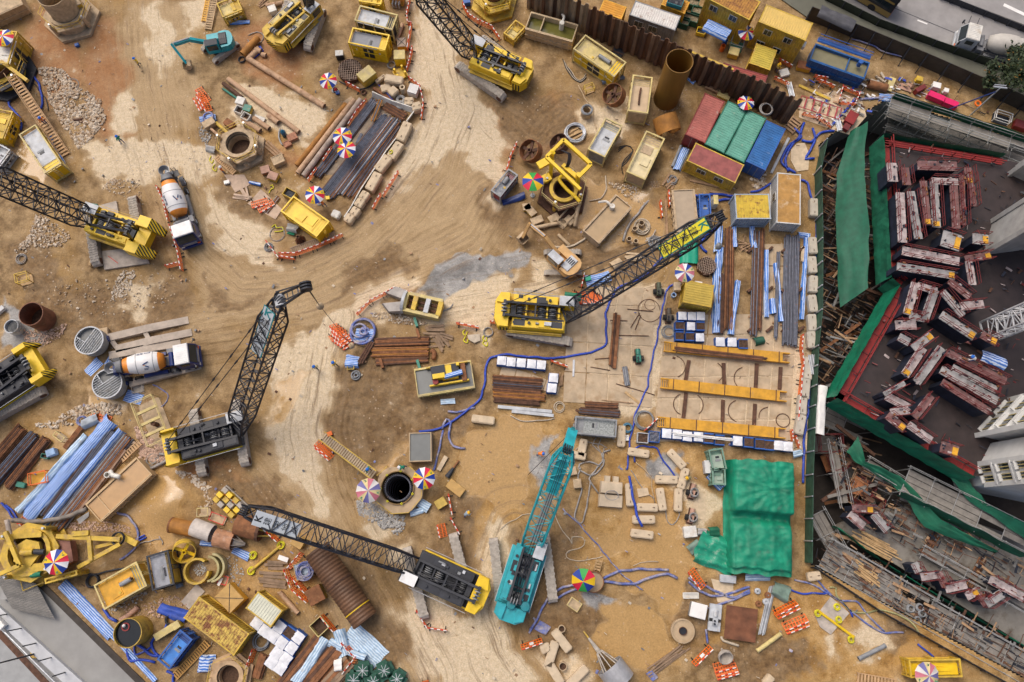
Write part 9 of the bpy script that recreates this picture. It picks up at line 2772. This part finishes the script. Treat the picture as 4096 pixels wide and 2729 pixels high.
for i,P_ in enu(([(380,625),(520,660),(660,740),(760,800),(880,900),(1000,1000),(1130,1070),(1310,1075)],[(300,690),(420,735),(560,740),(670,745)],[(540,560),(640,700),(760,800),(900,810),(1000,920),(1150,1060)],[(860,870),(880,945)],[(1440,1180),(1520,1240),(1570,1290)],[(680,690),(730,690),(740,760),(900,900),(1160,890),(1370,980),(1450,1100)])):
 hos([D4(*p) for p in P_],.1,[BHD,BHO,BHD,BHO,BHO,M('khaki_hose',(.35,.33,.15),.7)][i],f'{ORD[i]} hose along the lower site edge, from the green tarp')
sheet('concrete_road',[D1(-700,300),D1(-20,560),D1(330,690),D1(1260,1590),D1(1500,1900),D1(-700,2600)],.07,M('road_concrete',(.3,.295,.28),.85,var=.15,scale=.4))
for nm_,a,b,c,d,z,m in (('channel_grating',(330,690),(1240,1590),(1330,1590),(410,690),.12,M('grating_brown',(.06,.05,.042),.9)),('parapet',(0,870),(800,1590),(620,1590),(0,1010),.55,M('white_parapet',(.52,.53,.54),.7,var=.1)),('lower_road',(-20,1120),(460,1600),(-20,1800),(-300,1500),.1,M('grey_road',(.33,.335,.33),.85,var=.12)),('gutter',(-20,1070),(480,1600),(400,1600),(-20,1150),.13,RSD)):
 sheet(nm_,[D1(*q) for q in (a,b,c,d)],z,m,.5)
o=obj('corrugated_roof','grey corrugated roof sheet at the left road edge','roof',(0,0,0))
a,b,c=D1(0,640,.9),D1(330,690,.9),D1(490,905,.9)
MB().grid(60,2,lambda u,v:tuple(D1(-60+380*v+170*u,590+90*v+320*u,.9+.05*sin(u*120)))).put('roof_sheet',M('roof_grey',(.24,.23,.215),.7,var=.15),o)
MB().box(*(lambda p,q:(min(p.x,q.x),max(p.x,q.x),min(p.y,q.y),max(p.y,q.y)))(D1(60,720),D1(300,820)),.05,.8).put('roof_prop',CNG,o)
for i,(x,y) in enu(((90,955),(220,1080),(350,1212),(485,1340),(610,1472))):
 o=MB().bar((0,0,.55),(0,0,2.8),.1).put('road_post',DGR,None,D1(x,y))
 tag(o,f'{ORD[i]} dark post from the left on the white parapet','post')
o=MB().tub((0,0,.6),((D1(560,1600)-D1(30,1070)).length,0,.6),.07,n=8).put('parapet_pipe',GLV,None,D1(30,1070),ang(D1(30,1070),D1(560,1600)))
tag(o,'grey pipe running along the white parapet','pipe')
o=obj('street_lamp','dark street lamp leaning over the lower left road','lamp',D1(330,1310))
MB().tub((0,0,.1),(0,0,8.5),.1,.06,8).put('pole',DGR,o)
MB().box(-.4,.4,-.4,.4,.08,.45).put('base',YLD,o)
cra(D1(40,1020),1.6,.6,.7,-.7,'white service cabinet on the parapet at the left edge',WHP,WHP,'cabinet',z=.55)
ZD=3.
DKS=M('black_formwork_deck',(.036,.025,.024),.5,var=.35,scale=.7)
PINKC=M('stained_form_top',(.45,.385,.375),.8,var=.45,scale=1.2,dirt=.4,dcol=(.17,.075,.07),rust=.1)
NAVY=M('form_navy',(.022,.028,.05),.6,var=.5,scale=1.2)
SCAF=M('scaffold_tube',(.33,.33,.32),.5)
PLK=M('scaffold_plank',(.235,.215,.19),.85,scale=1.2)
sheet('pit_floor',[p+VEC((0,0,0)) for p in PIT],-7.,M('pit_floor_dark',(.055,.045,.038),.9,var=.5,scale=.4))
w=MB()
for a,b in zip(PIT,PIT[1:]+PIT[:1]):
 w.add([(a.x,a.y,-7),(b.x,b.y,-7),(b.x,b.y,.02),(a.x,a.y,.02)],[(0,1,2,3)])
w.put('pit_wall',CNG)['kind']='structure'
hrd([F(1886,340),B4(556,0),B4(566,600),B4(562,1200),C4(530,0),C4(505,500),C4(480,1080),D4(470,480)],2.2,'green mesh fence between the steel yard and the pit',M('fence_mesh',(.03,.085,.05),.7,var=.5,scale=1.5),post=GLV,step=2.6)
hrd([D4(530,510),D4(1100,890),D4(1800,1290),D4(2354,1600)],1.,'low dark railing along the lower edge of the pit',DGR,step=2.5)
rag(C4(575,330),C4(540,740),1.,WHP,'white sheet hanging on the green mesh fence',h=.2,z=1.6,seed=180,wob=.15)
DK=[A4(1130,1190,ZD),A4(2160,1365,ZD),A4(2700,1500,ZD),C4(2800,1000,ZD),C4(1900,1090,ZD),C4(725,415,ZD),B4(1270,965,ZD),B4(1195,900,ZD),B4(1160,300,ZD)]
sheet('formwork_deck',DK,ZD,DKS,.4)
sheet('slab_below',[p+(sum(DK,VEC())/9-p)*.1 for p in DK],ZD-3.2,CNG,.3)
o=obj('deck_edge','red steel ledge with green safety net round the formwork deck','ledge',(0,0,0))
ring_=[DK[4],DK[5],DK[6],DK[7],DK[8],DK[0],DK[1]]
for a,b in zip(ring_[:-1],ring_[1:]):
 t=(b-a).normalized()
 n=VEC((t.y,-t.x,0))
 MB().prism([tuple(v.xy) for v in (a-t*.1,b+t*.1,b+n*.8+t*.05,a+n*.8-t*.05)],ZD+.02,ZD+.1).put('ledge_plate',RED,o)
 L=(b-a).length
 k=max(2,int(L/.5))
 MB().grid(k,5,lambda u,v:tuple(a.lerp(b,u)-n*(.15+.35*v+.12*mno.noise((u*L,v*3,2.)))+VEC((0,0,1.-3.2*v)))).put('safety_net',GRN if L>12 else NET,o)
 for z in (.6,1.1):
  MB().bar(a+n*.85+VEC((0,0,z)),b+n*.85+VEC((0,0,z)),.09).put('rail',RED,o)
 for i in range(max(2,int(L/2.2))):
  p=a.lerp(b,(i+.5)/max(2,int(L/2.2)))
  MB().bar(p+n*.85,p+n*.85+VEC((0,0,1.1)),.08).bar(p-n*.05+VEC((0,0,.12)),p+n*.8+VEC((0,0,.12)),.12).put('bracket',REDR,o)
WF=[(B4,1290,150,1312,580,.95),(B4,1380,140,1450,550,.9),(B4,1490,50,1530,430,.8),(B4,1580,60,1605,450,.9),(B4,1750,90,1775,460,.9),(B4,1560,50,1790,60,.8),(B4,1820,0,1835,430,.6),(B4,1895,0,1925,270,.6),(B4,1650,540,1810,590,1.9),(B4,1310,650,1800,745,1.),(B4,1265,785,1760,865,.9),(B4,1915,545,2050,560,1.2),(B4,1850,725,2070,690,.8),(B4,1880,740,1915,945,.8),(B4,1425,925,1350,1200,.9),(B4,1590,985,1500,1240,.9),(B4,1370,1210,1500,1235,.8),(B4,1440,950,1610,1000,.8),(B4,1655,1000,1830,1210,.8),(B4,1810,1130,2010,1110,.9),(B4,1710,905,1890,1050,.8),(B4,1640,1200,1930,1390,1.),(B4,1250,1290,1430,1290,1.),(B4,1280,1390,1370,1440,.9),(B4,1990,1370,2120,1440,.9),(B4,1400,1490,1560,1370,.9),(C4,1490,-20,1330,220,.9),(C4,1650,-20,1430,280,.9),(C4,1690,20,2200,270,.8),(C4,1740,150,2120,345,.8),(C4,1640,170,2130,440,.9),(C4,1650,275,2060,530,.8),(C4,1560,390,1410,580,.8),(C4,1170,395,1370,500,.9),(C4,1210,540,1370,520,.8),(C4,1180,560,1330,680,.9),(C4,1360,640,1560,780,.8),(C4,1640,830,1790,880,1.2),(C4,1330,280,1150,380,.5),(A4,1215,1400,1230,1560,1.1),(A4,1330,1440,1350,1590,.9),(A4,1440,1420,1780,1430,1.1),(A4,1870,1440,1890,1580,.8)]
def wfm(p,q,w,zb,H,lbl):
 o=obj('wall_formwork',lbl,'formwork',(*((p+q)/2).xy,zb),ang(p,q),'steel wall forms')
 L=(q-p).length
 MB().box(-L/2+.05,L/2-.05,-w*.36,w*.36,0,H-.12).put('form_panel',NAVY,o)
 MB().grid(max(2,int(L/.4)),3,lambda u,v:((u-.5)*L,(v-.5)*w,H+.05*mno.noise((u*L*1.5+p.x,v*3,p.y)))).box(-L/2,L/2,-w/2,w/2,H-.12,H-.05).put('platform',[PINKC,M('form_maroon',(.2,.1,.095),.8,var=.5,dirt=.3,dcol=(.4,.34,.33)),M('form_grey',(.34,.33,.325),.8,var=.4,dirt=.3,dcol=(.12,.07,.06))][int(p.x*9+p.y*5)%3],o)
 for i in range(int(L*1.6)):
  x,y=RU(-L/2,L/2),RU(-w/2,w/2)
  MB().box(x,x+RU(.1,.5),y,y+RU(.05,.2),H,H+RU(.05,.25)).put('fixing',random.choice((REDR,NAVY,PINKC,RST)),o)
 m=MB()
 for z in (.45,.85):
  for y in (-w/2-.03,w/2+.03):
   m.bar((-L/2,y,H+z),(L/2,y,H+z),.045)
 k=max(2,int(L/.9))
 for i in range(k+1):
  for y in (-w/2-.03,w/2+.03):
   m.bar((-L/2+L*i/k,y,H-.1),(-L/2+L*i/k,y,H+.85),.045)
  if i%2:
   m.bar((-L/2+L*i/k,w/2+.03,H-.1),(-L/2+L*i/k,w*1.1,H-.6),.06)
 m.put('railing',REDR,o)
 if int(p.x*7)%4==1:
  MB().box(L/2-.65,L/2-.1,-w*.4,w*.3,H+.04,H+.12).put('yellow_hatch',ORY,o)
  MB().box(-L*.1,L*.1,-w*.42,-w*.2,H+.03,H+.2).put('clamp',PINKC,o)
for i,(T_,a,b,c,d,w) in enu(WF):
 r=[(int(d>300),0)][0]
 wfm(T_(a,b,ZD+2.7),T_(c,d,ZD+2.7),w,ZD,2.7,f'{ORD[i % 20]} steel wall form of the {["upper", "middle", "lower"][i // 20]} group on the black deck, from the left')
for i,(a,b,c,d,w) in enu(((850,60,980,170,.9),(1060,60,1180,200,.9),(880,10,1060,20,.8),(1410,480,1450,560,.8),(1470,600,1600,580,.8),(1620,560,1680,680,.8),(1680,700,1860,660,.9),(1860,770,1960,720,.8),(1960,740,2030,840,.8),(2030,830,2170,740,.9),(2060,620,2354,780,.9))):
 wfm(D4(a,b,.4),D4(c,d,.4),w,-1.8,2.2,f'{ORD[i]} steel wall form from the left on the wet lower slab')
sheet('lower_slab',[D4(720,160,-1.8),C4(1000,1380,-1.8),C4(1500,1330,-1.8),D4(2700,400,-1.8),D4(2700,1400,-1.8)],-1.8,M('wet_slab',(.2,.185,.16),.6,var=.25,scale=.5,dirt=.45,dcol=(.075,.055,.035)),.4)
def wkw(a,b,W,z,rows,lbl,net=None):
 o=obj('scaffold_walkway',lbl,'walkway',(*a.xy,z),ang(a,b))
 L=(b-a).length
 n=max(2,int(L/2.4))
 me=prp(MB().box(.04,L/n-.04,-W/rows/2+.03,W/rows/2-.03,0,.06),'plank',PLK)
 for i in range(n):
  for j in range(rows):
   if random.random()<.93:
    link('plank',me,o,(i*L/n,-W/2+(j+.5)*W/rows,RU(-.03,.03)))
  for y in (-W/2,W/2):
   MB().bar((i*L/n,y,-4.5),(i*L/n,y,1.2),.07).put('standard',SCAF,o)
  MB().bar((i*L/n,-W/2-.4,.1),(i*L/n,W/2+.4,.1),.07).put('transom',SCAF,o)
 for y in (-W/2-.05,W/2+.05):
  for zz in (.6,1.1):
   MB().bar((-.5,y,zz),(L+.5,y,zz),.06).put('ledger',SCAF,o)
 if net:
  MB().grid(int(L),4,lambda u,v:(u*L,net*(W/2+.15+.3*v)+.2*mno.noise((u*L*.6,v,z)),1.2-1.8*v+.2*mno.noise((u*L,1,z)))).put('net',NET,o)
wkw(D4(640,400,-1),D4(1500,900,-1),3.2,-1.,5,'upper part of the planked walkway along the lower pit edge')
wkw(D4(1520,920,-1),D4(2400,1420,-1),3.,-1.,5,'lower part of the planked walkway along the lower pit edge')
wkw(C4(1330,1120,.5),D4(2400,300,.5),2.7,.5,4,'wide planked walkway below the deck corner',net=-1)
wkw(A4(1200,890,1.5),A4(2400,1290,1.5),1.4,1.5,2,'long scaffold walkway at the top of the building',net=1)
wkw(A4(1180,960,-1),A4(2400,1420,-1),1.6,-1.,2,'lower scaffold walkway at the top of the building')
wkw(A4(1180,1050,-3),A4(2100,1350,-3),2.5,-3.,2,'deep concrete-coloured walkway under the top scaffold')
wkw(C4(640,560,-3),C4(980,720,-3),2.4,-3.,3,'deep walkway under the deck corner')
wkw(C4(700,800,-2),C4(800,1320,-2),1.2,-2.,2,'narrow upright walkway in the lower pit')
wkw(D4(560,60,-2.5),D4(760,420,-2.5),1.8,-2.5,3,'short walkway at the corner of the green fence')
wkw(C4(1000,980,-1),C4(1700,1400,-1),1.2,-1.,2,'narrow walkway between the green nets')
wkw(D4(1480,380,-1),D4(2400,900,-1),.9,-1.,2,'narrow walkway above the wet slab forms')
wkw(B4(2020,860,1),B4(2400,860,1),2.6,1.,3,'planked landing beside the grey tower')
def nsh(L,R,lbl,m=NET):
 n=len(L)
 o=MB().grid((n-1)*6,10,lambda u,v:tuple((lambda s:L[s[0]].lerp(L[s[0]+1],s[1]).lerp(R[s[0]].lerp(R[s[0]+1],s[1]),v))((lambda w:(min(n-2,int(w)),w-min(n-2,int(w))))(u*(n-1)))+VEC((.15,.1,.35))*mno.noise((u*9,v*4,L[0].x)))).put('safety_net',m,smo=True)
 tag(o,lbl,'net')
nsh([A4(860,1130,0),A4(740,1500,0),B4(745,560,0),B4(775,1140,0)],[A4(1005,1050,1.5),B4(985,0,2),B4(1020,480,2),B4(1025,965,2)],'big green net sheet stretched over the pit beside the fence',M('net_emerald',(.005,.105,.056),.65))
nsh([C4(825,880,0),C4(960,1000,0),C4(1230,1150,0),D4(1500,170,0),D4(2100,400,0)],[C4(930,740,.5),C4(990,960,.8),C4(1290,1080,.8),D4(1640,110,.8),D4(2130,380,.8)],'dark green net swagged across the lower building')
nsh([D4(710,160,-1.8),D4(1030,400,-1.8),D4(1310,590,-1.8),D4(2400,1230,-1.8)],[D4(730,155,-.8),D4(1040,390,-.8),D4(1320,580,-.8),D4(2410,1220,-.8)],'green net edging of the wet lower slab',GRN)
nsh([C4(1700,1080,1),C4(1900,1300,1),D4(2400,300,1)],[C4(1850,1090,1.4),C4(2050,1320,1.4),D4(2450,180,1.4)],'green net strip below the white tower')
o=obj('pit_shoring','brown and grey struts crossing the dark pit beside the fence','shoring',(0,0,0))
rn_=random.Random(11)
for i in range(70):
 v_=rn_.random()
 y=330+v_*980
 x0_=1890+rn_.uniform(-8,60)
 z=rn_.choice((-1.5,-3,-4.5,-6))
 p,q=F(x0_,y,z),F(x0_+rn_.uniform(50,150),y+rn_.uniform(-70,70),z+rn_.uniform(-1,1))
 MB().bar(p,q,rn_.choice((.12,.2,.35)),.25).put('strut',rn_.choice((RSD,RST,SCAF,WD,PLK,PLK)),o)
for i in range(5):
 cage(C4(690+i*90,800+i*140,-2.5),2.6,2.,2.6,.3*i,f'{ORD[i]} red scaffold bay from the top in the lower pit',REDR,[PLK,PLY][i%2],'scaffold bay',rls=3,z=-4.5)
tim(D4(1080,330,-1.7),ang(D4(940,260),D4(1250,430)),10,4.6,1.6,'stack of new battens on the wet lower slab',WDL,.06,w=.14,z=-1.75)
tim(D4(990,570,-.9),ang(D4(900,500),D4(1080,640)),8,2.8,1.3,'stack of new battens on the planked walkway',WDL,.05,w=.14,z=-.9)
pla([C4(830,1220,-1.8),C4(900,1080,-1.8),C4(1010,1130,-1.8),C4(1000,1270,-1.8)],-1.8,-1.6,PLY,'orange plywood panels in the lower pit','plywood','plywood_sheet')
for i,(x,y) in enu(((1370,870),(1450,860),(1470,910),(1430,970))):
 coi(D4(x,y,-.9),.35,.06,5,GRY,f'{ORD[i]} grey wire coil on the planked walkway',z=-.9)
bun(D4(1590,240,-1.8),D4(1480,400,-1.8),6,.07,[RST,RSD],'rusty rods standing at the wet lower slab',W=.9,lay=1,z=.2,bea=False).location.z=-1.8
bun(D4(1990,440,-1.8),D4(1870,690,-1.8),5,.07,[RST,RSD],'second rusty rods at the wet lower slab',W=.9,lay=1,z=.2,bea=False).location.z=-1.8
wkr(C4(1890,95,ZD+2.7),2.8,'worker in white shirt on a wall form of the black deck',WHP,DBL,None,'bend',z=ZD+2.7)
rag(C4(1960,60,ZD),C4(2170,140,ZD),1.2,BSTRX,'striped sheet on the deck beside the worker',h=.3,z=ZD+.5,seed=190)
def twr(pts,z1,lbl,mat,win=None):
 o=obj('concrete_tower',lbl,'building',(0,0,0))
 MB().prism([tuple(p.xy) for p in pts],ZD-6,z1).put('wall',mat,o)
 if win:
  a,b=pts[0],pts[1]
  t=(b-a)
  n=VEC((t.y,-t.x,0)).normalized()
  if n.x>0:
   n=-n
  for k in range(win):
   for j in range(2):
    c0,c1=.14+.46*j,.42+.46*j
    z=ZD+1.+k*3.
    f=MB().bar(a+t*c0+n*.05+VEC((0,0,z)),a+t*c1+n*.05+VEC((0,0,z)),.1,1.5).put('window',GLS,o)
    for u in (0,.5,1):
     p=a+t*(c0+(c1-c0)*u)+n*.13
     MB().bar(p+VEC((0,0,z-.75)),p+VEC((0,0,z+.75)),.07).put('frame',YLF,f)
    MB().bar(a+t*(c0-.04)+n*.2+VEC((0,0,z-.9)),a+t*(c1+.04)+n*.2+VEC((0,0,z-.9)),.5,.16).put('sill',CNL,f)
   MB().bar(a+n*.15+VEC((0,0,z+1.3)),b+n*.15+VEC((0,0,z+1.3)),.4,.25).put('storey_band',CNL,o)
 for p in pts[:2]:
  MB().bar(p+VEC((0,0,ZD)),p+VEC((0,0,z1)),.5).put('corner_pier',mat,o)
flat_=lambda T,*xy:[VEC((*T(x,y,ZD).xy,0)) for x,y in xy]
twr(flat_(B4,(2000,690),(2085,400),(2700,200),(2700,600)),20,'bare grey concrete tower rising at the right edge',CNG)
twr(flat_(C4,(1950,735),(2235,430),(2800,400),(2700,900)),16,'white precast tower with yellow-framed windows at the right edge',CNL,4)
twr(flat_(C4,(2030,1160),(1975,980),(2070,800),(2700,800),(2700,1300)),14,'second white precast block with yellow-framed windows below the first',CNL,3)
twr(flat_(A4,(2230,1500),(2300,1440),(2900,1500),(2900,1800)),6,'low grey slab block at the upper right edge of the deck',CNG)
o=obj('tower_crane_mast','white lattice tower crane mast at the right edge','tower crane',(*B4(2060,1340,ZD).xy,ZD))
ltc(o,VEC((0,0,0)),VEC((.01,0,22)),1.9,1.9,M('mast_white',(.55,.56,.57),.5,var=.15),'mast',cr=.12,br=.08,up=VEC((0,1,0)),taper0=.001,taper1=.001)
def ltr(name,pts,z0,z1,n,mats,lbl,lmax=1.6,seed=3):
 r=random.Random(seed)
 mb=MB()
 X,Y=[p.x for p in pts],[p.y for p in pts]
 k=0
 while k<n:
  x,y=r.uniform(min(X),max(X)),r.uniform(min(Y),max(Y))
  if _poly_sd(np.array([x]),np.array([y]),pts)[0]<.3:
   continue
  k+=1
  a=r.choice((-.56,-.56,1.01))+r.gauss(0,.1)
  l=r.uniform(.2,lmax)
  w=r.choice((.04,.06,.06,.12,.25))
  p=VEC((x,y,r.uniform(z0,z1)))
  mb.k=r.randrange(len(mats))
  mb.bar(p,p+VEC((cos(a)*l,sin(a)*l,r.uniform(-.2,.3))),w,.05)
 o=mb.put(name,mats,fixn=False)
 o['kind']='stuff'
 o['label']=lbl
JM=[RSD,WD,BLK,RSD,M('dull_tube',(.17,.165,.155),.6)]
ltr('deck_debris',DK,ZD+.03,ZD+.4,420,[BLK,RSD,REDR,PINKC,NAVY],'small debris on the black deck',.9)
ltr('pit_debris',[PIT[0],DK[0],DK[8],DK[7],DK[6],DK[5],F(1870,1290)],-5,-.6,600,JM,'tangle of boards and tubes in the pit',2.6)
ltr('walkway_debris',[D4(540,480),D4(700,160),D4(1300,560),D4(2400,1180),D4(2400,1560),D4(1100,890)],-1.1,-.5,420,JM,'boards and tubes heaped along the pit walkway',1.8)
ltr('slab_debris',[C4(620,600),C4(1000,900),C4(1300,1150),D4(2400,430),D4(2400,900),D4(900,150)],-1.6,-.4,420,JM,'scaffold parts and timber over the lower slab',1.8)
ltr('yard_debris',[A4(420,640),A4(1000,620),A4(1500,700),A4(2300,1080),A4(1300,800),A4(1000,1010),A4(560,1160)],.05,.3,260,[SCAF,RSD,WD,PLK,BHO,WHP,BLK],'small litter in the yard by the hoarding',.9)
ltr('site_litter',[F(0,0),F(1850,300),F(1850,1300),F(2200,1568),F(300,1568),F(0,1200)],0.,.1,800,[WD,GRY,BEIH,RSD,BHD],'small litter strewn over the mud',.4)
